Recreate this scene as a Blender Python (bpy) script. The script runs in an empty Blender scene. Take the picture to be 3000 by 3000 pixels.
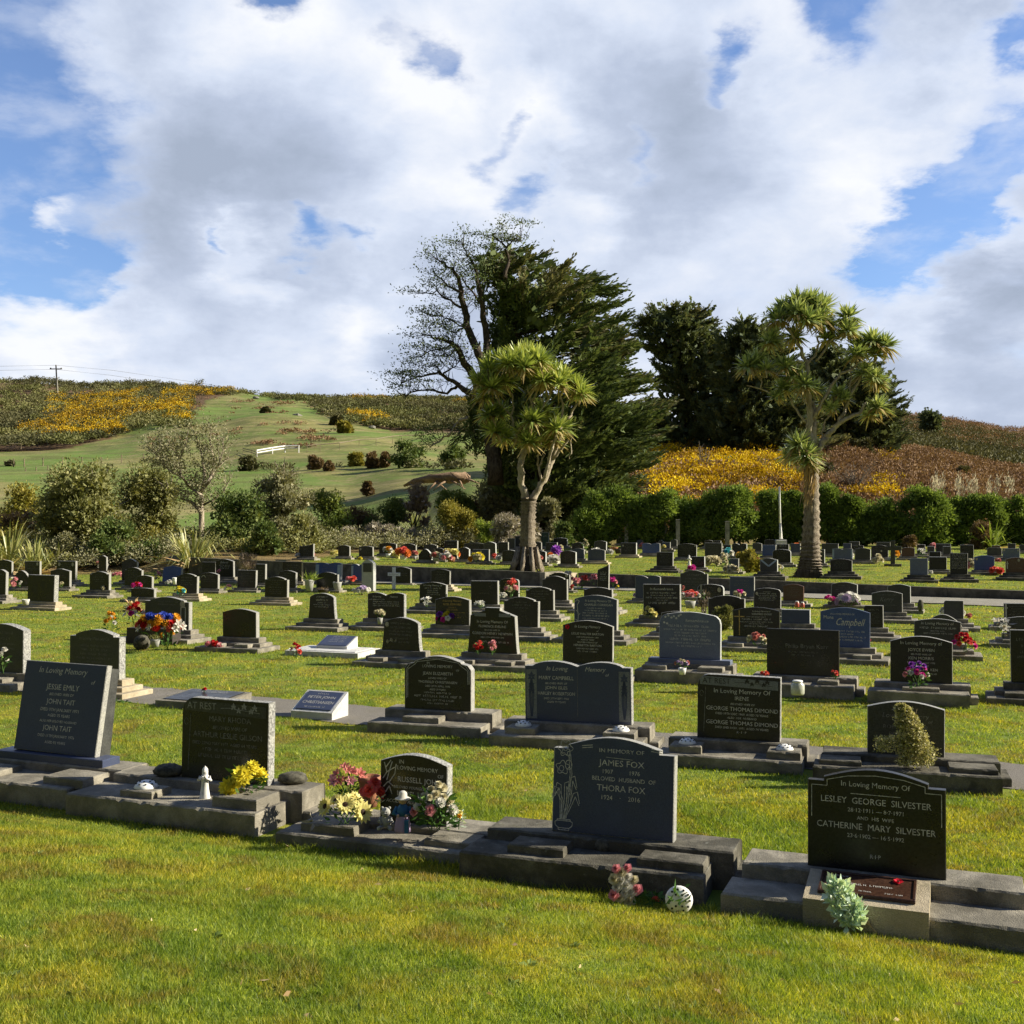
import bpy, math, random
import numpy as np
from mathutils import Vector, Matrix
from mathutils import noise as mnoise

SC = bpy.context.scene
COL = SC.collection
R = math.radians
random.seed(7)
RNG = np.random.default_rng(11)

# ------------------------------------------------------------------ camera
F, HY, CZ = 3250.0, 1552.0, 2.5
PITCH = math.atan((HY - 1500.0) / F)
cam = bpy.data.cameras.new('camera'); cam.sensor_width = 36.0; cam.lens = 36.0 * F / 3000.0
cam.clip_start = 0.05; cam.clip_end = 9000
camo = bpy.data.objects.new('camera', cam); COL.objects.link(camo)
camo.location = (0, 0, CZ); camo.rotation_euler = (R(90) + PITCH, 0, 0)
SC.camera = camo

def raydir(px, py):
    a = (px - 1500.0) / F; c = -(py - 1500.0) / F
    cp, sp = math.cos(PITCH), math.sin(PITCH)
    return Vector((a, cp - sp * c, sp + cp * c))

# ------------------------------------------------------------------ exposure, world, sun
SUN_AZ, SUN_EL = R(88), R(28)            # azimuth clockwise from +Y
SC.view_settings.view_transform = 'Standard'
SC.view_settings.look = 'None'
SC.view_settings.exposure = 0.88
SC.view_settings.gamma = 1.0
SC.render.engine = 'CYCLES'
SC.cycles.max_bounces = 6
SC.cycles.transparent_max_bounces = 8
SC.cycles.use_denoising = True

W = bpy.data.worlds.new('World'); SC.world = W; W.use_nodes = True

class NT:
    def __init__(s, tree):
        s.t = tree; s.n = tree.nodes; s.l = tree.links
    def new(s, typ, **kw):
        n = s.n.new(typ)
        for k, v in kw.items(): setattr(n, k, v)
        return n
    def put(s, sock, v):
        if isinstance(v, bpy.types.NodeSocket): s.l.new(v, sock)
        else: sock.default_value = v
    def math(s, op, a, b=0.0, c=0.0, clamp=False):
        n = s.new('ShaderNodeMath', operation=op); n.use_clamp = clamp
        s.put(n.inputs[0], a); s.put(n.inputs[1], b); s.put(n.inputs[2], c)
        return n.outputs[0]
    def vmath(s, op, a, b=(0, 0, 0)):
        n = s.new('ShaderNodeVectorMath', operation=op)
        s.put(n.inputs[0], a); s.put(n.inputs[1], b)
        return n.outputs['Value'] if op in ('DOT_PRODUCT', 'LENGTH') else n.outputs[0]
    def noise(s, vec, scale, detail=4, rough=0.55, dist=0.0, lac=2.0):
        n = s.new('ShaderNodeTexNoise')
        if vec is not None: s.l.new(vec, n.inputs['Vector'])
        n.inputs['Scale'].default_value = scale; n.inputs['Detail'].default_value = detail
        n.inputs['Roughness'].default_value = rough; n.inputs['Distortion'].default_value = dist
        n.inputs['Lacunarity'].default_value = lac
        return n.outputs['Fac']
    def ramp(s, fac, stops, interp='LINEAR'):
        n = s.new('ShaderNodeValToRGB'); n.color_ramp.interpolation = interp
        e = n.color_ramp.elements
        while len(e) < len(stops): e.new(0.5)
        for i, (p, c) in enumerate(stops):
            e[i].position = p; e[i].color = (c[0], c[1], c[2], 1) if len(c) == 3 else c
        s.put(n.inputs['Fac'], fac)
        return n.outputs['Color']
    def mix(s, fac, a, b, blend='MIX'):
        n = s.new('ShaderNodeMix', data_type='RGBA', blend_type=blend)
        s.put(n.inputs[0], fac)
        for sock, v in ((n.inputs[6], a), (n.inputs[7], b)):
            if isinstance(v, bpy.types.NodeSocket): s.l.new(v, sock)
            else: sock.default_value = (v[0], v[1], v[2], 1)
        return n.outputs[2]
    def maprange(s, v, a, b, c=0.0, d=1.0, smooth=True):
        n = s.new('ShaderNodeMapRange'); n.interpolation_type = 'SMOOTHSTEP' if smooth else 'LINEAR'
        s.put(n.inputs['Value'], v)
        for k, x in zip(('From Min', 'From Max', 'To Min', 'To Max'), (a, b, c, d)): n.inputs[k].default_value = x
        return n.outputs['Result']

def build_world():
    t = NT(W.node_tree); t.n.clear()
    sky = t.new('ShaderNodeTexSky', sky_type='NISHITA')
    sky.sun_disc = False; sky.sun_elevation = SUN_EL; sky.sun_rotation = SUN_AZ
    sky.air_density = 1.0; sky.dust_density = 0.4; sky.ozone_density = 2.5
    tc = t.new('ShaderNodeTexCoord').outputs['Generated']
    d = t.vmath('NORMALIZE', tc)
    sep = t.new('ShaderNodeSeparateXYZ'); t.l.new(d, sep.inputs[0])
    zz = t.math('ADD', t.math('MAXIMUM', sep.outputs['Z'], 0.0), 0.22)
    cmb = t.new('ShaderNodeCombineXYZ')
    t.l.new(t.math('DIVIDE', sep.outputs['X'], zz), cmb.inputs['X'])
    t.l.new(t.math('DIVIDE', sep.outputs['Y'], zz), cmb.inputs['Y'])
    uv = cmb.outputs[0]
    warp = t.new('ShaderNodeTexNoise'); warp.inputs['Scale'].default_value = 2.6; warp.inputs['Detail'].default_value = 7; warp.inputs['Roughness'].default_value = 0.6
    t.l.new(uv, warp.inputs['Vector'])
    wv = t.vmath('SUBTRACT', warp.outputs['Color'], (0.5, 0.5, 0.5))
    wsc = t.new('ShaderNodeVectorMath', operation='SCALE'); t.l.new(wv, wsc.inputs[0]); wsc.inputs['Scale'].default_value = 0.20
    dw = t.vmath('NORMALIZE', t.vmath('ADD', d, wsc.outputs[0]))
    def blobs(lst, src):
        acc = None
        for (px, py, r, a) in lst:
            c = raydir(px, py).normalized()
            k = 1.0 / (1 - math.cos(r / F))
            dot = t.vmath('DOT_PRODUCT', src, tuple(c))
            e = t.math('EXPONENT', t.math('MULTIPLY', t.math('SUBTRACT', dot, 1.0), k))
            e = t.math('MULTIPLY', e, a)
            acc = e if acc is None else t.math('ADD', acc, e)
        return acc
    n1 = t.noise(uv, 1.7, 10, 0.56, 0.2)
    n2 = t.noise(uv, 4.6, 9, 0.6, 0.15)
    holes = blobs([(40, 180, 260, 1.25), (60, 470, 190, 1.0), (110, 720, 150, 0.95), (260, 800, 60, 0.4), (745, -35, 85, 1.3), (1290, 105, 85, 0.95), (1150, 20, 60, 0.5),
                   (2450, 5, 125, 1.35), (2065, 225, 60, 0.85), (2090, 300, 30, 0.4), (2690, 680, 110, 1.1), (2830, 560, 110, 1.1), (2975, 440, 110, 1.0), (2570, 745, 90, 0.95), (2900, 640, 60, 0.6),
                   (925, 695, 75, 0.9), (1080, 705, 60, 0.75), (1880, 440, 60, 0.7), (1590, 515, 80, 0.85), (1480, 330, 50, 0.5), (1450, 400, 60, 0.5), (1490, 600, 80, 0.75), (640, 755, 40, 0.8), (3000, 125, 60, 0.9), (1250, 820, 60, 0.35), (300, 1080, 60, 0.2),
                   (-900, 300, 500, 0.8), (4200, 200, 500, 0.8)], dw)
    fills = blobs([(130, 590, 85, 1.15), (800, 350, 500, 0.3), (2100, 420, 420, 0.28), (1300, 1000, 700, 0.25)], dw)
    cov = t.math('ADD', t.math('MULTIPLY', t.math('SUBTRACT', n1, 0.5), 1.5), 0.56)
    cov = t.math('ADD', cov, t.math('MULTIPLY', t.math('SUBTRACT', n2, 0.5), 0.8))
    cov = t.math('SUBTRACT', t.math('ADD', cov, fills), holes)
    lowz = t.maprange(sep.outputs['Z'], 0.0, 0.16, 0.25, 0.0)
    cov = t.math('ADD', cov, lowz)
    back = t.maprange(sep.outputs['Y'], 0.60, 0.0, 1.0, 0.15)      # unseen clouds beside and behind the camera dimmed to deepen shade on fronts
    cov = t.math('ADD', cov, t.maprange(sep.outputs['Y'], 0.1, -0.3, 0.0, 0.3))
    cov = t.math('SUBTRACT', cov, t.maprange(sep.outputs['Z'], 0.50, 0.75, 0.0, 0.9))      # unseen overhead cloud taken away to cut the fill light
    mask = t.maprange(cov, -0.25, 0.58)
    wisp = t.math('MULTIPLY', t.maprange(n2, 0.44, 0.70, 0.04, 0.5), t.maprange(n1, 0.35, 0.6, 0.5, 1.0))
    mask = t.math('MAXIMUM', mask, wisp)
    greyb = blobs([(560, 640, 280, 0.38), (430, 400, 200, 0.2), (900, 620, 180, 0.2), (2080, 540, 330, 0.33), (1900, 330, 240, 0.2), (2700, 110, 230, 0.55),
                   (2900, 830, 160, 0.42), (1350, 1090, 300, 0.2), (2700, 1120, 300, 0.22), (1700, 230, 180, 0.2), (1650, 90, 100, 0.15)], dw)
    briteb = blobs([(1230, 250, 150, 0.42), (700, 60, 190, 0.34), (980, 120, 160, 0.25), (1560, 290, 120, 0.42), (1330, 540, 150, 0.36), (120, 980, 200, 0.6), (640, 760, 120, 0.5),
                    (790, 850, 90, 0.35), (1060, 950, 100, 0.36), (2300, 90, 180, 0.34), (2750, 330, 220, 0.32), (2500, 520, 150, 0.26), (2150, 800, 240, 0.26), (1740, 610, 80, 0.35),
                    (2700, 730, 60, 0.3), (2700, 870, 110, 0.3), (1850, 110, 150, 0.28), (2950, 720, 80, 0.3), (130, 590, 70, 0.3)], dw)
    mpd = t.new('ShaderNodeMapping'); mpd.inputs['Scale'].default_value = (1, 1, 1.5); t.l.new(d, mpd.inputs['Vector'])
    n3 = t.noise(mpd.outputs[0], 5.0, 9, 0.56, 0.3)
    sh = t.math('ADD', 0.60, t.math('MULTIPLY', t.math('SUBTRACT', n3, 0.5), 1.35))
    n4 = t.noise(mpd.outputs[0], 15.0, 8, 0.6, 0.2)
    sh = t.math('ADD', sh, t.math('MULTIPLY', t.math('SUBTRACT', n4, 0.5), 0.55))
    sh = t.math('ADD', t.math('SUBTRACT', sh, greyb), briteb)
    edge = t.maprange(cov, 0.2, 0.9, 0.12, -0.08)
    sh = t.math('ADD', sh, edge)
    ccol = t.ramp(t.math('MULTIPLY', sh, 1.0, clamp=True),
                  [(0.0, (0.29, 0.34, 0.435)), (0.30, (0.375, 0.43, 0.545)), (0.60, (0.51, 0.565, 0.675)), (1.0, (0.70, 0.715, 0.75))])
    bgs = t.new('ShaderNodeBackground'); bgs.inputs['Strength'].default_value = 0.078
    skyc = t.mix(0.55, sky.outputs[0], t.mix(1.0, sky.outputs[0], (0.80, 1.0, 1.42), 'MULTIPLY'))
    t.l.new(skyc, bgs.inputs['Color'])
    bgc = t.new('ShaderNodeBackground'); t.put(bgc.inputs['Strength'], t.math('MULTIPLY', back, 0.75))
    t.l.new(ccol, bgc.inputs['Color'])
    mx = t.new('ShaderNodeMixShader'); t.l.new(mask, mx.inputs[0]); t.l.new(bgs.outputs[0], mx.inputs[1]); t.l.new(bgc.outputs[0], mx.inputs[2])
    out = t.new('ShaderNodeOutputWorld'); t.l.new(mx.outputs[0], out.inputs[0])
build_world()

sl = bpy.data.lights.new('sun', 'SUN'); sl.energy = 5.0; sl.angle = R(0.6); sl.color = (1.0, 0.91, 0.73)
so = bpy.data.objects.new('sun', sl); COL.objects.link(so)
sdir = Vector((math.sin(SUN_AZ) * math.cos(SUN_EL), math.cos(SUN_AZ) * math.cos(SUN_EL), math.sin(SUN_EL)))
so.rotation_euler = sdir.to_track_quat('Z', 'Y').to_euler(); so.location = (60, 10, 40)

# ------------------------------------------------------------------ terrain
DD = np.array([66, 80, 100, 125, 150, 190, 240, 300, 380, 480, 700, 1500, 4000.0])
PX = np.array([-2500, 0, 100, 230, 330, 450, 600, 800, 1000, 1200, 1400, 1700, 2000, 2400, 2660, 3000, 5500.0])
TY = np.array([
 [1600, 1570, 1530, 1470, 1420, 1370, 1320, 1270, 1200, 1150, 1230, 1350, 1450],
 [1610, 1585, 1540, 1478, 1425, 1375, 1335, 1290, 1205, 1120, 1180, 1330, 1440],
 [1610, 1585, 1540, 1478, 1425, 1375, 1335, 1290, 1200, 1114, 1180, 1330, 1440],
 [1610, 1585, 1540, 1478, 1425, 1375, 1335, 1285, 1205, 1134, 1180, 1330, 1440],
 [1610, 1585, 1540, 1478, 1425, 1375, 1330, 1280, 1205, 1128, 1180, 1330, 1440],
 [1610, 1585, 1540, 1478, 1425, 1375, 1325, 1270, 1190, 1130, 1185, 1330, 1440],
 [1610, 1585, 1545, 1485, 1430, 1378, 1320, 1255, 1180, 1144, 1190, 1330, 1440],
 [1610, 1588, 1550, 1490, 1430, 1365, 1300, 1235, 1182, 1166, 1200, 1330, 1440],
 [1610, 1588, 1550, 1480, 1425, 1355, 1295, 1245, 1200, 1172, 1200, 1330, 1440],
 [1610, 1580, 1520, 1445, 1395, 1350, 1305, 1262, 1210, 1172, 1200, 1330, 1440],
 [1606, 1560, 1450, 1385, 1372, 1360, 1310, 1262, 1210, 1175, 1200, 1330, 1440],
 [1602, 1555, 1470, 1400, 1370, 1345, 1310, 1265, 1225, 1200, 1230, 1330, 1440],
 [1597, 1520, 1400, 1322, 1312, 1330, 1310, 1290, 1262, 1242, 1260, 1340, 1440],
 [1597, 1520, 1400, 1312, 1288, 1300, 1290, 1268, 1245, 1238, 1260, 1340, 1440],
 [1600, 1530, 1430, 1355, 1324, 1335, 1315, 1285, 1245, 1218, 1255, 1340, 1440],
 [1605, 1540, 1460, 1404, 1378, 1388, 1365, 1335, 1295, 1262, 1290, 1350, 1440],
 [1605, 1560, 1500, 1450, 1430, 1430, 1400, 1370, 1330, 1300, 1330, 1380, 1450]], float)
LD = np.log(DD)
TA = R(31); TS, TCc = math.sin(TA), math.cos(TA)
def vwall(x, y): return TS * x + TCc * y - 39.8
def vrow(x, y): return 0.4 * x + 0.916 * y
def sstep(a, b, v):
    t = np.clip((v - a) / (b - a), 0, 1); return t * t * (3 - 2 * t)
def gz(x, y):
    x = np.asarray(x, float); y = np.asarray(y, float)
    v = vrow(x, y)
    z = 0.008 * np.clip(v - 15, 0, 60)
    f = np.clip(7.15 - v, 0, 5.0)
    z = z + np.where(v < 7.15, 0.215 * f - 0.012 * f * f, 0)
    vw = vwall(x, y)
    zt = np.clip(0.83 - 0.019 * x, 0.3, 1.4) + 0.0
    off = np.where(x < 1.15, -0.55, 0.15)
    wid = 1.2 + np.clip(-15.5 - x, 0, 12) * 0.9
    fa = sstep(0, 1, (vw - off) / wid)
    rise = 0.048 * np.clip(vw - 3, 0, 30) * np.clip((x + 6) / 18, 0, 1) + 0.004 * np.clip(vw, 0, 30)
    z = z * (1 - fa) + fa * (zt + rise)
    r = np.hypot(x, y); az = np.arctan2(x, y); ac = np.clip(az, -R(50), R(50))
    dep = np.maximum(r * np.cos(ac), 1e-3); px = 1500 + F * np.tan(ac)
    ld = np.log(np.clip(dep, 66, 4000))
    i = np.clip(np.searchsorted(PX, px) - 1, 0, len(PX) - 2); u = np.clip((px - PX[i]) / (PX[i + 1] - PX[i]), 0, 1)
    u = u * u * (3 - 2 * u)
    j = np.clip(np.searchsorted(LD, ld) - 1, 0, len(LD) - 2); w = np.clip((ld - LD[j]) / (LD[j + 1] - LD[j]), 0, 1)
    yy = (TY[i, j] * (1 - u) + TY[i + 1, j] * u) * (1 - w) + (TY[i, j + 1] * (1 - u) + TY[i + 1, j + 1] * u) * w
    zf = CZ + dep * (HY - yy) / F
    b = sstep(56, 68, dep) * (1 - sstep(R(100), R(150), np.abs(az)))
    return z * (1 - b) + b * zf
def gzf(x, y): return float(gz(x, y))

def hit(px, py, h=0.0, dmax=900.0):
    """world point where the line of sight through a photo pixel meets the ground raised by h"""
    d = raydir(px, py); d = d / d.y
    ts = np.concatenate([np.arange(2.5, 60, 0.05), np.exp(np.linspace(math.log(60), math.log(dmax), 1200))])
    zz = CZ + d.z * ts; g = gz(d.x * ts, ts) + h
    k = np.nonzero(zz <= g)[0]
    if len(k) == 0: t = dmax
    elif k[0] == 0: t = ts[0]
    else:
        a, b = ts[k[0] - 1], ts[k[0]]
        for _ in range(18):
            m = (a + b) / 2
            if CZ + d.z * m <= gzf(d.x * m, m) + h: b = m
            else: a = m
        t = b
    return Vector((d.x * t, t, CZ + d.z * t))
def atd(px, py, dist):
    d = raydir(px, py); d = d / d.y
    return Vector((d.x * dist, dist, CZ + d.z * dist))
# ------------------------------------------------------------------ materials
MATS = {}
def newmat(name):
    m = bpy.data.materials.new(name); m.use_nodes = True
    t = NT(m.node_tree); t.n.clear()
    return m, t
def finish(t, shader, bump=None):
    o = t.new('ShaderNodeOutputMaterial'); t.l.new(shader, o.inputs['Surface'])
def principled(t, col, rough=0.8, spec=0.3, normal=None, coat=0):
    p = t.new('ShaderNodeBsdfPrincipled')
    t.put(p.inputs['Base Color'], col if isinstance(col, bpy.types.NodeSocket) else (col[0], col[1], col[2], 1))
    t.put(p.inputs['Roughness'], rough); p.inputs['Specular IOR Level'].default_value = spec
    if normal is not None: t.l.new(normal, p.inputs['Normal'])
    return p.outputs[0]
def bump(t, h, strength=0.5, dist=0.02):
    b = t.new('ShaderNodeBump'); b.inputs['Strength'].default_value = strength; b.inputs['Distance'].default_value = dist
    t.l.new(h, b.inputs['Height']); return b.outputs[0]
def objco(t): return t.new('ShaderNodeTexCoord').outputs['Object']
def poso(t): return t.new('ShaderNodeNewGeometry').outputs['Position']

def mat_stone(name, c1, c2, rough=0.35, scale=60, spec=0.42, bmp=0.0, stain=0.25):
    m, t = newmat(name); co = poso(t)
    n = t.noise(co, scale, 3, 0.7); n2 = t.noise(co, 5.0, 4, 0.6)
    col = t.mix(t.maprange(n, 0.35, 0.65), c1, c2)
    col = t.mix(t.maprange(n2, 0.5, 0.75, 0, stain), col, (c2[0] * 1.6 + .01, c2[1] * 1.6 + .012, c2[2] * 1.3 + .006))
    nm = bump(t, n, bmp, 0.01) if bmp else None
    r = t.maprange(n2, 0.3, 0.8, rough * 0.8, min(1, rough * 1.5))
    finish(t, principled(t, col, r, spec, nm)); MATS[name] = m; return m
def mat_conc(name, c1, c2, lich=0.3):
    m, t = newmat(name); co = poso(t)
    n = t.noise(co, 130, 2, 0.7); n2 = t.noise(co, 3.2, 6, 0.65, 0.3); n3 = t.noise(co, 14, 5, 0.7)
    col = t.mix(t.maprange(n2, 0.38, 0.66), c1, c2)
    col = t.mix(t.maprange(n, 0.35, 0.7, 0, 0.4), col, (c1[0] * .5, c1[1] * .5, c1[2] * .5))
    col = t.mix(t.maprange(n3, 0.6, 0.72, 0, lich), col, (0.40, 0.41, 0.36))
    col = t.mix(t.maprange(t.noise(co, 9, 5, 0.7), 0.6, 0.74, 0, 0.5), col, (0.12, 0.12, 0.05))
    col = t.mix(t.maprange(t.noise(co, 1.1, 6, 0.7, 1.2), 0.54, 0.66, 0, 0.5), col, (c1[0] * .4, c1[1] * .4, c1[2] * .38))
    h = t.math('ADD', n, t.math('MULTIPLY', n3, 1.5))
    finish(t, principled(t, col, 0.93, 0.12, bump(t, h, 0.7, 0.012))); MATS[name] = m; return m
def mat_plain(name, c, rough=0.7, spec=0.3, var=0.15, scale=20):
    m, t = newmat(name); co = poso(t); n = t.noise(co, scale, 3, 0.6)
    col = t.mix(t.maprange(n, 0.3, 0.7), (c[0] * (1 - var), c[1] * (1 - var), c[2] * (1 - var)), (min(1, c[0] * (1 + var)), min(1, c[1] * (1 + var)), min(1, c[2] * (1 + var))))
    finish(t, principled(t, col, rough, spec)); MATS[name] = m; return m
def mat_leaf(name, cols, trans=0.35, scale=1.2, rough=0.7, spec=0.12, big=0.35):
    """foliage: each leaf its own tone, plus broad drifts of hue through the plant"""
    m, t = newmat(name)
    g = t.new('ShaderNodeNewGeometry'); rnd = g.outputs['Random Per Island']; co = g.outputs['Position']
    n = t.noise(co, scale, 3, 0.6)
    f = t.math('ADD', t.math('MULTIPLY', rnd, 1 - big), t.math('MULTIPLY', t.maprange(n, 0.3, 0.7), big), clamp=True)
    cols = [tuple(min(.95, v * 1.28) for v in c) for c in cols]; k = len(cols)
    col = t.ramp(f, [(i / max(1, k - 1), c) for i, c in enumerate(cols)])
    p = principled(t, col, rough, spec)
    tr = t.new('ShaderNodeBsdfTranslucent'); t.l.new(t.mix(1.0, col, (1.25, 1.2, 0.6), 'MULTIPLY'), tr.inputs['Color'])
    mx = t.new('ShaderNodeMixShader'); mx.inputs[0].default_value = trans
    t.l.new(p, mx.inputs[1]); t.l.new(tr.outputs[0], mx.inputs[2])
    finish(t, mx.outputs[0]); MATS[name] = m; return m
def petal(name, c, trans=0.3):
    m, t = newmat(name)
    g = t.new('ShaderNodeNewGeometry'); rnd = g.outputs['Random Per Island']
    d = (c[0] * .68, c[1] * .68, c[2] * .68)
    col = t.mix(rnd, d, c)
    p = principled(t, col, 0.6, 0.2)
    tr = t.new('ShaderNodeBsdfTranslucent'); t.l.new(col, tr.inputs['Color'])
    mx = t.new('ShaderNodeMixShader'); mx.inputs[0].default_value = trans
    t.l.new(p, mx.inputs[1]); t.l.new(tr.outputs[0], mx.inputs[2])
    finish(t, mx.outputs[0]); MATS[name] = m; return m

mat_stone('black', (0.008, 0.008, 0.008), (0.022, 0.021, 0.020), 0.30, spec=0.4)
mat_stone('charcoal', (0.028, 0.029, 0.028), (0.055, 0.056, 0.054), 0.42)
mat_stone('navy', (0.034, 0.044, 0.088), (0.056, 0.072, 0.130), 0.42, scale=140)
mat_stone('blue', (0.035, 0.06, 0.18), (0.06, 0.10, 0.27), 0.4)
mat_stone('greyblue', (0.085, 0.105, 0.165), (0.15, 0.175, 0.25), 0.5, scale=110)
mat_stone('palegrey', (0.30, 0.31, 0.31), (0.46, 0.47, 0.46), 0.7)
mat_stone('lightblue', (0.25, 0.33, 0.43), (0.36, 0.44, 0.54), 0.6)
mat_stone('brown', (0.062, 0.032, 0.022), (0.12, 0.06, 0.04), 0.35)
mat_stone('green', (0.012, 0.035, 0.025), (0.02, 0.055, 0.04), 0.35)
mat_stone('roughgrey', (0.12, 0.12, 0.115), (0.40, 0.40, 0.385), 0.8, scale=45, bmp=0.8)
mat_stone('edgegrey', (0.20, 0.20, 0.19), (0.36, 0.355, 0.33), 0.6, scale=70, bmp=0.2)
mat_stone('panel', (0.13, 0.14, 0.14), (0.22, 0.23, 0.23), 0.7, scale=80)
mat_stone('bronze', (0.035, 0.016, 0.010), (0.07, 0.034, 0.02), 0.35)
mat_conc('concrete', (0.20, 0.185, 0.15), (0.38, 0.35, 0.285))
mat_conc('darkconcrete', (0.09, 0.085, 0.068), (0.22, 0.205, 0.165))
mat_conc('cream', (0.42, 0.36, 0.25), (0.58, 0.50, 0.36), 0.1)
mat_conc('whiteconcrete', (0.6, 0.6, 0.58), (0.75, 0.74, 0.70), 0.1)
mat_conc('wallconcrete', (0.10, 0.094, 0.078), (0.19, 0.175, 0.14))
mat_plain('letter', (0.52, 0.51, 0.47), 0.6, var=0.35, scale=55)
mat_plain('fadedletter', (0.16, 0.16, 0.15), 0.7, var=0.5, scale=30)
mat_plain('goldletter', (0.45, 0.30, 0.09), 0.5, var=0.3, scale=30)
mat_plain('white', (0.72, 0.71, 0.68), 0.5)
mat_plain('whitepaint', (0.78, 0.78, 0.76), 0.5)
mat_plain('terracotta', (0.30, 0.13, 0.07), 0.7)
mat_plain('darkpot', (0.05, 0.04, 0.035), 0.6)
mat_plain('greypot', (0.34, 0.34, 0.32), 0.85)
mat_plain('bluecloth', (0.03, 0.12, 0.24), 0.7)
mat_plain('pinkcloth', (0.55, 0.30, 0.32), 0.7)
mat_plain('skin', (0.50, 0.36, 0.27), 0.6)
mat_plain('holes', (0.02, 0.025, 0.02), 0.9)
mat_plain('rock', (0.085, 0.08, 0.06), 0.95, var=0.5, scale=25)
mat_plain('paler', (0.25, 0.24, 0.21), 0.95, var=0.4, scale=8)
mat_plain('ochre', (0.45, 0.27, 0.08), 0.9, var=0.4, scale=30)
mat_plain('glass', (0.45, 0.47, 0.40), 0.2, 0.6)
mat_plain('redglass', (0.42, 0.09, 0.06), 0.3, 0.6)
mat_plain('wood', (0.22, 0.18, 0.12), 0.9, var=0.35, scale=5)
mat_plain('greywood', (0.26, 0.25, 0.22), 0.9, var=0.35, scale=5)
mat_plain('photo', (0.36, 0.33, 0.28), 0.4, var=0.6, scale=60)

def mat_bark(name, c1, c2, sc=5.0, st=0.9):
    m, t = newmat(name); co = poso(t)
    mp = t.new('ShaderNodeMapping'); mp.inputs['Scale'].default_value = (1, 1, 0.3); t.l.new(co, mp.inputs['Vector'])
    n = t.noise(mp.outputs[0], sc * 3, 6, 0.75, 0.4); n2 = t.noise(co, sc * .5, 3, 0.6)
    col = t.mix(t.maprange(n, 0.38, 0.62), c1, c2)
    col = t.mix(t.maprange(n2, 0.45, 0.7, 0, 0.4), col, (c2[0] * 1.2, c2[1] * 1.2, c2[2] * 1.15))
    finish(t, principled(t, col, 0.95, 0.1, bump(t, n, st, 0.08))); MATS[name] = m
mat_bark('palmbark', (0.15, 0.12, 0.09), (0.38, 0.33, 0.26), 4)
mat_bark('palelimb', (0.26, 0.215, 0.15), (0.44, 0.385, 0.30), 3, 0.4)
mat_bark('pinebark', (0.035, 0.028, 0.022), (0.10, 0.08, 0.065), 3)
mat_bark('greybark', (0.13, 0.11, 0.09), (0.27, 0.24, 0.20), 5)
mat_bark('log', (0.20, 0.13, 0.085), (0.34, 0.24, 0.16), 3, 0.4)

mat_leaf('macrocarpa', [(0.041, 0.060, 0.029), (0.074, 0.106, 0.046), (0.120, 0.154, 0.062), (0.180, 0.198, 0.090)], 0.2, 0.35)
mat_leaf('macropaler', [(0.072, 0.079, 0.046), (0.126, 0.132, 0.072), (0.180, 0.174, 0.096), (0.228, 0.204, 0.132)], 0.2, 0.35)
mat_leaf('pine', [(0.046, 0.063, 0.039), (0.086, 0.112, 0.062), (0.115, 0.138, 0.071), (0.155, 0.172, 0.092)], 0.2, 0.3)
mat_leaf('cabbage', [(0.08, 0.12, 0.035), (0.19, 0.25, 0.07), (0.36, 0.41, 0.12), (0.58, 0.58, 0.24)], 0.3, 0.8, 0.35, 0.5)
mat_leaf('cabbage2', [(0.08, 0.13, 0.055), (0.19, 0.25, 0.10), (0.34, 0.39, 0.17), (0.58, 0.60, 0.33)], 0.28, 0.8, 0.35, 0.5)
mat_leaf('deadleaf', [(0.16, 0.11, 0.045), (0.32, 0.25, 0.11), (0.42, 0.36, 0.16)], 0.25, 1)
mat_leaf('straw', [(0.22, 0.14, 0.07), (0.40, 0.29, 0.16), (0.5, 0.4, 0.25)], 0.2, 1)
mat_leaf('flax', [(0.075, 0.106, 0.031), (0.188, 0.213, 0.062), (0.338, 0.325, 0.125), (0.525, 0.475, 0.250)], 0.25, 1, 0.4, 0.4)
mat_leaf('gorse', [(0.05, 0.055, 0.012), (0.30, 0.17, 0.006), (0.56, 0.41, 0.014), (0.74, 0.58, 0.02)], 0.2, 0.12, big=0.5)
mat_leaf('gorsefar', [(0.07, 0.065, 0.018), (0.26, 0.15, 0.012), (0.42, 0.29, 0.016), (0.55, 0.41, 0.02)], 0.15, 0.05, big=0.5)
mat_leaf('scrub', [(0.039, 0.044, 0.021), (0.068, 0.070, 0.034), (0.107, 0.104, 0.049), (0.150, 0.137, 0.072)], 0.15, 0.06, big=0.5)
mat_leaf('scrubgreen', [(0.065, 0.075, 0.029), (0.111, 0.120, 0.044), (0.163, 0.163, 0.065), (0.208, 0.195, 0.091)], 0.15, 0.06, big=0.5)
mat_leaf('bracken', [(0.085, 0.052, 0.032), (0.155, 0.095, 0.057), (0.235, 0.15, 0.09), (0.30, 0.21, 0.13)], 0.15, 0.1, big=0.4)
mat_leaf('hedge', [(0.044, 0.068, 0.020), (0.088, 0.132, 0.033), (0.154, 0.215, 0.053), (0.242, 0.308, 0.083)], 0.3, 0.7)
mat_leaf('olive', [(0.085, 0.094, 0.036), (0.150, 0.159, 0.062), (0.221, 0.221, 0.094), (0.338, 0.325, 0.163)], 0.25, 0.8)
mat_leaf('greygreen', [(0.106, 0.107, 0.065), (0.175, 0.175, 0.100), (0.250, 0.244, 0.150), (0.350, 0.325, 0.213)], 0.2, 0.8)
mat_leaf('deepgreen', [(0.039, 0.062, 0.020), (0.073, 0.109, 0.034), (0.126, 0.165, 0.053), (0.196, 0.224, 0.077)], 0.2, 0.8)
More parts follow.
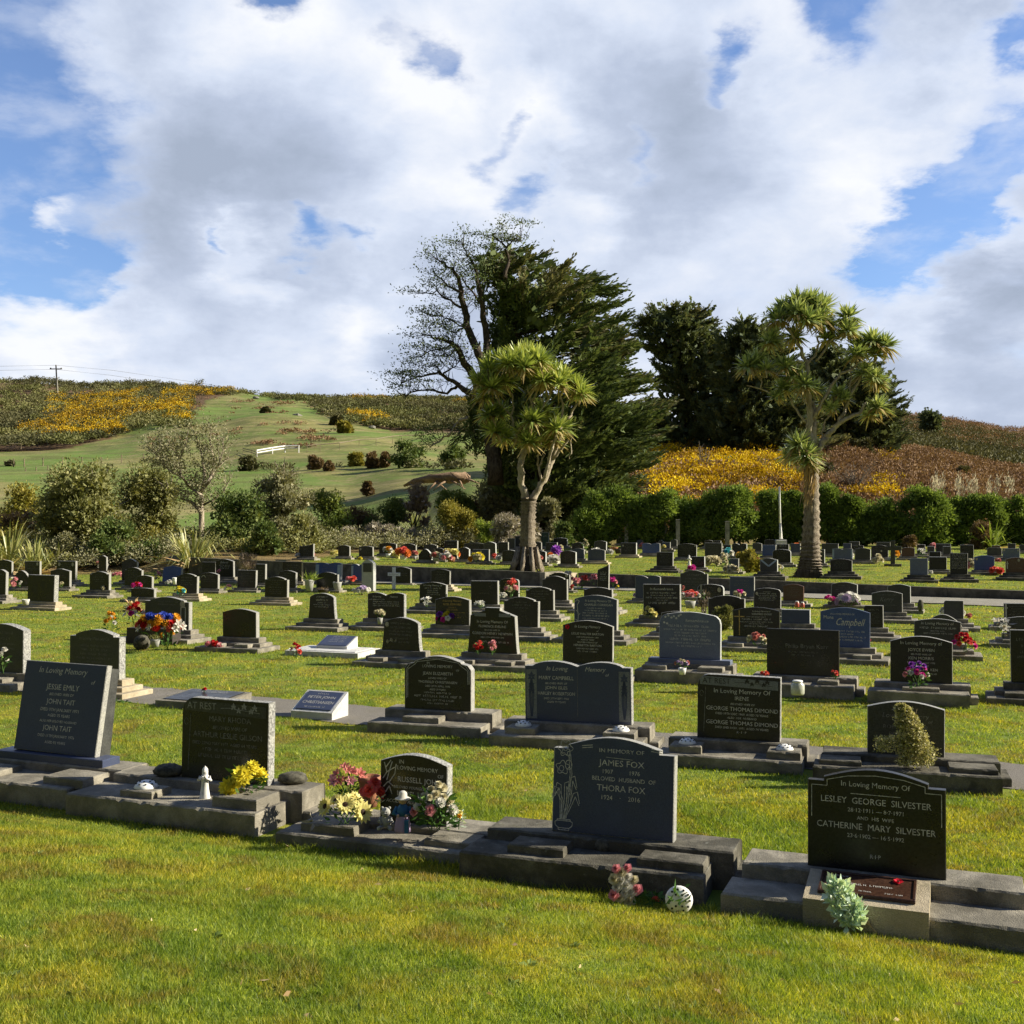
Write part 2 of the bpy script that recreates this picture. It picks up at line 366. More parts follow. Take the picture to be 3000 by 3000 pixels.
mat_leaf('midgreen', [(0.058, 0.088, 0.023), (0.101, 0.143, 0.036), (0.163, 0.208, 0.058), (0.234, 0.260, 0.091)], 0.25, 0.8)
mat_leaf('yellowgreen', [(0.084, 0.082, 0.018), (0.162, 0.156, 0.036), (0.264, 0.234, 0.054), (0.360, 0.300, 0.096)], 0.25, 0.8)
mat_leaf('lime', [(0.10, 0.15, 0.03), (0.18, 0.24, 0.05), (0.27, 0.33, 0.08), (0.36, 0.40, 0.12)], 0.3, 0.8)
mat_leaf('lavender', [(0.130, 0.114, 0.091), (0.247, 0.221, 0.182), (0.364, 0.332, 0.280), (0.468, 0.429, 0.377)], 0.15, 0.8)
mat_leaf('russet', [(0.085, 0.06, 0.035), (0.15, 0.105, 0.06), (0.22, 0.16, 0.09)], 0.2, 0.8)
mat_leaf('twig', [(0.14, 0.105, 0.08), (0.24, 0.19, 0.15), (0.34, 0.28, 0.23)], 0.1, 0.8)
mat_leaf('foliage', [(0.02, 0.05, 0.015), (0.05, 0.11, 0.03), (0.11, 0.19, 0.05)], 0.25, 5)
mat_leaf('teal', [(0.26, 0.38, 0.30), (0.48, 0.60, 0.50), (0.70, 0.74, 0.66)], 0.25, 5)
mat_leaf('variegated', [(0.10, 0.11, 0.04), (0.24, 0.24, 0.10), (0.48, 0.44, 0.25), (0.6, 0.56, 0.38)], 0.2, 8)
for n_, c_ in dict(pwhite=(0.80, 0.78, 0.70), pcream=(0.72, 0.66, 0.44), pyellow=(0.86, 0.74, 0.06), ppale=(0.86, 0.78, 0.30), pgold=(0.85, 0.42, 0.03),
                   porange=(0.80, 0.24, 0.05), pred=(0.62, 0.03, 0.03), pcoral=(0.82, 0.14, 0.10), ppink=(0.82, 0.36, 0.38), psalmon=(0.66, 0.24, 0.20), pmagenta=(0.75, 0.06, 0.38),
                   ppurple=(0.32, 0.08, 0.50), pblue=(0.06, 0.11, 0.55), pteal=(0.10, 0.50, 0.55), pdark=(0.04, 0.02, 0.01), ppoppy=(0.75, 0.02, 0.05), pmauve=(0.55, 0.42, 0.62)).items():
    petal(n_, c_)
M = MATS

# ------------------------------------------------------------------ mesh building
class MB:
    def __init__(s): s.v = []; s.f = []; s.m = []
    def add(s, vs, fs, mi=0):
        o = len(s.v); s.v.extend([tuple(v) for v in vs])
        for f in fs: s.f.append(tuple(i + o for i in f)); s.m.append(mi)
        return s
    def box(s, x0, x1, y0, y1, z0, z1, mi=0, b=0.008, top_mi=None):
        """box with chamfered upper edges"""
        v = [(x0, y0, z0), (x1, y0, z0), (x1, y1, z0), (x0, y1, z0), (x0, y0, z1 - b), (x1, y0, z1 - b), (x1, y1, z1 - b), (x0, y1, z1 - b),
             (x0 + b, y0 + b, z1), (x1 - b, y0 + b, z1), (x1 - b, y1 - b, z1), (x0 + b, y1 - b, z1)]
        f = [(3, 2, 1, 0), (0, 1, 5, 4), (1, 2, 6, 5), (2, 3, 7, 6), (3, 0, 4, 7), (4, 5, 9, 8), (5, 6, 10, 9), (6, 7, 11, 10), (7, 4, 8, 11), (8, 9, 10, 11)]
        return s.add(v, f, mi)
    def rbox(s, x0, x1, y0, y1, z0, z1, b=.012, rnd=None):
        """cast concrete block: edges worn and chipped along its length"""
        rnd = rnd or random.Random(int(x0 * 91 + x1 * 37 + y0 * 53)); n = max(3, int((x1 - x0) / .045)); V = []
        for i in range(n + 1):
            x = x0 + (x1 - x0) * i / n; e = .010 if i in (0, n) else 0
            def j(k=.0014): return rnd.uniform(-k, k)
            cf = b * (rnd.uniform(1.3, 2.3) if rnd.random() < .06 else rnd.uniform(.8, 1.15)); cb = b * rnd.uniform(.8, 1.2)
            xe = x + (e if i == 0 else -e)
            V += [(x, y0, z0), (x, y0 + j(), z1 - cf), (xe, y0 + cf + j(), z1 + j(.001)), (xe, y1 - cb, z1 + j(.001)), (x, y1, z1 - cb), (x, y1, z0)]
        Fs = [(i * 6 + k, i * 6 + (k + 1) % 6, (i + 1) * 6 + (k + 1) % 6, (i + 1) * 6 + k) for i in range(n) for k in range(6)]
        Fs += [tuple(range(6)), tuple(n * 6 + k for k in reversed(range(6)))]
        return s.add(V, [tuple(reversed(f)) for f in Fs])
    def prism(s, pts, y0, y1, mi=0, side=0, b=0.006):
        """outline in x,z extruded from y0 (front) to y1 with a small front and back chamfer"""
        n = len(pts); cx = sum(p[0] for p in pts) / n; cz = sum(p[1] for p in pts) / n
        w = max(abs(p[0] - cx) for p in pts); h = max(abs(p[1] - cz) for p in pts)
        def inn(p): return (cx + (p[0] - cx) * (1 - b / w), cz + (p[1] - cz) * (1 - b / h))
        rings = [[(inn(p)[0], y0, inn(p)[1]) for p in pts], [(p[0], y0 + b, p[1]) for p in pts], [(p[0], y1 - b, p[1]) for p in pts], [(inn(p)[0], y1, inn(p)[1]) for p in pts]]
        v = sum(rings, []); o = len(s.v); s.v.extend(v)
        s.f.append(tuple(o + i for i in range(n))); s.m.append(mi)
        s.f.append(tuple(o + 3 * n + i for i in reversed(range(n)))); s.m.append(side)
        for r_ in range(3):
            for i in range(n):
                j = (i + 1) % n
                s.f.append((o + r_ * n + j, o + r_ * n + i, o + (r_ + 1) * n + i, o + (r_ + 1) * n + j)); s.m.append(side)
        return s
    def tube(s, pts, rad, n=8, mi=0, cap=True, wob=0.0):
        pts = [Vector(p) for p in pts]
        if not isinstance(rad, (list, tuple)): rad = [rad] * len(pts)
        rings = []; up = None
        for i, p in enumerate(pts):
            d = (pts[min(i + 1, len(pts) - 1)] - pts[max(i - 1, 0)]).normalized()
            if up is None: up = Vector((0, 0, 1)) if abs(d.z) < 0.9 else Vector((1, 0, 0))
            a = d.cross(up)
            a = a.normalized() if a.length > 1e-6 else Vector((1, 0, 0)); b = d.cross(a).normalized(); up = b.cross(d).normalized() if True else up
            up = -b if False else up
            rings.append([p + (a * math.cos(2 * math.pi * k / n) + b * math.sin(2 * math.pi * k / n)) * rad[i] * (1 + wob * math.sin(3.1 * k + 1.7 * i)) for k in range(n)])
        o = len(s.v)
        for r_ in rings: s.v.extend([tuple(q) for q in r_])
        for i in range(len(pts) - 1):
            for k in range(n):
                l = (k + 1) % n
                s.f.append((o + i * n + k, o + i * n + l, o + (i + 1) * n + l, o + (i + 1) * n + k)); s.m.append(mi)
        if cap:
            s.f.append(tuple(o + k for k in reversed(range(n)))); s.m.append(mi)
            s.f.append(tuple(o + (len(pts) - 1) * n + k for k in range(n))); s.m.append(mi)
        return s
    def lathe(s, prof, n=14, c=(0, 0, 0), mi=0, sx=1.0, sy=1.0):
        o = len(s.v)
        for r_, z in prof:
            for k in range(n):
                a = 2 * math.pi * k / n; s.v.append((c[0] + r_ * math.cos(a) * sx, c[1] + r_ * math.sin(a) * sy, c[2] + z))
        for i in range(len(prof) - 1):
            for k in range(n):
                l = (k + 1) % n; s.f.append((o + i * n + k, o + i * n + l, o + (i + 1) * n + l, o + (i + 1) * n + k)); s.m.append(mi)
        s.f.append(tuple(o + k for k in reversed(range(n)))); s.m.append(mi)
        s.f.append(tuple(o + (len(prof) - 1) * n + k for k in range(n))); s.m.append(mi)
        return s
    def ball(s, c, r_, mi=0, n=10, m=6, sq=(1, 1, 1), wob=0.0, seed=0):
        rr = random.Random(seed); prof = []
        o = len(s.v)
        for i in range(m + 1):
            th = math.pi * i / m
            for k in range(n):
                a = 2 * math.pi * k / n; q = r_ * (1 + wob * (rr.random() - .5) * (1 if 0 < i < m else 0))
                s.v.append((c[0] + q * math.sin(th) * math.cos(a) * sq[0], c[1] + q * math.sin(th) * math.sin(a) * sq[1], c[2] - q * math.cos(th) * sq[2]))
        for i in range(m):
            for k in range(n):
                l = (k + 1) % n; s.f.append((o + i * n + k, o + i * n + l, o + (i + 1) * n + l, o + (i + 1) * n + k)); s.m.append(mi)
        return s
    def ribbon(s, pts, w, y, mi=0):
        """flat line work on the front face: pts in x,z"""
        for (a, b) in zip(pts[:-1], pts[1:]):
            dx, dz = b[0] - a[0], b[1] - a[1]; L = math.hypot(dx, dz) or 1e-6; nx, nz = -dz / L * w / 2, dx / L * w / 2
            s.add([(a[0] + nx, y, a[1] + nz), (a[0] - nx, y, a[1] - nz), (b[0] - nx, y, b[1] - nz), (b[0] + nx, y, b[1] + nz)], [(0, 1, 2, 3)], mi)
        return s
    def build(s, name, mats, parent=None, smooth=False, loc=None):
        me = bpy.data.meshes.new(name); me.from_pydata(s.v, [], s.f)
        mats = mats if isinstance(mats, (list, tuple)) else [mats]
        for m_ in mats: me.materials.append(M[m_] if isinstance(m_, str) else m_)
        if len(mats) > 1: me.polygons.foreach_set('material_index', s.m)
        if smooth: me.polygons.foreach_set('use_smooth', [True] * len(me.polygons))
        me.validate(); me.update()
        o = bpy.data.objects.new(name, me); COL.objects.link(o)
        if parent: o.parent = parent
        if loc is not None: o.location = loc
        return o
def arr_mesh(name, V, k, mats, parent=None, midx=None, smooth=False):
    """many k-gons from an array of shape (n*k, 3)"""
    V = np.ascontiguousarray(V, np.float32).reshape(-1, 3); n = len(V) // k
    me = bpy.data.meshes.new(name); me.vertices.add(len(V)); me.vertices.foreach_set('co', V.ravel())
    me.loops.add(n * k); me.loops.foreach_set('vertex_index', np.arange(n * k, dtype=np.int32))
    me.polygons.add(n); me.polygons.foreach_set('loop_start', np.arange(0, n * k, k, dtype=np.int32))
    mats = mats if isinstance(mats, (list, tuple)) else [mats]
    for m_ in mats: me.materials.append(M[m_] if isinstance(m_, str) else m_)
    if midx is not None: me.polygons.foreach_set('material_index', np.asarray(midx, np.int32))
    me.update(calc_edges=True)
    o = bpy.data.objects.new(name, me); COL.objects.link(o)
    if parent: o.parent = parent
    return o
def tag(o, label=None, cat=None, group=None, kind=None):
    if label: o['label'] = label
    if cat: o['category'] = cat
    if group: o['group'] = group
    if kind: o['kind'] = kind
    return o
def thing(name, label, cat, loc=(0, 0, 0), rz=0.0, group=None):
    o = bpy.data.objects.new(name, None); COL.objects.link(o); o.empty_display_size = 0.2
    o.location = loc; o.rotation_euler = (0, 0, rz)
    return tag(o, label, cat, group)

def unit(v): return v / np.maximum(np.linalg.norm(v, axis=-1, keepdims=True), 1e-9)
def rdir(n): return unit(RNG.normal(size=(n, 3)))
def leaves(P, D, L, Wd, jit=0.5):
    """rhombic leaves at P pointing along D (jittered), arrays -> (4n,3)"""
    n = len(P); L = np.broadcast_to(L, (n,))[:, None] * RNG.uniform(.65, 1.3, (n, 1)); Wd = np.broadcast_to(Wd, (n,))[:, None] * RNG.uniform(.7, 1.25, (n, 1))
    d = unit(D + rdir(n) * jit); s = unit(np.cross(d, rdir(n))); nn = np.cross(d, s)
    m = P + d * L * 0.5 + nn * L * 0.08
    return np.stack([P, m - s * Wd, P + d * L, m + s * Wd], 1).reshape(-1, 3)
def icos(P, r, n=7, m=4):
    """rough low balls, quads, one per centre"""
    out = []
    for c, q in zip(P, r):
        R_ = np.array([[q * RNG.uniform(.8, 1.1)] * 3 for _ in range((m + 1) * n)]).reshape(m + 1, n, 3)
        th = np.linspace(0.05, math.pi - 0.05, m + 1)[:, None]; a = np.linspace(0, 2 * math.pi, n, endpoint=False)[None]
        g = np.stack([np.sin(th) * np.cos(a), np.sin(th) * np.sin(a), np.cos(th) * np.ones_like(a)], -1) * R_ + c
        for i in range(m):
            for k in range(n):
                l = (k + 1) % n; out.append([g[i, k], g[i + 1, k], g[i + 1, l], g[i, l]])
    return np.array(out).reshape(-1, 3)
# ------------------------------------------------------------------ ground, lawn, paths, wall
def lawn_color(t, rnd=None):
    co = poso(t)
    big = t.noise(co, 0.85, 6, 0.7, 0.5); mid = t.noise(co, 2.6, 4, 0.65, 0.5); fine = t.noise(co, 11, 4, 0.7); vf = t.noise(co, 60, 2, 0.8)
    c = t.mix(t.maprange(mid, 0.35, 0.65), (0.145, 0.215, 0.034), (0.255, 0.315, 0.055))
    c = t.mix(t.maprange(big, 0.45, 0.62, 0, 0.8), c, (0.36, 0.345, 0.05))
    c = t.mix(t.maprange(t.noise(co, 1.7, 5, 0.7, 0.8), 0.49, 0.64, 0, 0.85), c, (0.215, 0.18, 0.05))
    c = t.mix(t.maprange(fine, 0.58, 0.74, 0, 0.55), c, (0.115, 0.09, 0.032))
    return co, c, fine, vf
def build_ground_mats():
    m, t = newmat('ground'); co, c, fine, vf = lawn_color(t)
    va = t.new('ShaderNodeVertexColor', layer_name='zone'); sp = t.new('ShaderNodeSeparateColor'); t.l.new(va.outputs[0], sp.inputs[0])
    c = t.mix(t.maprange(vf, 0.3, 0.7, 0.0, 0.4), c, (0.08, 0.10, 0.02))
    # pasture
    pn = t.noise(co, 0.05, 5, 0.6, 0.5); pm = t.noise(co, 0.35, 5, 0.7)
    past = t.mix(t.maprange(pn, 0.4, 0.62), (0.15, 0.20, 0.05), (0.27, 0.25, 0.095))
    past = t.mix(t.maprange(pm, 0.48, 0.62, 0, 0.7), past, (0.32, 0.26, 0.14))
    past = t.mix(t.maprange(t.noise(co, 1.3, 4, 0.7), 0.50, 0.66, 0, 0.7), past, (0.095, 0.11, 0.035))
    past = t.mix(t.maprange(t.noise(co, 0.018, 3, 0.5, 1.0), 0.5, 0.56, 0, 0.55), past, (0.12, 0.22, 0.04))
    wv = t.new('ShaderNodeTexWave'); wv.bands_direction = 'Z'; wv.inputs['Scale'].default_value = 0.16; wv.inputs['Distortion'].default_value = 9.0; wv.inputs['Detail'].default_value = 4; wv.inputs['Detail Scale'].default_value = 0.4; t.l.new(co, wv.inputs['Vector'])
    past = t.mix(t.maprange(wv.outputs['Fac'], 0.62, 0.85, 0, 0.5), past, (0.12, 0.125, 0.045))
    soil = t.mix(t.maprange(fine, 0.35, 0.65), (0.16, 0.115, 0.05), (0.30, 0.22, 0.10))
    rough = t.mix(t.maprange(t.noise(co, 0.8, 5, 0.7), 0.4, 0.62), (0.075, 0.05, 0.028), (0.19, 0.125, 0.075))
    c = t.mix(sp.outputs[0], c, past); c = t.mix(sp.outputs[1], c, soil); c = t.mix(sp.outputs[2], c, rough)
    h = t.math('ADD', fine, vf)
    finish(t, principled(t, c, 0.95, 0.08, bump(t, h, 0.8, 0.03))); MATS['ground'] = m
    m, t = newmat('grassblade'); co, c, fine, vf = lawn_color(t)
    g = t.new('ShaderNodeNewGeometry'); rnd = g.outputs['Random Per Island']
    c = t.mix(1.0, c, t.ramp(rnd, [(0, (0.35, 0.45, 0.35)), (0.5, (0.95, 1.0, 0.9)), (0.88, (1.6, 1.45, 1.1)), (1.0, (2.6, 2.1, 2.2))]), 'MULTIPLY')
    p = principled(t, c, 0.5, 0.25); tr = t.new('ShaderNodeBsdfTranslucent'); t.l.new(t.mix(1.0, c, (1.5, 1.45, 0.5), 'MULTIPLY'), tr.inputs['Color'])
    mx = t.new('ShaderNodeMixShader'); mx.inputs[0].default_value = 0.45; t.l.new(p, mx.inputs[1]); t.l.new(tr.outputs[0], mx.inputs[2])
    finish(t, mx.outputs[0]); MATS['grassblade'] = m
    for nm, a, b_, sc in (('path', (0.13, 0.12, 0.105), (0.27, 0.25, 0.22), 150), ('road', (0.21, 0.20, 0.17), (0.36, 0.34, 0.29), 60)):
        m, t = newmat(nm); co = poso(t); n = t.noise(co, sc, 3, 0.8); n2 = t.noise(co, 2, 5, 0.65)
        c = t.mix(t.maprange(n, 0.38, 0.64), a, b_); c = t.mix(t.maprange(n2, 0.45, 0.72, 0, 0.45), c, (0.15, 0.14, 0.09))
        finish(t, principled(t, c, 0.95, 0.1, bump(t, n, 0.8, 0.01))); MATS[nm] = m
build_ground_mats()

def pxof(x, y): return 1500 + F * x / np.maximum(y, 1e-3)
def pyof(x, y, z): return HY - (z - CZ) / np.maximum(y, 1e-3) * F
def pl(px, pts):
    return np.interp(px, [p[0] for p in pts], [p[1] for p in pts])
def bed_mask(x, y):   # bare soil under the planted bed at left
    px = pxof(x, y); py = pyof(x, y, gz(x, y))
    edge = pl(px, [(-300, 1685), (0, 1684), (300, 1680), (480, 1676), (620, 1662), (760, 1656), (860, 1648), (930, 1633), (1000, 1622), (1250, 1612), (1500, 1603), (1700, 1600), (2000, 1594), (3200, 1596)])
    return (y > 25) & (py < edge) & (y < 90)

def build_ground():
    az = np.concatenate([np.linspace(-R(180), -R(40), 40, endpoint=False), np.linspace(-R(40), R(40), 420), np.linspace(R(40), R(180), 41)[1:]])
    rr = np.exp(np.linspace(math.log(0.6), math.log(3600), 470))
    A, Q = np.meshgrid(az, rr); X = Q * np.sin(A); Y = Q * np.cos(A); Z = gz(X, Y)
    nr, na = X.shape
    far = Y > 66
    nz = np.array([0.0] * X.size).reshape(X.shape)
    pxx = pxof(X, Y)
    for i in range(nr):
        if rr[i] > 85:
            a = min(1, (rr[i] - 85) / 60) * rr[i] / 300
            for k in range(40, 461):
                nz[i, k] = a * (1.6 * mnoise.noise(Vector((X[i, k] * .02, Y[i, k] * .02, 0))) + 0.7 * mnoise.noise(Vector((X[i, k] * .07, Y[i, k] * .07, 3))))
    Z = Z + nz
    co = np.stack([X, Y, Z], -1).reshape(-1, 3)
    me = bpy.data.meshes.new('ground'); fs = []
    idx = np.arange(nr * na).reshape(nr, na)
    a, b, c, d = idx[:-1, :-1], idx[:-1, 1:], idx[1:, 1:], idx[1:, :-1]
    q = np.stack([a, b, c, d], -1).reshape(-1, 4)[:, ::-1]
    me.vertices.add(len(co)); me.vertices.foreach_set('co', co.astype(np.float32).ravel())
    me.loops.add(q.size); me.loops.foreach_set('vertex_index', q.astype(np.int32).ravel())
    me.polygons.add(len(q)); me.polygons.foreach_set('loop_start', np.arange(0, q.size, 4, dtype=np.int32))
    me.polygons.foreach_set('use_smooth', np.ones(len(q), bool)); me.update(calc_edges=True)
    x, y = co[:, 0], co[:, 1]; px = pxof(x, y); py = pyof(x, y, gz(x, y))
    wob = 25 * np.sin(px * .013 + 1) + 14 * np.sin(px * .05) 
    past = sstep(66, 74, y)
    soil = bed_mask(x, y).astype(float)
    edge_soil = (py < pl(px, [(0, 1684), (600, 1664), (1000, 1622), (3200, 1596)]) + 6) & (y > 30) & (y < 70) & (px < 1000)
    soil = np.maximum(soil, edge_soil * 0.7)
    rg = ((px > 1780) & (y > 74) & (py > 0)) | ((y > 230) & (py < pl(px, [(0, 1312), (200, 1305), (300, 1284), (400, 1250), (520, 1235), (600, 1175), (690, 1152), (860, 1162), (900, 1175), (980, 1225), (1030, 1238), (1150, 1262), (1400, 1275)])))
    rg = rg.astype(float); rg[(y < 5) | (px < -330)] = 0
    ca = me.color_attributes.new('zone', 'FLOAT_COLOR', 'POINT')
    ca.data.foreach_set('color', np.stack([past, soil * (1 - past), rg, np.ones_like(rg)], -1).astype(np.float32).ravel())
    me.materials.append(M['ground'])
    o = bpy.data.objects.new('ground', me); COL.objects.link(o); tag(o, kind='structure')
build_ground()

def strip(name, pts_a, pts_b, mat, dz, n=60, m=6):
    """sheet between two polylines lying on the terrain"""
    pa = np.array(pts_a, float); pb = np.array(pts_b, float); V = []
    def samp(p, n):
        s = np.concatenate([[0], np.cumsum(np.hypot(*np.diff(p, axis=0).T))]); u = np.linspace(0, s[-1], n)
        return np.stack([np.interp(u, s, p[:, 0]), np.interp(u, s, p[:, 1])], -1)
    A_, B_ = samp(pa, n), samp(pb, n); mb = MB(); grid = []
    for j in range(m + 1):
        w = j / m
        row = A_ * (1 - w) + B_ * w
        if j in (0, m): row = row + RNG.normal(scale=0.035, size=row.shape)
        grid.append(np.concatenate([row, (gz(row[:, 0], row[:, 1]) + dz)[:, None]], 1))
    grid = np.array(grid); vs = grid.reshape(-1, 3)
    fs = [(j * n + i, j * n + i + 1, (j + 1) * n + i + 1, (j + 1) * n + i) for j in range(m) for i in range(n - 1)]
    mb.add(vs, fs); o = mb.build(name, mat, smooth=True); tag(o, kind='structure'); return o
PA = R(27.5)
def pathpt(s, v): return (v * math.sin(PA) + s * math.cos(PA), v * math.cos(PA) - s * math.sin(PA))
PATH_V = (11.72, 13.0)
strip('path', [pathpt(s, PATH_V[0]) for s in (-16, 0, 12)], [pathpt(s, PATH_V[1]) for s in (-16, 0, 12)], 'path', 0.008, 160, 4)
def wallpt(s, v): return (1.1 + s * TCc + v * TS, 45.8 - s * TS + v * TCc)
roadf = [(-10, 49.9), (-4, 46.4), (2, 43.0), (5.2, 41.2), (10.5, 37.0), (15.3, 33.0), (24, 26.0)]
strip('road', roadf, [wallpt(s, -0.35) for s in (-13, -6, 0, 3, 9, 15, 26)], 'road', 0.03, 120, 8)

def build_wall():
    t = thing('retaining_wall', 'long dark low concrete retaining wall running below the two palms and upper lawn', 'wall', (0, 0, 0))
    def seg(name, s0, s1, vf, vb, mat='wallconcrete'):
        n = max(1, int((s1 - s0) / 3.2)); mb = MB()
        for i in range(n):
            a = s0 + (s1 - s0) * i / n; b = s0 + (s1 - s0) * (i + 1) / n - (0.015 if i < n - 1 else 0)
            A_, B_, C_, D_ = wallpt(a, vf), wallpt(b, vf), wallpt(b, vb), wallpt(a, vb)
            za = gzf(*wallpt(a, 2.0)) + 0.0; zb = gzf(*wallpt(b, 2.0)) + 0.0
            zl = min(gzf(*A_), gzf(*B_)) - 0.3
            bt = [(p[0], p[1], zl) for p in (A_, B_, C_, D_)]; tp = [(A_[0], A_[1], za), (B_[0], B_[1], zb), (C_[0], C_[1], zb), (D_[0], D_[1], za)]
            mb.add(bt + tp, [(3, 2, 1, 0), (4, 5, 6, 7), (0, 1, 5, 4), (1, 2, 6, 5), (2, 3, 7, 6), (3, 0, 4, 7)])
        return mb.build(name, mat, t)
    seg('wall_panel', -19.5, 0.55, -0.85, -0.60)
    seg('wall_panel', 1.9, 30, -0.12, 0.15)
    seg('pillar', 0.56, 0.80, -0.90, 0.6, 'concrete')
    seg('pillar', 1.05, 1.85, -0.62, -0.10, 'cream')
build_wall()

# grass: blades as triangles; three densities by distance
def blades(n, ysel, hgt, wid, lean=0.5):
    """n blades scattered where the photo's view falls, ysel = (photo y range)"""
    out = []
    px = RNG.uniform(-330, 3330, n); py = RNG.uniform(ysel[0], ysel[1], n)
    d = 8125.0 / (py - HY) if ysel[1] < 2500 else None
    return px, py
def grass_patch(n, y0, y1, hgt, wid, name=None, dens=None):
    v = RNG.uniform(y0, y1, n) if dens is None else dens
    x = RNG.uniform(-0.58, 0.58, n) * v
    y = v
    keep = np.ones(n, bool)
    pv = math.sin(PA) * x + math.cos(PA) * y; keep &= ~((pv > PATH_V[0] + .0) & (pv < PATH_V[1] - .02))
    rx, ry = zip(*roadf); keep &= ~((y > np.interp(x, rx, ry) - .1) & (vwall(x, y) < 0.0) & (x > -10))
    keep &= ~((vwall(x, y) > -1.0) & (vwall(x, y) < 0.35)); keep &= ~bed_mask(x, y)
    for (cx, cy, hw, y0_, y1_, c_, s_) in FOOT:
        dx, dy = x - cx, y - cy; lx = dx * c_ - dy * s_; ly = dx * s_ + dy * c_
        keep &= ~((np.abs(lx) < hw) & (ly > y0_) & (ly < y1_))
    x, y = x[keep], y[keep]; n = len(x)
    z = gz(x, y)
    cl = np.array([mnoise.noise(Vector((a * 1.6, b * 1.6, 1.7))) for a, b in zip(x, y)]) if n < 500000 else 0
    nb = np.zeros(n)
    for (cx, cy, hw, y0_, y1_, c_, s_) in FOOT:   # longer tufts where the mower cannot reach, along the kerbs
        if abs(cy - v.mean()) > (y1 - y0) + 3: continue
        dx, dy = x - cx, y - cy; lx = dx * c_ - dy * s_; ly = dx * s_ + dy * c_
        q = np.maximum(np.maximum(np.abs(lx) - hw, y0_ - ly), ly - y1_); nb = np.maximum(nb, np.exp(-np.clip(q, 0, 9) / 0.05))
    h = hgt * (0.65 + 0.6 * RNG.random(n)) * (1 + 0.8 * cl) * (1 + 1.2 * nb * RNG.random(n)); h = np.maximum(h, hgt * .3)
    w = wid * RNG.uniform(.6, 1.3, n)
    a = RNG.uniform(0, 2 * math.pi, n); b = RNG.uniform(0, 2 * math.pi, n); ln = RNG.uniform(0.2, 1.5, n) * h
    base = np.stack([x, y, z - 0.01], -1); s = np.stack([np.cos(a), np.sin(a), 0 * a], -1) * w[:, None]
    tip = base + np.stack([np.cos(b) * ln, np.sin(b) * ln, h + 0.01], -1)
    return np.stack([base - s, base + s, tip], 1).reshape(-1, 3)
FOOT = []
def build_grass():
    V = [grass_patch(300000, 3.5, 6.6, 0.029, 0.0034), grass_patch(300000, 6.2, 10.2, 0.033, 0.0044), grass_patch(220000, 10.0, 17, 0.027, 0.0062),
         grass_patch(150000, 16.5, 30, 0.034, 0.010), grass_patch(110000, 29, 60, 0.035, 0.018)]
    o = arr_mesh('lawn_grass', np.concatenate(V), 3, 'grassblade'); tag(o, 'short mossy lawn grass between the rows of graves', kind='stuff')

# ------------------------------------------------------------------ lettering
_tc = bpy.data.curves.new('t', 'FONT'); _to = bpy.data.objects.new('t', _tc)
def text_poly(txt, size, cx, cz, maxw=None, shear=0.0, off=0.0, sx=1.0):
    _tc.body = txt; _tc.size = size; _tc.align_x = 'CENTER'; _tc.align_y = 'CENTER'; _tc.resolution_u = 2; _tc.shear = shear; _tc.offset = off
    me = _to.to_mesh(); vs = [(v.co.x, v.co.y) for v in me.vertices]; fs = [tuple(p.vertices) for p in me.polygons]
    _to.to_mesh_clear()
    if not vs: return [], []
    lo = min(v[0] for v in vs); hi = max(v[0] for v in vs); k = sx
    if maxw and (hi - lo) * k > maxw: k = maxw / (hi - lo)
    return [(cx + (x - (lo + hi) / 2) * k, cz + y) for x, y in vs], fs
def add_text(mb, txt, size, cx, cz, y, maxw=None, shear=0.0, off=0.0, sx=1.0, mi=0, arc=0.0):
    vs, fs = text_poly(txt, size, cx, cz, maxw, shear, off, sx)
    if vs: mb.add([(a, y, b - arc * (a - cx) ** 2) for a, b in vs], fs, mi)
def add_scrawl(mb, wd, size, cx, cz, y, rnd, mi=0):
    """weathered line of lettering that can no longer be read: short separate strokes in word groups"""
    x = cx - wd / 2
    while x < cx + wd / 2:
        for _ in range(rnd.randint(2, 8)):
            if x > cx + wd / 2: break
            s = size * .09; h = size * rnd.uniform(.55, .75)
            mb.add([(x, y, cz - h / 2), (x + s, y, cz - h / 2), (x + s, y, cz + h / 2), (x, y, cz + h / 2)], [(0, 1, 2, 3)], mi)
            k = rnd.choice((-.5, 0, .5)); zc = cz + k * h * .85
            mb.add([(x + s, y, zc - s / 2), (x + size * .38, y, zc - s / 2), (x + size * .38, y, zc + s / 2), (x + s, y, zc + s / 2)], [(0, 1, 2, 3)], mi)
            if rnd.random() < .5:
                mb.add([(x + size * .38, y, cz - h / 2), (x + size * .38 + s, y, cz - h / 2), (x + size * .38 + s, y, cz + h / 2), (x + size * .38, y, cz + h / 2)], [(0, 1, 2, 3)], mi)
            x += size * .62
        x += size * .5
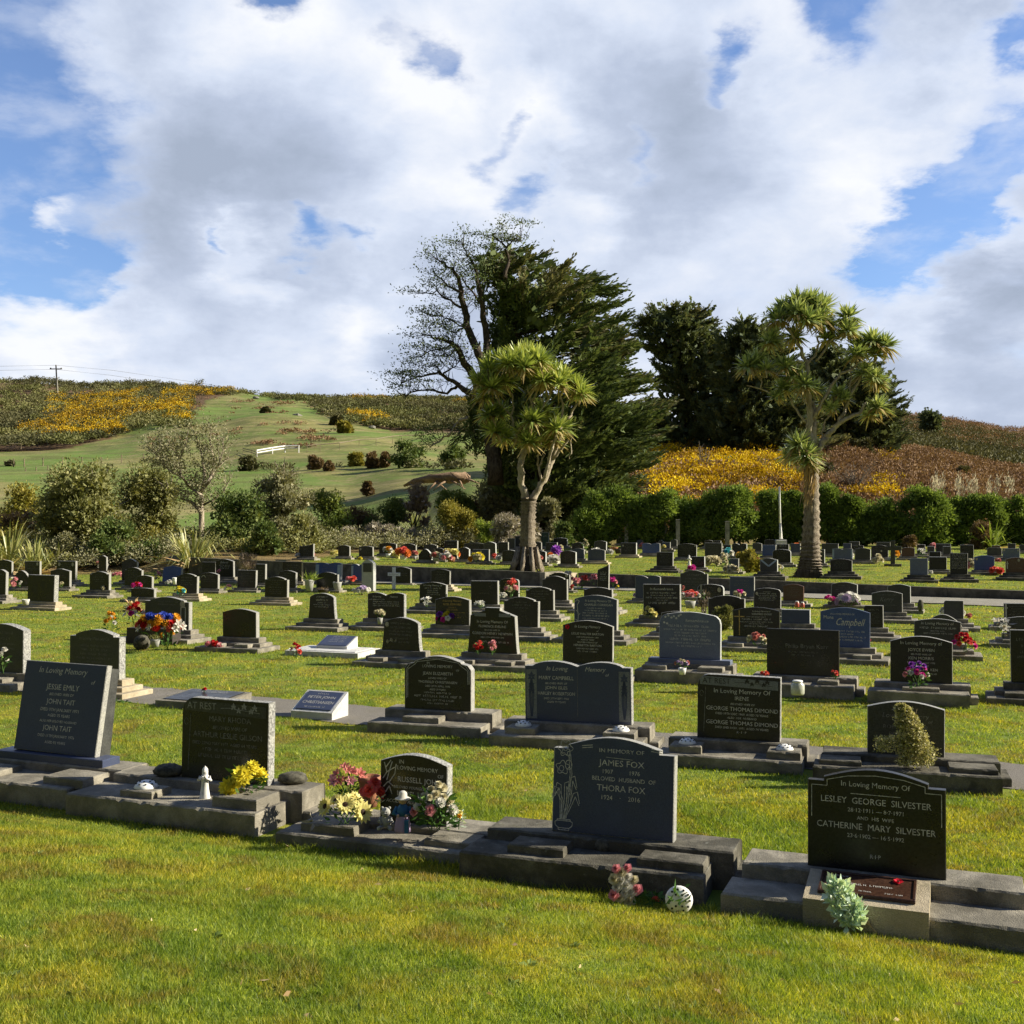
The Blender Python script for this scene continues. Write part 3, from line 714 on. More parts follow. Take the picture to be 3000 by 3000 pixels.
# ------------------------------------------------------------------ graves
def outline(style, W, H):
    w = W / 2; P = []
    def arc(x0, x1, z0, rise, n=12):
        return [(x0 + (x1 - x0) * i / n, z0 + rise * math.sin(math.pi * i / n)) for i in range(n + 1)]
    if style == 'flat': return [(-w, 0), (w, 0), (w, H), (-w, H)]
    if style == 'arch': return [(-w, 0), (w, 0)] + arc(w, -w, H * .88, H * .12)
    if style == 'round': 
        r_ = W * .14
        return [(-w, 0), (w, 0), (w, H - r_ * 1.3)] + [(w - r_ + r_ * math.cos(a), H - r_ * 1.3 + r_ * math.sin(a)) for a in (R(30), R(60), R(80))] + arc(w - r_, -w + r_, H - r_ * .3, r_ * .3, 8) + [(-w + r_ - r_ * math.cos(a), H - r_ * 1.3 + r_ * math.sin(a)) for a in (R(80), R(60), R(30))] + [(-w, H - r_ * 1.3)]
    if style == 'oneround':
        r_ = W * .14
        return [(-w, 0), (w, 0), (w, H), (-w + r_, H)] + [(-w + r_ - r_ * math.cos(a), H - r_ + r_ * math.sin(a)) for a in (R(80), R(60), R(30))] + [(-w, H - r_)]
    if style == 'shoulder':
        s = W * .12
        return [(-w, 0), (w, 0), (w, H * .86), (w - s, H * .86), (w - s, H * .90)] + arc(w - s, -w + s, H * .90, H * .10)[1:-1] + [(-w + s, H * .90), (-w + s, H * .86), (-w, H * .86)]
    if style == 'roundshoulder':
        s = W * .16
        return [(-w, 0), (w, 0), (w, H * .76), (w - s * .3, H * .84), (w - s * .9, H * .87), (w - s, H * .9)] + arc(w - s, -w + s, H * .90, H * .10)[1:-1] + [(-w + s, H * .9), (-w + s * .9, H * .87), (-w + s * .3, H * .84), (-w, H * .76)]
    if style == 'serp':
        n = 18
        return [(-w, 0), (w, 0)] + [(w - W * i / n, H * (.93 + .07 * math.cos(2 * math.pi * (i / n - .5)))) for i in range(n + 1)]
    if style == 'flare':
        n = 12
        side = [(w * (1 - .12 * (i / 6) ** .6), H * .84 * i / 6) for i in range(7)]
        return [(-w, 0)] + side + arc(w * .86, -w * .86, H * .87, H * .13)[1:-1] + [(-a, b) for a, b in reversed(side)][:-1]
    if style == 'blockflare':
        side = [(w * (1 - .11 * (i / 6) ** .7), H * .82 * i / 6) for i in range(7)]
        return [(-w, 0)] + side + [(w * .3, H * .94), (w * .3, H), (-w * .3, H), (-w * .3, H * .94)] + [(-a, b) for a, b in reversed(side)][:-1]
    if style == 'book':
        n = 10
        r_ = [(w - w * i / n, H * (.94 + .06 * math.sin(math.pi * (i / n) ** .8) - .05 * (i / n) ** 6)) for i in range(n + 1)]
        return [(-w, 0), (w, 0)] + r_ + [(-a, b) for a, b in reversed(r_[:-1])]
    if style == 'bookpanel':
        n = 10; q = w * .80
        r_ = [(w, H * .92), (q * 1.06, H * .92)] + [(q - q * i / n, H * (.95 + .05 * math.sin(math.pi * (i / n) ** .8) - .03 * (i / n) ** 6)) for i in range(n + 1)]
        return [(-w, 0), (w, 0)] + r_ + [(-a, b) for a, b in reversed(r_[:-1])]
    if style == 'peak': return [(-w, 0), (w, 0), (w, H * .88), (w * .15, H), (-w * .15, H), (-w, H * .88)]
    if style == 'slant': return [(-w, 0), (w, 0), (w * 1.0, H), (w * .6, H * .93), (-w, H * .78)]
    if style == 'semi': return [(-w, 0), (w, 0), (w, H * .45)] + arc(w, -w, H * .45, H * .55, 14)[1:-1] + [(-w, H * .45)]
    raise ValueError(style)

YAW = R(21.5)
TEXTURE_MAT = dict(black='letter')
def solve(x0, x1, yt, yb, h, yaw):
    """where the stone's foot stands, how wide and tall it is"""
    xc = (x0 + x1) / 2; P = hit(xc, yb, h)
    u = Vector((math.cos(yaw), -math.sin(yaw)))
    def along(px):
        a = (px - 1500) / F   # x = a*y
        # P + t u :  Px + t ux = a (Py + t uy)
        return (a * P.y - P.x) / (u.x - a * u.y)
    t0, t1 = along(x0), along(x1); W_ = t1 - t0; mid = (t0 + t1) / 2
    P2 = Vector((P.x + u.x * mid, P.y + u.y * mid, P.z))
    d = raydir(xc, yt); H_ = CZ + d.z / d.y * P2.y - P2.z
    return P2, W_, H_

GRAVES = []
BLK = {}
def grave(x0, x1, yt, yb, style, mat, label, plinth='step', lines=None, yaw=None, lean=0.0, thick=None, edge=None, cmat=None, group=None,
          cat='headstone', lettermat='letter', extra=None, name='headstone', blocks=None, base=None, seed=None, gh=None, pext=None):
    if yaw is None: yaw = YAW + (R(random.Random(int(x0 + yb)).uniform(-1.6, 1.6)) if yb < 1950 else 0)
    H0 = dict(near=0.24, step=0.24, cream=0.24, low=0.10, mid=0.26, none=0.0, far=0.16)[plinth] if gh is None else gh
    P, W_, H_ = solve(x0, x1, yt, yb, H0, yaw)
    if lean: H_ = H_ / math.cos(lean)
    g0 = gzf(P.x, P.y); rnd = random.Random(int(x0 * 7 + yb))
    root = thing(name, label, cat, (P.x, P.y, g0), -yaw, group or 'headstones of the cemetery')
    zb = P.z - g0
    th = thick or ((0.09 if W_ > .5 else .07) if P.y < 24 else (.15 if edge == 'palegrey' else .12))
    near = P.y < 24
    emat = edge or 'edgegrey'
    # concrete
    cm = cmat or ('cream' if plinth == 'cream' else 'concrete')
    e = dict(pext or {})
    if plinth == 'near':
        ex = e.get('ex', 0.26); ph = zb - e.get('st', .08); pf = e.get('pf', 0.5); el = e.get('el', ex)
        MB().rbox(-W_ / 2 - el, W_ / 2 + ex, -0.13, 0.24, -0.25, zb).build('beam', cm, root)
        MB().rbox(-W_ / 2 - el - .07, W_ / 2 + ex + e.get('pr', -.02), -pf, -0.132, -0.25, ph, b=.014).rbox(-W_ / 2 - el - .04, W_ / 2 + ex + .10, -0.125, 0.30, -0.25, ph * .55).build('platform', cm, root)
        n_ = Vector((math.sin(yaw), math.cos(yaw))); u_ = Vector((math.cos(yaw), -math.sin(yaw)))
        for (bx, bw, bd, bh) in (blocks if blocks is not None else [(-W_ * .36, .34, .26, .07), (W_ * .40, .34, .26, .07)]):
            yl = -pf + .09 + bd / 2
            if bx > 5: Q = P.xy + n_ * yl; k_ = (bx - 1500) / F; key = bx; bx = (k_ * Q.y - Q.x) / (u_.x - k_ * u_.y); q = Q + u_ * bx; BLK[key] = Vector((q.x, q.y, g0 + ph + bh))
            MB().rbox(bx - bw / 2, bx + bw / 2, yl - bd / 2, yl + bd / 2, ph - .02, ph + bh, b=.01).build('block', cm, root)
        foot = (W_ / 2 + ex + .08, -pf, .28)
    elif plinth in ('step', 'cream', 'mid'):
        a = 0.10; s1, s2 = zb * .62, zb * .34
        MB().box(-W_ / 2 - a, W_ / 2 + a, -0.12, 0.15, s1 - .03, zb, b=.008).build('top_step', cm, root)
        MB().box(-W_ / 2 - a - .12, W_ / 2 + a + .12, -0.26, 0.20, s2 - .04, s1, b=.01).build('middle_step', cm, root)
        MB().box(-W_ / 2 - a - .24, W_ / 2 + a + .26, -0.55 if plinth != 'cream' else -.42, 0.26, -0.25, s2, b=.01).build('bottom_step', cm, root)
        if near:
            for bx in (-W_ * .38, W_ * .38):
                MB().box(bx - .16, bx + .16, -.46, -.262, s2 - .02, s2 + .07, b=.008).build('block', cm, root)
        foot = (W_ / 2 + a + .25, -.55, .26)
    elif plinth == 'far':
        MB().box(-W_ / 2 - .22, W_ / 2 + .24, -0.35, 0.2, -0.25, zb * .5, b=.01).build('bottom_step', cm, root)
        MB().box(-W_ / 2 - .1, W_ / 2 + .1, -0.12, 0.14, zb * .5 - .03, zb, b=.008).build('top_step', cm, root)
        foot = (W_ / 2 + .2, -.35, .2)
    elif plinth == 'low':
        MB().box(-W_ / 2 - .18, W_ / 2 + .18, -0.38, 0.14, -0.25, zb, b=.01).build('kerb', cm, root); foot = (W_ / 2 + .18, -.38, .14)
    else: foot = (W_ / 2, -.05, .05)
    FOOT.append((P.x, P.y, foot[0], foot[1], foot[2], math.cos(yaw), math.sin(yaw)))
    # tablet
    tb = MB().prism(outline(style, W_, H_), -th / 2, th / 2, 0, 1, b=.006 if near else .01)
    if base:   # polished foot slab under the tablet
        MB().box(-W_ / 2 - base, W_ / 2 + base, -0.11, 0.12, zb - .002, zb + .07, b=.006).build('foot_slab', mat, root)
    tab = tb.build('tablet', [mat, emat], root); tab.location = (0, 0, zb + (0.07 if base else -.003)); tab.rotation_euler = (-lean - (R(rnd.uniform(-.6, 1.8)) if not near else 0), R(rnd.uniform(-.7, .7)), 0)
    yf = -th / 2 - .0015
    lm = MB(); any_ = False
    if lines:
        z = H_ * (lines[0] if isinstance(lines[0], (int, float)) else .93)
        for ln in lines:
            if isinstance(ln, (int, float)): z = H_ * ln; continue
            txt, sz = ln[0], ln[1] * H_; o = ln[2] if len(ln) > 2 else {}
            zc = z - sz * .5
            if txt.startswith('~'): add_scrawl(lm, W_ * float(txt[1:] or .6), sz, o.get('x', 0) * W_, zc, yf, rnd)
            elif txt: add_text(lm, txt, sz, o.get('x', 0) * W_, zc, yf, W_ * o.get('w', .86), o.get('sh', 0), o.get('off', 0), o.get('sx', 1.0), 0, o.get('arc', 0))
            z -= sz * o.get('gap', 1.28); any_ = True
    elif lines is None:
        z = H_ * .86; k = rnd.randint(4, 7)
        for i in range(k):
            sz = H_ * rnd.choice((.06, .085, .06)) * (1.3 if i == 0 else 1); add_scrawl(lm, W_ * rnd.uniform(.35, .72), sz, 0, z - sz / 2, yf, rnd); z -= sz * 1.5
        any_ = True; lettermat = 'fadedletter'
    if any_: lm.build('inscription', lettermat, tab)
    if extra: extra(tab, W_, H_, yf, root, zb)
    GRAVES.append((root, P, W_, H_)); return root

def panels_side(col='lightblue', fw=.13):
    def f(tab, W_, H_, yf, root, zb):
        for s in (-1, 1):
            a, b = sorted((s * W_ * .49, s * W_ * (.49 - fw))); MB().box(a, b, yf - .006, yf + .003, H_ * .06, H_ * .88, b=.001).build('side_panel', col, tab)
    return f
def ovals(*pos):
    def f(tab, W_, H_, yf, root, zb):
        for (x, z, r_) in pos:
            pts = [(x * W_ + r_ * W_ * math.cos(a) * .8, z * H_ + r_ * W_ * math.sin(a)) for a in [2 * math.pi * i / 14 for i in range(14)]]
            MB().prism(pts, yf - .008, yf + .002, b=.002).build('oval_photo', 'photo', tab)
    return f
def multi(*fs):
    def f(*a):
        for q in fs: q(*a)
    return f
def poppy(x, z, r_):
    def f(tab, W_, H_, yf, root, zb):
        o = blossom_mesh('daisy', 'ppoppy', 'pdark', 5).copy(); add_child(o, tab, 'poppy', (x * W_, yf - .01, z * H_), (R(90), 0, 0), r_)
    return f
def border(col='letter', wd=.004, pts=None):
    def f(tab, W_, H_, yf, root, zb):
        mb = MB(); 
        for p in pts: mb.ribbon([(a * W_, b * H_) for a, b in p], wd, yf)
        mb.build('border_line', col, tab)
    return f
def fox_flower(tab, W_, H_, yf, root, zb):
    mb = MB(); cx = -.40
    def rib(p, w=.0045): mb.ribbon([(a * W_, b * H_) for a, b in p], w, yf)
    def loop(x, z, rx, rz, n=16, ph=0, rip=0.0, k=6): rib([(x + rx * (1 + rip * math.cos(k * (2 * math.pi * i / n))) * math.cos(2 * math.pi * i / n + ph), z + rz * (1 + rip * math.cos(k * (2 * math.pi * i / n))) * math.sin(2 * math.pi * i / n + ph)) for i in range(n + 1)])
    loop(cx, .86, .055, .075, 42, 0, .18, 6); loop(cx, .86, .018, .025, 12); loop(cx, .84, .03, .04, 24, 0, .3, 5)
    loop(cx - .02, .66, .05, .062, 36, .3, .2, 5); loop(cx + .03, .69, .028, .05, 16); loop(cx - .03, .65, .02, .03, 12)
    rib([(cx + .03, .80), (cx + .045, .6), (cx + .03, .42), (cx + .01, .2), (cx + .0, .14)]); rib([(cx + .045, .80), (cx + .06, .6), (cx + .04, .4), (cx + .02, .14)])
    for (dx, top, side) in ((-.05, .44, -1), (-.03, .48, -1), (.0, .5, 1), (.05, .56, 1), (.075, .4, 1)):
        rib([(cx - .02 + dx * .25, .13), (cx + dx * .7, .3), (cx + dx, top), (cx + dx + side * .035, top + .02), (cx + dx + side * .055, top - .10)])
        rib([(cx - .01 + dx * .25, .13), (cx + dx * .7 + .018, .3), (cx + dx + .018 * side, top - .03), (cx + dx + side * .05, top - .12)])
    rib([(cx - .055, .13), (cx + .055, .13), (cx + .055, .115), (cx + .075, .10), (cx + .07, .065), (cx + .045, .04), (cx + .045, .02), (cx - .045, .02), (cx - .045, .04), (cx - .07, .065), (cx - .075, .10), (cx - .055, .115), (cx - .055, .13)], .006)
    rib([(cx - .055, .115), (cx + .055, .115)], .005); rib([(cx - .045, .04), (cx + .045, .04)], .005)
    for s in (-1, 1):
        for dz in (0, .022): rib([(s * .24 + .07, .915 - dz), (s * .33 + .07, .90 - dz)], .005)
    rib([(-.06, .80), (.16, .79)], .003)
    mb.build('flower_carving', 'letter', tab)
def crack_leaves(x, z, s, mb, yf, W_, H_):
    for a in (90, 150, 30, 215, 325):
        r_ = s * (1.0 if a == 90 else .8); c, q = math.cos(R(a)), math.sin(R(a)); px_, pz_ = x * W_, z * H_
        mb.add([(px_, yf, pz_), (px_ + r_ * c * .5 + r_ * q * .28, yf, pz_ + r_ * q * .5 - r_ * c * .28), (px_ + r_ * c, yf, pz_ + r_ * q), (px_ + r_ * c * .5 - r_ * q * .28, yf, pz_ + r_ * q * .5 + r_ * c * .28)], [(0, 1, 2, 3)], 0)
def at_rest(word='AT REST', dim=False):
    def f(tab, W_, H_, yf, root, zb):
        pm = 'panel' if not dim else 'charcoal'
        pts = [(-W_ * .47, H_ * .84), (W_ * .47, H_ * .80), (W_ * .47, H_ * .94), (-W_ * .42, H_ * .97), (-W_ * .47, H_ * .93)]
        MB().prism(pts, yf - .002, yf + .001, b=.0005).build('carved_band', pm, tab)
        mb = MB(); add_text(mb, word, H_ * .12, -W_ * .27, H_ * .90, yf - .0032, W_ * .34); 
        for (x, z, s) in ((.10, .91, .035), (.16, .87, .03), (.22, .92, .035), (.30, .87, .03), (.34, .91, .035)): crack_leaves(x, z, s * W_ * 1.3, mb, yf - .0032, W_, H_)
        mb.ribbon([(-.05 * W_, H_ * .89), (.06 * W_, H_ * .90), (.4 * W_, H_ * .86)], .004, yf - .0032)
        mb.build('ivy_carving', 'black' if not dim else 'edgegrey', tab)
        MB().ribbon([(-W_ * .40, H_ * .80), (-W_ * .42, H_ * .1)], .005, yf).ribbon([(-W_ * .45 + .02 * math.cos(a), H_ * .7 + .03 * math.sin(a)) for a in [i * .6 for i in range(11)]], .004, yf).build('scroll_line', 'fadedletter', tab)
    return f
def tulip_panels(tab, W_, H_, yf, root, zb):
    for s in (-1, 1):
        a, b = sorted((s * W_ * .485, s * W_ * .385)); MB().box(a, b, yf - .003, yf + .002, H_ * .05, H_ * .86, b=.001).build('carved_panel', 'panel', tab)
        mb = MB(); cx = s * .435
        for (z, r_) in ((.74, .035), (.60, .03), (.50, .03)): crack_leaves(cx, z, r_ * W_ * 1.5, mb, yf - .0045, W_, H_)
        for dx in (-.02, -.008, .006, .02): mb.ribbon([(cx * W_ + dx * .2 * W_, H_ * .08), (cx * W_ + dx * W_ * .9, H_ * .3), (cx * W_ + dx * W_, H_ * .5), (cx * W_ + dx * W_ * .2, H_ * .72)], .012, yf - .0045)
        mb.build('tulip_carving', 'navy', tab)
    MB().ribbon([(0, H_ * .10), (0, H_ * .88)], .004, yf).build('spine_line', 'fadedletter', tab)

# ------------------------------------------------------------------ flowers
_bm = {}
def blossom_mesh(kind, c1, c2='pyellow', n=None):
    key = (kind, c1, c2, n)
    if key in _bm: return _bm[key]
    rnd = random.Random(len(kind) * 7 + len(_bm)); mb = MB()
    def petal_(a, tilt, L, w, r0=0.0, cup=0.1, z0=0.0, mi=0):
        c, s = math.cos(a), math.sin(a)
        def q(r_, lat, z): return (c * r_ - s * lat, s * r_ + c * lat, z)
        ct, st = math.cos(tilt), math.sin(tilt)
        mb.add([q(r0, -w * .25, z0), q(r0, w * .25, z0), q(r0 + L * .6 * ct, w * .5, z0 + L * .6 * st), q(r0 + L * ct, 0, z0 + L * st - cup * L), q(r0 + L * .6 * ct, -w * .5, z0 + L * .6 * st)], [(0, 1, 2, 3, 4)], mi)
    if kind == 'daisy':
        n = n or 13
        for k in range(n): petal_(2 * math.pi * k / n, .25, .85, 4.4 / n, .15, .1)
        for k in range(n): petal_(2 * math.pi * (k + .5) / n, .55, .7, 3.8 / n, .12, .1, .04)
        mb.ball((0, 0, .06), .3, 1, 8, 4, (1, 1, .45))
    elif kind == 'rose':
        for ring, (m_, tilt, L, w, z0) in enumerate(((5, .15, .9, 1.0, -.2), (5, .6, .8, .95, -.1), (5, 1.0, .65, .8, 0), (4, 1.25, .55, .6, .1), (3, 1.45, .45, .4, .15))):
            for k in range(m_): petal_(2 * math.pi * (k + .5 * (ring % 2)) / m_ + ring * .4, tilt, L, w, .06, .05, z0)
        mb.ball((0, 0, -.2), .3, 0, 7, 4)
    elif kind == 'pom':
        m_ = n or 46
        for k in range(m_):
            z = 1 - 1.5 * (k + .5) / m_; a = k * 2.4; t = math.asin(max(-1, min(1, z))); petal_(a, t, .95, .42, .05, .05, 0)
        mb.ball((0, 0, 0), .55, 0, 8, 5)
    elif kind == 'lily':
        for k in range(6): petal_(math.pi * k / 3, .55, 1.05, .48, .08, .2)
        for k in range(6): petal_(math.pi * (k + .5) / 3, .9, .6, .3, .08, .1)
    elif kind == 'bud': mb.ball((0, 0, 0), .7, 0, 7, 5, (1, 1, 1.2), .2)
    me_o = mb.build('blossom', [c1, c2]); COL.objects.unlink(me_o); _bm[key] = me_o; return me_o
def add_child(o, parent, name, loc, rot, s):
    COL.objects.link(o); o.name = name; o.parent = parent; o.location = loc; o.rotation_euler = rot; o.scale = (s, s, s) if not isinstance(s, tuple) else s
    return o
BQ = []
def bouquet(px, py, w, h, heads, label, hz=0.0, pot=None, leaf='foliage', kind='rose', name='flower_bunch', spread=1.0, group='flowers left on the graves', cat='flowers', dist=None, stems=False, nleaf=60, seed=0, joined=None, offset=None):
    """px,py: where it stands in the photo; w,h its size there; heads: list of (petal material, kind, count)"""
    P = hit(px, py, hz) if dist is None else atd(px, py, dist)
    if P.y > 18: w *= 1.2; h *= 1.12; spread *= 1.2
    k = P.y / F; Wm, Hm = w * k, h * k; rnd = random.Random(int(px * 3 + py + seed))
    root = thing(name, label, cat, P, rnd.uniform(0, 6), group); root.rotation_euler.z = 0
    near = (P.y < 11) if joined is None else not joined
    ph = 0
    if pot:
        ph = Hm * .42; r_ = max(Wm * .26, .05)
        MB().lathe([(r_ * .7, 0), (r_ * .85, ph * .5), (r_, ph), (r_ * .9, ph), (r_ * .86, ph * .9)], 12).build('pot', pot, root, True)
    tot = sum(c for _, _, c in heads); hs = []; i = 0
    for (mat, kd, cnt) in heads:
        for _ in range(cnt):
            a = i * 2.399 + rnd.uniform(-.3, .3); q = math.sqrt((i + .5) / tot); 
            x = q * math.cos(a) * (Wm * .5 - .0) * .85; y = q * math.sin(a) * min(Wm * .32, .2) ; zf = ph + (Hm - ph) * (.48 + .42 * (1 - q * q) + rnd.uniform(-.18, .1))
            hs.append((mat, kd, Vector((x, y, zf)))); i += 1
    rnd.shuffle(hs)
    sz = spread * max(.5 * Wm / math.sqrt(max(tot, 1)) * .95, .012)
    joint = {}
    for (mat, kd, p) in hs:
        out = (p - Vector((0, 0, ph + (Hm - ph) * .3))).normalized(); out = (out + Vector((0, -.6, .25)) + Vector((rnd.uniform(-.3, .3), rnd.uniform(-.2, .2), rnd.uniform(-.2, .2)))).normalized()
        q = out.to_track_quat('Z', 'Y'); s = sz * rnd.uniform(.8, 1.2)
        src = blossom_mesh(kd, mat, 'pdark' if mat == 'ppale' else 'pyellow')
        if near: add_child(src.copy(), root, 'blossom', p, q.to_euler(), s)
        else:
            mb = joint.setdefault(mat, MB()); mx = Matrix.Translation(p) @ q.to_matrix().to_4x4() @ Matrix.Scale(s, 4)
            mb.add([mx @ v.co for v in src.data.vertices], [tuple(f.vertices) for f in src.data.polygons])
    for mat, mb in joint.items(): mb.build('blossom', mat, root)
    # greenery
    n = nleaf if near else max(14, nleaf // 3)
    if n:
        a = RNG.uniform(0, 2 * math.pi, n); q = np.sqrt(RNG.random(n)); z0 = ph + (Hm - ph) * RNG.uniform(.05, .7, n)
        P_ = np.stack([q * np.cos(a) * Wm * .34, q * np.sin(a) * Wm * .2, z0], -1); D = np.stack([np.cos(a), np.sin(a) * .7 - .2, RNG.uniform(-.2, 1.0, n)], -1)
        arr_mesh('foliage', leaves(P_, D, max(Hm * .24, .02), max(Hm * .045, .006), .3), 4, leaf, root)
    if stems or not pot:
        mb = MB()
        for (_, _, p) in hs[:10 if near else 4]: mb.tube([Vector((rnd.uniform(-.1, .1) * Wm, 0, -.005 + ph * .9)), p * .55 + Vector((0, 0, .0)), p], .0028 if near else .005, 4)
        mb.build('stems', 'foliage', root)
    return root
def dome(px, py, w, label, hz, grp='white flower holders on the grave blocks'):
    P = BLK.get(px) or hit(px, py, hz); r_ = w * P.y / F / 2
    root = thing('flower_holder', label, 'flower holder', P, 0, grp)
    prof = [(r_, 0), (r_ * 1.02, r_ * .08), (r_ * .9, r_ * .3), (r_ * .66, r_ * .52), (r_ * .3, r_ * .62), (.005, r_ * .64)]
    MB().lathe(prof, 18).build('dome', 'whitepaint', root, True)
    mb = MB()
    for (q, z, k) in ((.80, .42, 9), (.50, .60, 6)):
        for i in range(k):
            a = 2 * math.pi * i / k + q; mb.ball((r_ * q * math.cos(a), r_ * q * math.sin(a), r_ * z), r_ * .10, 0, 6, 4, (1, 1, .6))
    mb.build('hole', 'holes', root)
    return root
# ------------------------------------------------------------------ the graves, nearest row first
T = R(6)
G = grave
# front row
G(52, 290, 1968, 2228, 'flat', 'navy', 'slate blue headstone leaning back, lettered JESSIE EMILY, far left of the front row', 'near', lean=R(10), thick=.07, edge='edgegrey', base=.16,
  lines=[.95, ('In Loving Memory', .095, dict(sh=.25, w=.66, x=-.02)), ('of', .06, dict(sh=.25, x=.36, gap=1.1)), ('JESSIE EMILY', .088, dict(w=.62, gap=1.15)), ('BELOVED WIFE OF', .042, dict(sh=.2, w=.5, gap=1.5)), ('JOHN TAIT', .082, dict(w=.46)),
         ('DIED 9TH JANUARY 1971', .05, dict(w=.64)), ('AGED 75 YEARS', .045, dict(w=.44, gap=1.5)), ('ALSO HER BELOVED HUSBAND', .038, dict(sh=.2, w=.78, gap=1.4)), ('JOHN TAIT', .082, dict(w=.46)), ('DIED 11TH JANUARY 1976', .045, dict(w=.62, gap=1.6)), ('AGED 82 YEARS', .042, dict(w=.44))],
  cmat='concrete', pext=dict(el=.5, ex=.40, pf=.62, pr=-.18), gh=.27, yaw=R(22), blocks=[(229, .46, .34, .07), (-.40, .34, .34, .05)],
  extra=lambda tab, W_, H_, yf, root, zb: MB().prism([(-.5 * W_, 0), (.5 * W_, 0), (.47 * W_, H_ * .97), (-.47 * W_, H_ * .97)], .036, .17, b=.004).build('back_wedge', 'charcoal', tab))
G(545, 797, 2047, 2287, 'oneround', 'black', 'dark headstone with rough spotted side, lettered MARY RHODA, behind the yellow chrysanthemums', 'near', edge='roughgrey', thick=.10, lettermat='fadedletter', lean=R(1),
  lines=[.80, ('MARY RHODA', .095, dict(w=.62, x=.06)), ('BELOVED WIFE OF', .06, dict(w=.6, sh=.2, x=.06)), ('ARTHUR LESLIE GILSON', .095, dict(w=.84, x=.03)), ('DIED 22ND MAY 1971. AGED 64 YEARS', .055, dict(w=.84)), ('~.5', .06), ('~.6', .06)],
  extra=at_rest('AT REST', True), gh=.27, pext=dict(el=.70, ex=.40, pf=.64, pr=-.12), blocks=[(432, .34, .26, .06), (725, .44, .34, .09)], cmat='concrete', yaw=R(22))
G(1123, 1318, 2208, 2408, 'arch', 'black', 'small headstone with rough top edge lettered RUSSELL JOHN, crowded by toys and flowers', 'near', edge='roughgrey', gh=.15, thick=.10,
  lines=[.93, ('IN', .085, dict(x=-.18, gap=1.05)), ('LOVING MEMORY', .085, dict(w=.6, x=.06, gap=.95)), ('OF', .075, dict(x=.40, gap=1.0)), ('RUSSELL JOHN', .11, dict(w=.72, x=.09)), ('BELOVED YOUNGEST SON OF', .055, dict(w=.78, sh=.25, x=.05)), ('ISABEL LLOYD', .105, dict(w=.66, x=.06)),
         ('ACCIDENTALLY DROWNED', .07, dict(w=.9, sh=.25)), ('JAN 19', .08, dict(x=.05, w=.3))],
  extra=multi(border(pts=[[(-.46, .62), (-.40, .72), (-.44, .86)], [(-.40, .60), (-.36, .75), (-.32, .88)], [(-.40, .72), (-.28, .80)], [(-.42, .78), (-.34, .90)], [(-.36, .58), (-.28, .70), (-.26, .85)], [(-.45, .5), (-.38, .58), (-.30, .52)], [(-.42, .42), (-.36, .52), (-.32, .40)]], wd=.008)),
  pext=dict(el=.62, ex=.46, pf=.50, st=.05, pr=-.14), blocks=[(985, .48, .26, .07), (1335, .40, .26, .05)], cmat='concrete')
G(1622, 1975, 2163, 2447, 'shoulder', 'navy', 'slate blue headstone with line-carved daffodils in a pot, lettered JAMES FOX and THORA FOX', 'near', thick=.10, edge='edgegrey', lean=R(4.5), cmat='darkconcrete',
  lines=[.895, ('IN MEMORY OF', .058, dict(w=.50, x=.07, sx=1.2, gap=1.9)), ('JAMES FOX', .088, dict(w=.48, x=.07, sx=1.1, gap=1.15)), ('1907          1976', .06, dict(w=.44, x=.07, gap=1.25)), ('BELOVED  HUSBAND  OF', .06, dict(w=.74, x=.09, gap=1.3)), ('THORA FOX', .09, dict(w=.48, x=.07, gap=1.2)), ('1924    ·    2016', .065, dict(w=.44, x=.07))],
  extra=fox_flower, gh=.27, pext=dict(el=.48, ex=.44, pf=.50, pr=-.14), blocks=[(1583, .42, .24, .06), (1970, .46, .22, .06)], yaw=R(20.5))
G(2364, 2766, 2255, 2552, 'shoulder', 'black', 'polished black shouldered headstone lettered LESLEY GEORGE SILVESTER, right end of front row', 'near', thick=.075, edge='black', lean=R(2),
  lines=[.885, ('In Loving Memory Of', .075, dict(w=.62, x=0, gap=2.1)), ('LESLEY  GEORGE  SILVESTER', .088, dict(w=.80, gap=1.2)), ('28·12·1911 — 8·7·1971', .056, dict(w=.52, gap=1.4)), ('AND  HIS  WIFE', .05, dict(w=.30, gap=1.35)), ('CATHERINE  MARY  SILVESTER', .088, dict(w=.86, gap=1.2)), ('23·6·1902 — 16·5·1992', .056, dict(w=.54, gap=3.4)), ('R·I·P', .055, dict(w=.12))],
  extra=border(pts=[[(-.47, .50), (-.47, .815), (-.355, .815), (-.355, .875), (-.2, .925), (0, .945), (.2, .925), (.355, .875), (.355, .815), (.47, .815), (.47, .50)], [(-.18, .755), (.18, .755)]], wd=.004),
  gh=.26, pext=dict(el=.42, ex=.46, pf=.50, st=.10, pr=.2), blocks=[], yaw=R(22))
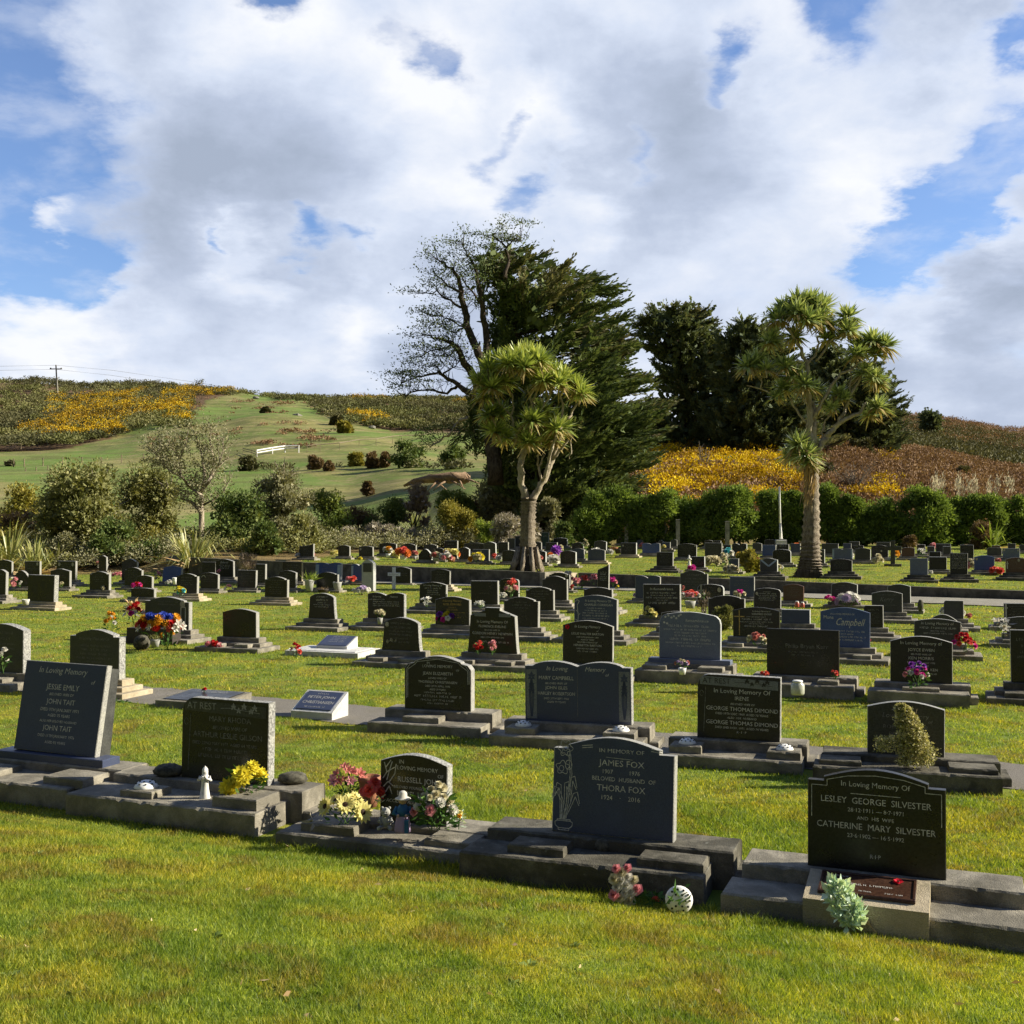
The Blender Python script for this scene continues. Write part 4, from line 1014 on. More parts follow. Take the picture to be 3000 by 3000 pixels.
# second row, along the path
G(1192, 1386, 1920, 2078, 'roundshoulder', 'black', 'black round-shouldered headstone with double border line lettered JEAN ELIZABETH, beside the blue book-shaped one', 'near', thick=.13, edge='edgegrey', lettermat='letter',
  lines=[.90, ('IN', .06, dict(x=-.14, gap=.9)), ('LOVING MEMORY', .075, dict(w=.52, gap=1.0)), ('OF', .05, dict(x=.3, gap=1.1)), ('JEAN ELIZABETH', .08, dict(w=.62)), ('LOVED WIFE OF', .05, dict(w=.5)), ('THORKILD CHRISTIANSEN', .065, dict(w=.76)), ('DIED 27TH APRIL 1970', .05, dict(w=.6)), ('AGED 59 YEARS', .045, dict(w=.46)), ('~.4', .045), ('~.7', .06), ('~.5', .05), ('~.3', .045)],
  extra=border(wd=.006, pts=[[(-.47, .2), (-.47, .74), (-.42, .83), (-.36, .86), (-.33, .90), (-.2, .95), (0, .965), (.2, .95), (.33, .90), (.36, .86), (.42, .83), (.47, .74), (.47, .5)], [(-.45, .22), (-.45, .74), (-.34, .84), (-.31, .885), (0, .945), (.31, .885), (.34, .84), (.45, .74), (.45, .5)]]),
  pext=dict(el=.24, ex=.30, pf=.5, st=.11), blocks=[(1243, .48, .24, .07)], yaw=R(18))
G(1543, 1853, 1937, 2115, 'bookpanel', 'navy', 'wide blue open-book headstone with carved tulip panels at both sides', 'near', thick=.12, edge='roughgrey',
  lines=[.93, ('In Loving', .10, dict(x=-.19, sh=.3, w=.26, gap=0)), ('Memory', .10, dict(x=.17, sh=.3, w=.24, gap=1.0)), ('of', .07, dict(x=.28, sh=.3, gap=.9)), ('MARY CAMPBELL', .085, dict(x=-.20, w=.33)), ('BELOVED WIFE OF', .045, dict(x=-.2, sh=.2, w=.3)), ('JOHN ISLES', .075, dict(x=-.2, w=.27)), ('HARLEY ROBERTSON', .075, dict(x=-.2, w=.35)), ('DIED 27TH SEPT 1968', .045, dict(x=-.2, w=.32)), ('AGED 79 YEARS', .045, dict(x=-.2, w=.27))],
  extra=tulip_panels, pext=dict(el=.24, ex=.22, pf=.5, st=.11), blocks=[(1533, .36, .28, .08), (1818, .36, .28, .08)], yaw=R(17))
G(2043, 2285, 1977, 2165, 'oneround', 'black', 'black headstone topped by a pale AT REST band with ivy leaves, lettered GEORGE THOMAS DIMOND', 'near', thick=.10, edge='roughgrey',
  lines=[.80, ('In Loving Memory Of', .10, dict(w=.72, x=.04, gap=1.15)), ('IRENE', .085, dict(w=.26, x=.04)), ('BELOVED WIFE OF', .045, dict(w=.48, sh=.2, x=.05)), ('GEORGE THOMAS DIMOND', .088, dict(w=.86, x=.04, gap=1.1)), ('DIED 19TH DEC 1969. AGED 70 YEARS', .048, dict(w=.85, x=.04)), ('ALSO  HER  HUSBAND', .045, dict(w=.52, sh=.2, x=.04)), ('GEORGE THOMAS DIMOND', .088, dict(w=.86, x=.04, gap=1.1)), ('DIED 2ND NOV. 1971. AGED 74 YEARS', .048, dict(w=.85, x=.04)), ('R · I · P', .05, dict(w=.16, x=.04))],
  extra=at_rest(), pext=dict(el=.30, ex=.28, pf=.5, st=.11), blocks=[(2012, .34, .28, .08), (2296, .34, .28, .08)], yaw=R(19))
G(2537, 2763, 2053, 2210, 'arch', 'charcoal', 'dark headstone half hidden by a climbing variegated shrub, lettered ROBIN', 'near', thick=.08, edge='edgegrey', lettermat='fadedletter', lean=R(-1),
  lines=[.80, ('Loving Memory', .13, dict(w=.7, sh=.2, gap=.85)), ('of', .09, dict(x=.32, sh=.2)), ('ROBIN     LESTER', .105, dict(w=.82)), ('DIED 24TH      1971', .07, dict(w=.74))],
  pext=dict(el=.44, ex=.50, pf=.5, st=.07), blocks=[(-.62, .40, .3, .05), (.60, .44, .3, .05)], yaw=R(18), cmat='darkconcrete')
G(-40, 82, 1826, 1967, 'arch', 'charcoal', 'headstone with a bright rough-hewn white side at the left edge, white tulips before it', 'near', thick=.16, edge='roughgrey', pext=dict(ex=.18, pf=.5, st=.12), blocks=[(.2, .3, .25, .06)], lettermat='fadedletter')
G(216, 361, 1843, 1985, 'shoulder', 'charcoal', 'dark shouldered headstone with a gothic heading, on cream stepped base left of the path', 'cream', thick=.14, edge='roughgrey', lettermat='fadedletter',
  lines=[.86, ('In Loving Memory Of', .09, dict(w=.7, gap=1.8)), ('~.6', .06), ('~.5', .07), ('~.55', .07), ('~.7', .06), ('~.3', .05), ('~.4', .05), ('~.5', .05)])
# third row
G(1123, 1236, 1808, 1905, 'flare', 'black', 'black flared headstone with an oval portrait, white posy standing before it', 'mid', edge='roughgrey', thick=.12, extra=ovals((-.36, .78, .06)))
G(1374, 1520, 1779, 1912, 'blockflare', 'black', 'black flared headstone with carved panels and a square centre top, lettered FLORENCE EVELINE', 'mid', edge='edgegrey', thick=.13,
  lines=[.73, ('In Loving Memory Of', .085, dict(w=.66)), ('FLORENCE EVELINE', .075, dict(w=.7)), ('BELOVED WIFE OF', .045, dict(w=.45)), ('GORDON HENRY NEWMAN', .08, dict(w=.80)), ('DIED 12TH SEPTEMBER 1970', .045, dict(w=.6, gap=2)), ('~.6', .06)],
  extra=lambda tab, W_, H_, yf, root, zb: (MB().box(-.36 * W_, -.13 * W_, yf - .004, yf + .002, H_ * .80, H_ * .875, b=.001).build('carved_panel', 'panel', tab), MB().box(.13 * W_, .36 * W_, yf - .004, yf + .002, H_ * .80, H_ * .875, b=.001).build('carved_panel', 'panel', tab)))
G(1650, 1796, 1817, 1945, 'arch', 'black', 'black headstone with a red poppy at its upper left corner, lettered LESLIE WALTER BARTON', 'mid', thick=.08, edge='edgegrey',
  lines=[.90, ('In Loving Memory', .085, dict(w=.66, sh=.2)), ('of', .05, dict(x=.2, sh=.2)), ('LESLIE WALTER BARTON', .07, dict(w=.84)), ('DIED 24TH JANUARY 1950', .045, dict(w=.7)), ('AGED 57 YEARS', .045, dict(w=.45)), ('BELOVED HUSBAND OF', .045, dict(w=.65)), ('HENRIETTA BARTON', .07, dict(w=.72)), ('DIED 3RD OCTOBER 1972', .045, dict(w=.66)), ('~.4', .05)], extra=poppy(-.40, .84, .045))
G(1932, 2111, 1805, 1942, 'round', 'greyblue', 'large mottled blue-grey headstone with carved blossom and the word REMEMBRANCE', 'near', gh=.27, thick=.09, edge='palegrey', base=.17,
  lines=[.86, ('Remembrance', .085, dict(w=.42, x=.12, gap=1.5)), ('~.7', .07), ('~.85', .05), ('~.5', .05), ('~.5', .05), ('~.65', .07), ('~.8', .05), ('~.4', .05)], lettermat='letter',
  extra=lambda tab, W_, H_, yf, root, zb: [MB().lathe([(W_ * .018, 0), (W_ * .018, .002)], 8, (0, 0, 0)).build('carved_blossom', 'letter', tab, loc=None).__setattr__('matrix_local', Matrix.Translation((x * W_, yf + .001, z * H_)) @ Matrix.Rotation(R(90), 4, 'X')) for x, z in ((-.40, .88), (-.35, .91), (-.30, .87), (-.26, .90), (-.22, .86), (-.18, .91), (-.15, .94), (-.42, .76), (-.37, .74))],
  pext=dict(el=.22, ex=.22, pf=.55), blocks=[(-.5, .4, .25, .07), (.42, .4, .25, .07)], cmat='concrete')
G(2246, 2457, 1843, 1978, 'flat', 'black', 'wide plain black headstone lettered PHILIP BRYAN KERR in faded script', 'near', thick=.08, edge='black', lettermat='fadedletter', gh=.27,
  lines=[.70, ('Philip Bryan Kerr', .13, dict(w=.6, x=.06)), ('~.4', .05), ('~.3', .05)], pext=dict(el=.2, ex=.26, pf=.5), blocks=[(.4, .3, .25, .06)])
G(2606, 2788, 1863, 1999, 'arch', 'black', 'black rough-topped headstone lettered JOYCE EWEN with purple flowers before it', 'near', gh=.27, thick=.09, edge='edgegrey',
  lines=[.90, ('In Loving Memory of', .10, dict(w=.76, gap=1.5)), ('JOYCE EWEN', .09, dict(w=.56)), ('BELOVED WIFE OF', .05, dict(w=.5)), ('KEN MORRIS', .09, dict(w=.54)), ('DIED 27TH AUGUST 1970', .05, dict(w=.62)), ('ALSO MAUDE', .05, dict(w=.46)), ('MAUD ELLEN  KEN', .08, dict(w=.88)), ('~.5', .05)], pext=dict(el=.22, ex=.24, pf=.5), blocks=[(0, .5, .2, .05)])
G(2958, 3070, 1845, 2000, 'flat', 'black', 'black headstone cut by the right edge of the picture, on dark stepped kerb', 'mid', thick=.08, cmat='darkconcrete')
G(659, 757, 1783, 1866, 'arch', 'black', 'blank black headstone without lettering on broad concrete steps', 'mid', lines=[], thick=.12, edge='edgegrey')
G(431, 560, 1748, 1842, 'shoulder', 'charcoal', 'dark headstone with etched white emblem, hidden behind a long trough of bright flowers', 'mid', lines=[.9, ('~.5', .08), ('~.4', .06)], extra=multi(ovals((.36, .80, .07)), border(wd=.02, pts=[[(.32, .12), (.32, .70), (.42, .70), (.42, .12)]])), lettermat='fadedletter')
# fourth row
G(907, 987, 1737, 1812, 'flare', 'black', 'black flared headstone with carved urn sides and rough white edge', 'mid', edge='roughgrey', thick=.12, lines=[.9, ('~.4', .09), ('~.4', .10), ('~.3', .06), ('~.6', .06), ('~.5', .07)])
G(1081, 1188, 1736, 1812, 'book', 'black', 'black open-book headstone with two white flower balls before it', 'mid', edge='roughgrey', thick=.12, lines=[.90, ('In Loving', .10, dict(x=-.24, w=.4, sh=.2, gap=0)), ('Memory', .10, dict(x=.22, w=.32, sh=.2)), ('~.4', .07, dict(x=-.25)), ('~.7', .06), ('~.7', .06), ('~.7', .06)])
G(1279, 1379, 1747, 1830, 'arch', 'black', 'black headstone with gilt lettering NOEL EDWARD, purple and yellow flowers at its left foot', 'mid', edge='edgegrey', lettermat='goldletter',
  lines=[.90, ('In Loving Memory', .10, dict(w=.66, sh=.2)), ('NOEL EDWARD', .10, dict(w=.6)), ('HUSBAND OF', .05, dict(w=.4)), ('IVY SYLVIA', .09, dict(w=.6)), ('~.8', .06), ('~.4', .06), ('~.5', .08)])
G(1478, 1579, 1748, 1836, 'shoulder', 'black', 'black shouldered headstone with faint lettering behind the flared black one, pale roses to its left', 'mid', edge='edgegrey', lines=[.85, ('~.3', .06), ('~.5', .09), ('~.4', .05)], lettermat='fadedletter')
G(1684, 1809, 1743, 1845, 'arch', 'navy', 'slate blue headstone with carved rose stem at left, lettered CHARLES', 'mid', edge='edgegrey', lettermat='letter', lines=[.88, ('In Loving Memory Of', .09, dict(w=.66, x=.06)), ('CHARLES CORRIGAN', .09, dict(w=.7, x=.07)), ('~.4', .05), ('~.5', .06), ('~.6', .05), ('~.6', .07), ('~.6', .05)], extra=border(wd=.012, pts=[[(-.42, .1), (-.40, .4), (-.43, .7), (-.38, .82), (-.44, .86), (-.47, .8)], [(-.41, .5), (-.46, .56)], [(-.41, .4), (-.36, .46)], [(-.42, .25), (-.47, .3)]]))
G(2148, 2284, 1778, 1866, 'arch', 'black', 'black headstone with a long thin carved cross at left and gilt lettering', 'mid', edge='black', lines=[.90, ('In Loving Memory of', .07, dict(x=.12, w=.46, sh=.2)), ('WINIFRED DORIS', .085, dict(x=.12, w=.5)), ('~.4', .05), ('~.6', .08), ('~.7', .05), ('~.3', .05), ('~.5', .08)], extra=border('goldletter', .02, [[(-.36, .05), (-.36, .9)], [(-.47, .68), (-.25, .68)]]))
G(2402, 2547, 1779, 1895, 'arch', 'blue', 'bright blue headstone with large gold script surname Campbell', 'mid', edge='navy', lines=[.86, ('IN LOVING MEMORY OF', .06, dict(w=.48, x=-.05, gap=1.0)), ('Mona', .12, dict(x=-.33, w=.2, gap=.35)), ('Campbell', .26, dict(x=.12, w=.58, sh=.4, gap=1.25)), ('~.75', .06), ('~.3', .05), ('~.8', .06), ('~.7', .06)], lettermat='letter')
G(2676, 2813, 1812, 1884, 'arch', 'charcoal', 'dark grey headstone under a worn gothic heading, red roses at its right foot', 'mid', edge='edgegrey', lines=[.88, ('In Loving Memory of', .15, dict(w=.7, sh=.15)), ('~.75', .12), ('~.3', .07), ('~.6', .08)])
G(2947, 3040, 1806, 1856, 'arch', 'charcoal', 'dark headstone with a double border partly outside the right edge', 'mid')
G(1938, 2024, 1790, 1838, 'arch', 'charcoal', 'low dark headstone whose top shows just behind the blossom-carved blue-grey one', 'mid', lines=[])
G(2720, 2802, 1799, 1832, 'semi', 'charcoal', 'half-round dark headstone peeping above the one with the worn gothic heading', 'far', lines=[])
# fifth row
G(88, 166, 1684, 1762, 'flat', 'black', 'square black headstone with rough pale side and a yellow grass tuft in front, lower left', 'cream', edge='roughgrey', thick=.18, lines=[])
G(267, 324, 1674, 1728, 'shoulder', 'black', 'small black shouldered headstone with a cream rose posy on a broad dark kerb', 'mid')
G(388, 456, 1722, 1749, 'arch', 'black', 'low black headstone below the pink and red flowers, left of the flower trough', 'far')
G(520, 581, 1680, 1738, 'shoulder', 'black', 'black shouldered headstone with white spotted urn beside it, cream kerb', 'cream')
G(590, 642, 1677, 1724, 'arch', 'black', 'black headstone with a crescent mark and a pink rose on its right shoulder', 'far', extra=border(wd=.02, pts=[[(-.42, .7), (-.36, .8), (-.26, .8), (-.2, .7)]]))
G(779, 845, 1689, 1749, 'shoulder', 'black', 'black headstone on a broad cream two-stepped base', 'cream', lines=None)
G(698, 752, 1670, 1722, 'flat', 'black', 'black square headstone under the dry grey heather bush', 'far')
G(819, 869, 1671, 1722, 'arch', 'black', 'black arched headstone with a light-ruled heading, left of the brown fern pots', 'far', edge='edgegrey')
G(929, 992, 1676, 1722, 'shoulder', 'black', 'plain black shouldered headstone behind the dry brown fern and grey pot', 'far', lines=[])
G(1231, 1309, 1705, 1768, 'arch', 'black', 'black headstone with gothic heading and a green posy at its foot', 'mid', lines=[.9, ('In Loving Memory Of', .11, dict(w=.7)), ('~.6', .09), ('~.4', .06), ('~.4', .09), ('~.5', .06)], lettermat='letter')
G(1382, 1461, 1701, 1770, 'flat', 'black', 'plain black square-topped headstone, faint lettering, white and teal posy at its foot', 'mid', lettermat='fadedletter', lines=[.5, ('~.4', .05)])
G(1543, 1624, 1719, 1787, 'shoulder', 'black', 'black shouldered headstone with turquoise flowers at its lower left', 'mid')
G(1712, 1795, 1720, 1768, 'shoulder', 'black', 'plain black headstone standing below the black slanted pillar', 'mid', lines=[])
G(1886, 1994, 1711, 1803, 'flat', 'black', 'square black headstone with REMEMBRANCE heading and yellow-green flowers below left', 'mid', lines=[.90, ('In Remembrance', .11, dict(w=.66, sh=.2)), ('~.8', .07), ('~.6', .05), ('~.85', .07), ('~.3', .05), ('~.7', .09)], lettermat='letter')
G(2075, 2182, 1744, 1806, 'shoulder', 'black', 'plain black arched headstone behind the rounded green shrub', 'mid', lines=[])
G(2208, 2287, 1722, 1782, 'round', 'black', 'black round-shouldered headstone with oval emblem and close white lettering', 'mid', edge='edgegrey', extra=ovals((-.38, .72, .06)), lettermat='letter', lines=[.84, ('~.3', .06), ('~.6', .08), ('~.7', .07), ('~.6', .05), ('~.65', .06), ('~.5', .05)])
G(2289, 2373, 1785, 1826, 'flat', 'navy', 'low wide slate headstone with a posy of red and white flowers before it', 'mid', lines=[], edge='palegrey')
G(2530, 2587, 1773, 1838, 'oneround', 'black', 'narrow black headstone with curved outline on long kerbs, right of the bright blue one', 'mid')
G(2553, 2643, 1731, 1792, 'arch', 'charcoal', 'charcoal headstone with a big script surname under an arched heading', 'mid', lines=[.86, ('~.6', .09), ('Kerry', .3, dict(w=.45, sh=.35)), ('~.6', .07)], lettermat='fadedletter')
G(2764, 2822, 1759, 1812, 'oneround', 'charcoal', 'small dark headstone behind a cream bouquet near the concrete road', 'mid', lines=[])
G(2939, 3020, 1767, 1812, 'flat', 'black', 'square black headstone with grey cross emblem at the right edge beside the road', 'mid', extra=border(wd=.03, pts=[[(-.42, .1), (-.42, .95)], [(-.46, .7), (-.36, .7)]]))
# sixth row, below the retaining wall
G(-12, 22, 1668, 1742, 'arch', 'black', 'dark headstone with curved side cut by the left edge', 'mid', edge='edgegrey')
G(40, 92, 1671, 1718, 'semi', 'black', 'black half-round headstone with pink and white posies at its left', 'far')
G(152, 208, 1666, 1718, 'peak', 'black', 'black headstone with a sharply stepped right side left of the small shouldered one', 'far')
G(404, 449, 1685, 1722, 'arch', 'black', 'small black headstone with red flowers at its foot and grey lit side', 'far')
G(368, 418, 1662, 1716, 'shoulder', 'black', 'black headstone standing half in front of a taller dark one, left bed', 'far')
G(478, 532, 1658, 1704, 'peak', 'blue', 'vivid blue slanting headstone in front of the grey-blue one by the flax', 'far', lean=R(8))
G(635, 687, 1638, 1690, 'arch', 'black', 'tall black arched headstone headed by white script, beside the dry heather', 'mid', lines=[.9, ('Beloved', .16, dict(w=.6, sh=.3)), ('~.6', .07), ('~.5', .07), ('~.5', .07)], lettermat='letter')
G(752, 780, 1652, 1708, 'flat', 'black', 'narrow dark headstone partly hidden behind the arched pair', 'far')
G(830, 887, 1645, 1702, 'flat', 'black', 'square black headstone with lit tan side against the retaining wall', 'far', edge='cream', lean=R(-3))
G(926, 1001, 1648, 1700, 'book', 'blue', 'deep blue open-book headstone with pale blue side panels against the wall', 'far', extra=panels_side(), lean=R(3), edge='palegrey')
G(1031, 1076, 1652, 1702, 'book', 'blue', 'blue headstone with pale blue panel half hidden by the tall grey stele', 'far', extra=panels_side(), lean=R(3), edge='palegrey')
G(1158, 1205, 1661, 1708, 'arch', 'black', 'black arched headstone directly behind the white wooden cross', 'far', gh=.06, lettermat='letter')
G(1264, 1319, 1667, 1712, 'arch', 'black', 'black headstone against the wall with a cream stepped kerb at its right', 'cream', lettermat='letter')
G(1466, 1521, 1694, 1748, 'round', 'black', 'black headstone with gold script surname and a small red rose', 'far', lines=[.86, ('~.6', .07), ('Kent', .26, dict(w=.6, sh=.4)), ('~.5', .07), ('~.5', .06)], lettermat='goldletter', extra=poppy(.36, .78, .06))
G(1590, 1663, 1687, 1757, 'shoulder', 'black', 'plain black stepped-shoulder headstone on grey stepped base near the wall end', 'mid', lines=[], yaw=R(22))
G(1610, 1670, 1677, 1722, 'shoulder', 'black', 'black headstone with an oval photo, its top showing above the plain stepped-shoulder one', 'far', extra=ovals((.36, .8, .08)), lines=[])
G(1751, 1784, 1652, 1732, 'slant', 'black', 'tall narrow black pillar headstone with a slanted pointed top', 'far', lettermat='letter', lines=[.72, ('~.5', .05), ('MCKAY', .07, dict(w=.5)), ('~.6', .05), ('~.6', .05), ('~.6', .05)])
G(1862, 1935, 1686, 1752, 'book', 'navy', 'dark blue book-shaped headstone with lettering on its right page and a pink flower spike', 'far', lines=[.62, ('~.4', .08, dict(x=.25)), ('~.4', .08)], lettermat='fadedletter')
G(1993, 2073, 1670, 1742, 'shoulder', 'charcoal', 'tall charcoal headstone with a magenta flower above its top edge', 'far', lettermat='fadedletter')
G(2138, 2210, 1689, 1748, 'flat', 'navy', 'flat-topped slate blue headstone against the dark wall', 'far', lettermat='fadedletter')
G(2044, 2120, 1711, 1760, 'round', 'black', 'black headstone with a grey carved cross at left and a portrait at right', 'far', edge='palegrey', extra=multi(ovals((.34, .68, .09)), border('edgegrey', .05, [[(-.36, .05), (-.36, .98)], [(-.46, .6), (-.26, .6)]])), lettermat='letter')
G(2294, 2354, 1711, 1760, 'arch', 'brown', 'reddish brown arched headstone with glass lanterns at its right foot', 'far', edge='brown')
G(2435, 2511, 1705, 1764, 'arch', 'charcoal', 'charcoal arched headstone with pale edge line, purple and green planting before it', 'far', edge='palegrey', lettermat='letter')
G(2600, 2667, 1711, 1766, 'arch', 'charcoal', 'dark grey arched headstone near the road, an ochre stone standing at its right', 'mid', edge='palegrey', lines=[])
G(-8, 38, 1640, 1684, 'arch', 'black', 'dark headstone under the flax at the far left', 'far', edge='edgegrey')
G(76, 120, 1644, 1684, 'flat', 'black', 'dark headstone with small oval photo among the flax leaves', 'far', extra=ovals((.34, .8, .09)))
G(170, 225, 1643, 1698, 'flat', 'black', 'tall black headstone with two oval photos at its upper corners', 'mid', extra=ovals((-.36, .82, .08), (.36, .82, .08)))
G(293, 315, 1627, 1672, 'peak', 'black', 'dark stone with lit narrow edge behind pink and white blossoms', 'far', lines=[])
G(360, 404, 1637, 1700, 'shoulder', 'black', 'taller dark headstone under the shrubs, third from the vivid blue one', 'far', lines=[])
G(489, 543, 1627, 1668, 'shoulder', 'greyblue', 'grey-blue headstone with two oval photos in front of the flax bush', 'far', extra=ovals((.36, .8, .09), (-.36, .3, .09)), lines=[])
G(594, 634, 1646, 1690, 'flat', 'black', 'plain dark headstone just left of the tall one with white script', 'far', lines=[])
# ------------------------------------------------------------------ upper lawn beyond the wall
# x0 x1 ytop yfoot style material label extra
def UP(x0, x1, yt, yb, style, mat, label, **k):
    k.setdefault('plinth', 'far'); k.setdefault('group', 'headstones on the upper lawn'); return G(x0, x1, yt, yb, style, mat, label, **k)
UP(878, 920, 1593, 1631, 'slant', 'black', 'leftmost upper-lawn headstone, black, with pink heart flowers at its foot', edge='edgegrey', cmat='concrete')
UP(992, 1026, 1597, 1629, 'arch', 'black', 'small black upper-lawn headstone with a white bouquet, second from left')
UP(1053, 1094, 1599, 1630, 'arch', 'black', 'black upper-lawn headstone in front of the grey bush, third from left', extra=ovals((-.36, .7, .08)))
UP(1112, 1162, 1590, 1622, 'arch', 'black', 'broad black headstone before the grey lavender bank, fourth from left')
UP(1156, 1186, 1608, 1626, 'arch', 'charcoal', 'low arched headstone between white pots of orange flowers')
UP(1176, 1220, 1592, 1626, 'shoulder', 'black', 'black headstone with white card leaning beside it')
UP(1228, 1266, 1608, 1640, 'semi', 'black', 'black round-topped upper-lawn headstone with pale edge, glass urn at its foot', edge='palegrey')
UP(1243, 1282, 1594, 1622, 'shoulder', 'black', 'dark headstone showing behind the round-topped one')
UP(1270, 1300, 1605, 1636, 'arch', 'black', 'small dark headstone with an oval photo left of the tall square one', extra=ovals((-.3, .75, .1)))
UP(1303, 1341, 1584, 1636, 'flat', 'black', 'tall square black headstone above the yellow and orange planting')
UP(1346, 1376, 1603, 1638, 'shoulder', 'black', 'narrow black headstone with white lit edge, wreath leaning on it', edge='palegrey')
UP(1360, 1420, 1590, 1615, 'arch', 'black', 'wide black headstone in the upper-lawn back line, left of the palm')
UP(1386, 1434, 1609, 1643, 'flat', 'navy', 'slate headstone with a round emblem behind the bright yellow bouquet', extra=ovals((0, .78, .08)), lettermat='letter', lines=[.55, ('~.4', .12)])
UP(1420, 1454, 1587, 1630, 'arch', 'charcoal', 'charcoal headstone with brilliant white lit side left of the palm', edge='palegrey', lean=R(-4))
UP(1461, 1490, 1588, 1620, 'flat', 'black', 'dark headstone near the palm, between the white-edged one and a low one')
UP(1473, 1514, 1611, 1645, 'arch', 'black', 'black headstone just left of the palm trunk, thin white edge', edge='palegrey')
UP(1487, 1509, 1577, 1606, 'flat', 'charcoal', 'charcoal stone with stepped top in the hedge line by the palm', lines=[])
UP(1510, 1532, 1570, 1604, 'flat', 'charcoal', 'taller charcoal stone against the grey bush by the palm', lines=[])
UP(1564, 1600, 1613, 1647, 'arch', 'black', 'black arched headstone right beside the palm foot, white flowers at left', edge='palegrey')
UP(1563, 1587, 1587, 1610, 'arch', 'black', 'small black headstone peeping out right of the palm trunk')
UP(1587, 1608, 1560, 1600, 'flat', 'green', 'tall dark green slab with light lettering before the hedge', lettermat='letter', lines=[.8, ('~.5', .12)])
UP(1600, 1633, 1589, 1612, 'flat', 'black', 'black headstone below the dark green slab')
UP(1622, 1662, 1575, 1598, 'peak', 'black', 'wide dark headstone with white lit edge near the big conifer', edge='palegrey')
UP(1643, 1688, 1613, 1652, 'arch', 'black', 'black headstone right of the purple windmill flower', edge='palegrey')
UP(1676, 1710, 1589, 1610, 'shoulder', 'black', 'dark headstone behind the blue pair, cream flowers at its side')
UP(1694, 1718, 1573, 1592, 'arch', 'black', 'small arched headstone in the far line under the conifer')
UP(1676, 1712, 1606, 1636, 'arch', 'navy', 'slate blue arched headstone behind the black one with purple windmill')
UP(1723, 1773, 1608, 1642, 'arch', 'navy', 'slate headstone with a white teddy bear and flowers on it', cmat='cream')
UP(1742, 1777, 1584, 1612, 'arch', 'charcoal', 'dark sloping headstone with white edge, second line', edge='palegrey')
UP(1820, 1865, 1590, 1624, 'flat', 'black', 'black square headstone with oval photo, terracotta tubs at its left', extra=ovals((-.36, .75, .07)), cmat='cream', edge='palegrey')
UP(1882, 1934, 1591, 1620, 'book', 'blue', 'blue open-book headstone in the far upper line', lettermat='letter')
UP(1924, 1972, 1617, 1658, 'flat', 'black', 'black lettered headstone alone on wide dark steps in the open upper lawn', plinth='mid', cmat='darkconcrete', lettermat='letter')
UP(1985, 2041, 1592, 1632, 'arch', 'black', 'large black headstone with gold lettering and oval photo', extra=ovals((.42, .85, .06)), lettermat='goldletter')
UP(2027, 2065, 1630, 1662, 'flat', 'black', 'small black square headstone with thin white edge near the wall', edge='palegrey', lettermat='fadedletter')
UP(2065, 2115, 1590, 1638, 'flat', 'charcoal', 'tall charcoal double headstone with a white angel figurine before it', lettermat='fadedletter')
UP(2130, 2164, 1636, 1668, 'flat', 'navy', 'small slate stone buried in cream and teal flowers', lines=[])
UP(2145, 2188, 1592, 1625, 'book', 'black', 'double black headstone with pink flowers on its top right', edge='palegrey', lettermat='letter')
UP(2164, 2212, 1614, 1648, 'arch', 'black', 'dark arched headstone behind the yellow-green bush, oval photo at top', extra=ovals((-.05, .85, .08)))
UP(2227, 2278, 1635, 1674, 'peak', 'charcoal', 'dark headstone bearing a big pale chevron', edge='palegrey', lines=[], extra=border('lightblue', .06, [[(-.44, .86), (0, .40), (.44, .86)]]), plinth='mid', cmat='darkconcrete')
UP(2233, 2273, 1596, 1628, 'flat', 'blue', 'dark blue headstone with a round photo behind the chevron one', extra=ovals((.4, .3, .08)), lettermat='letter')
UP(2264, 2317, 1609, 1648, 'round', 'black', 'double-width dark headstone with white outline left of the big palm', edge='palegrey')
UP(2276, 2311, 1594, 1612, 'flat', 'black', 'black block under the white flagpole foot', lines=[.8, ('~.6', .2)])
UP(2316, 2345, 1592, 1618, 'flat', 'navy', 'slate headstone with orange flowers tucked left of the big palm')
UP(2393, 2416, 1609, 1650, 'flat', 'charcoal', 'charcoal headstone with an oval photo right of the big palm', extra=ovals((.1, .8, .14)), edge='palegrey')
UP(2407, 2456, 1592, 1622, 'flat', 'charcoal', 'plain charcoal headstone in the second line right of the big palm', lines=[])
UP(2438, 2498, 1606, 1638, 'book', 'greyblue', 'pale blue-grey book-shaped headstone with white flowers in front', extra=panels_side('lightblue', .08), lettermat='letter')
UP(2432, 2496, 1637, 1674, 'arch', 'black', 'glossy black arched headstone on broad stone steps right of the big palm', plinth='mid', cmat='darkconcrete')
UP(2504, 2550, 1605, 1640, 'arch', 'charcoal', 'dark arched headstone with a white kerb, second line', edge='palegrey', lines=[])
UP(2495, 2530, 1597, 1612, 'arch', 'black', 'low black headstone behind the arched one with white kerb')
UP(2552, 2602, 1596, 1632, 'shoulder', 'black', 'wide black headstone with a round photo left of the stone cross', extra=ovals((.1, .5, .06)))
UP(2641, 2680, 1603, 1630, 'arch', 'brown', 'brown headstone right of the stone cross in the far line', lines=[])
UP(2686, 2710, 1595, 1622, 'oneround', 'black', 'small black arched frame stone with a white picture', edge='palegrey', lines=[])
UP(2665, 2718, 1635, 1684, 'flat', 'greyblue', 'grey-blue square headstone on wide dark steps near the wall', lettermat='fadedletter', cmat='darkconcrete', plinth='mid')
UP(2721, 2773, 1631, 1668, 'flat', 'black', 'black square headstone with pale kerb and edge, right of the grey-blue one', edge='palegrey', lines=[])
UP(2722, 2756, 1616, 1632, 'flat', 'black', 'low dark headstone with inset frame directly above the pale-kerbed one', edge='palegrey', lines=[])
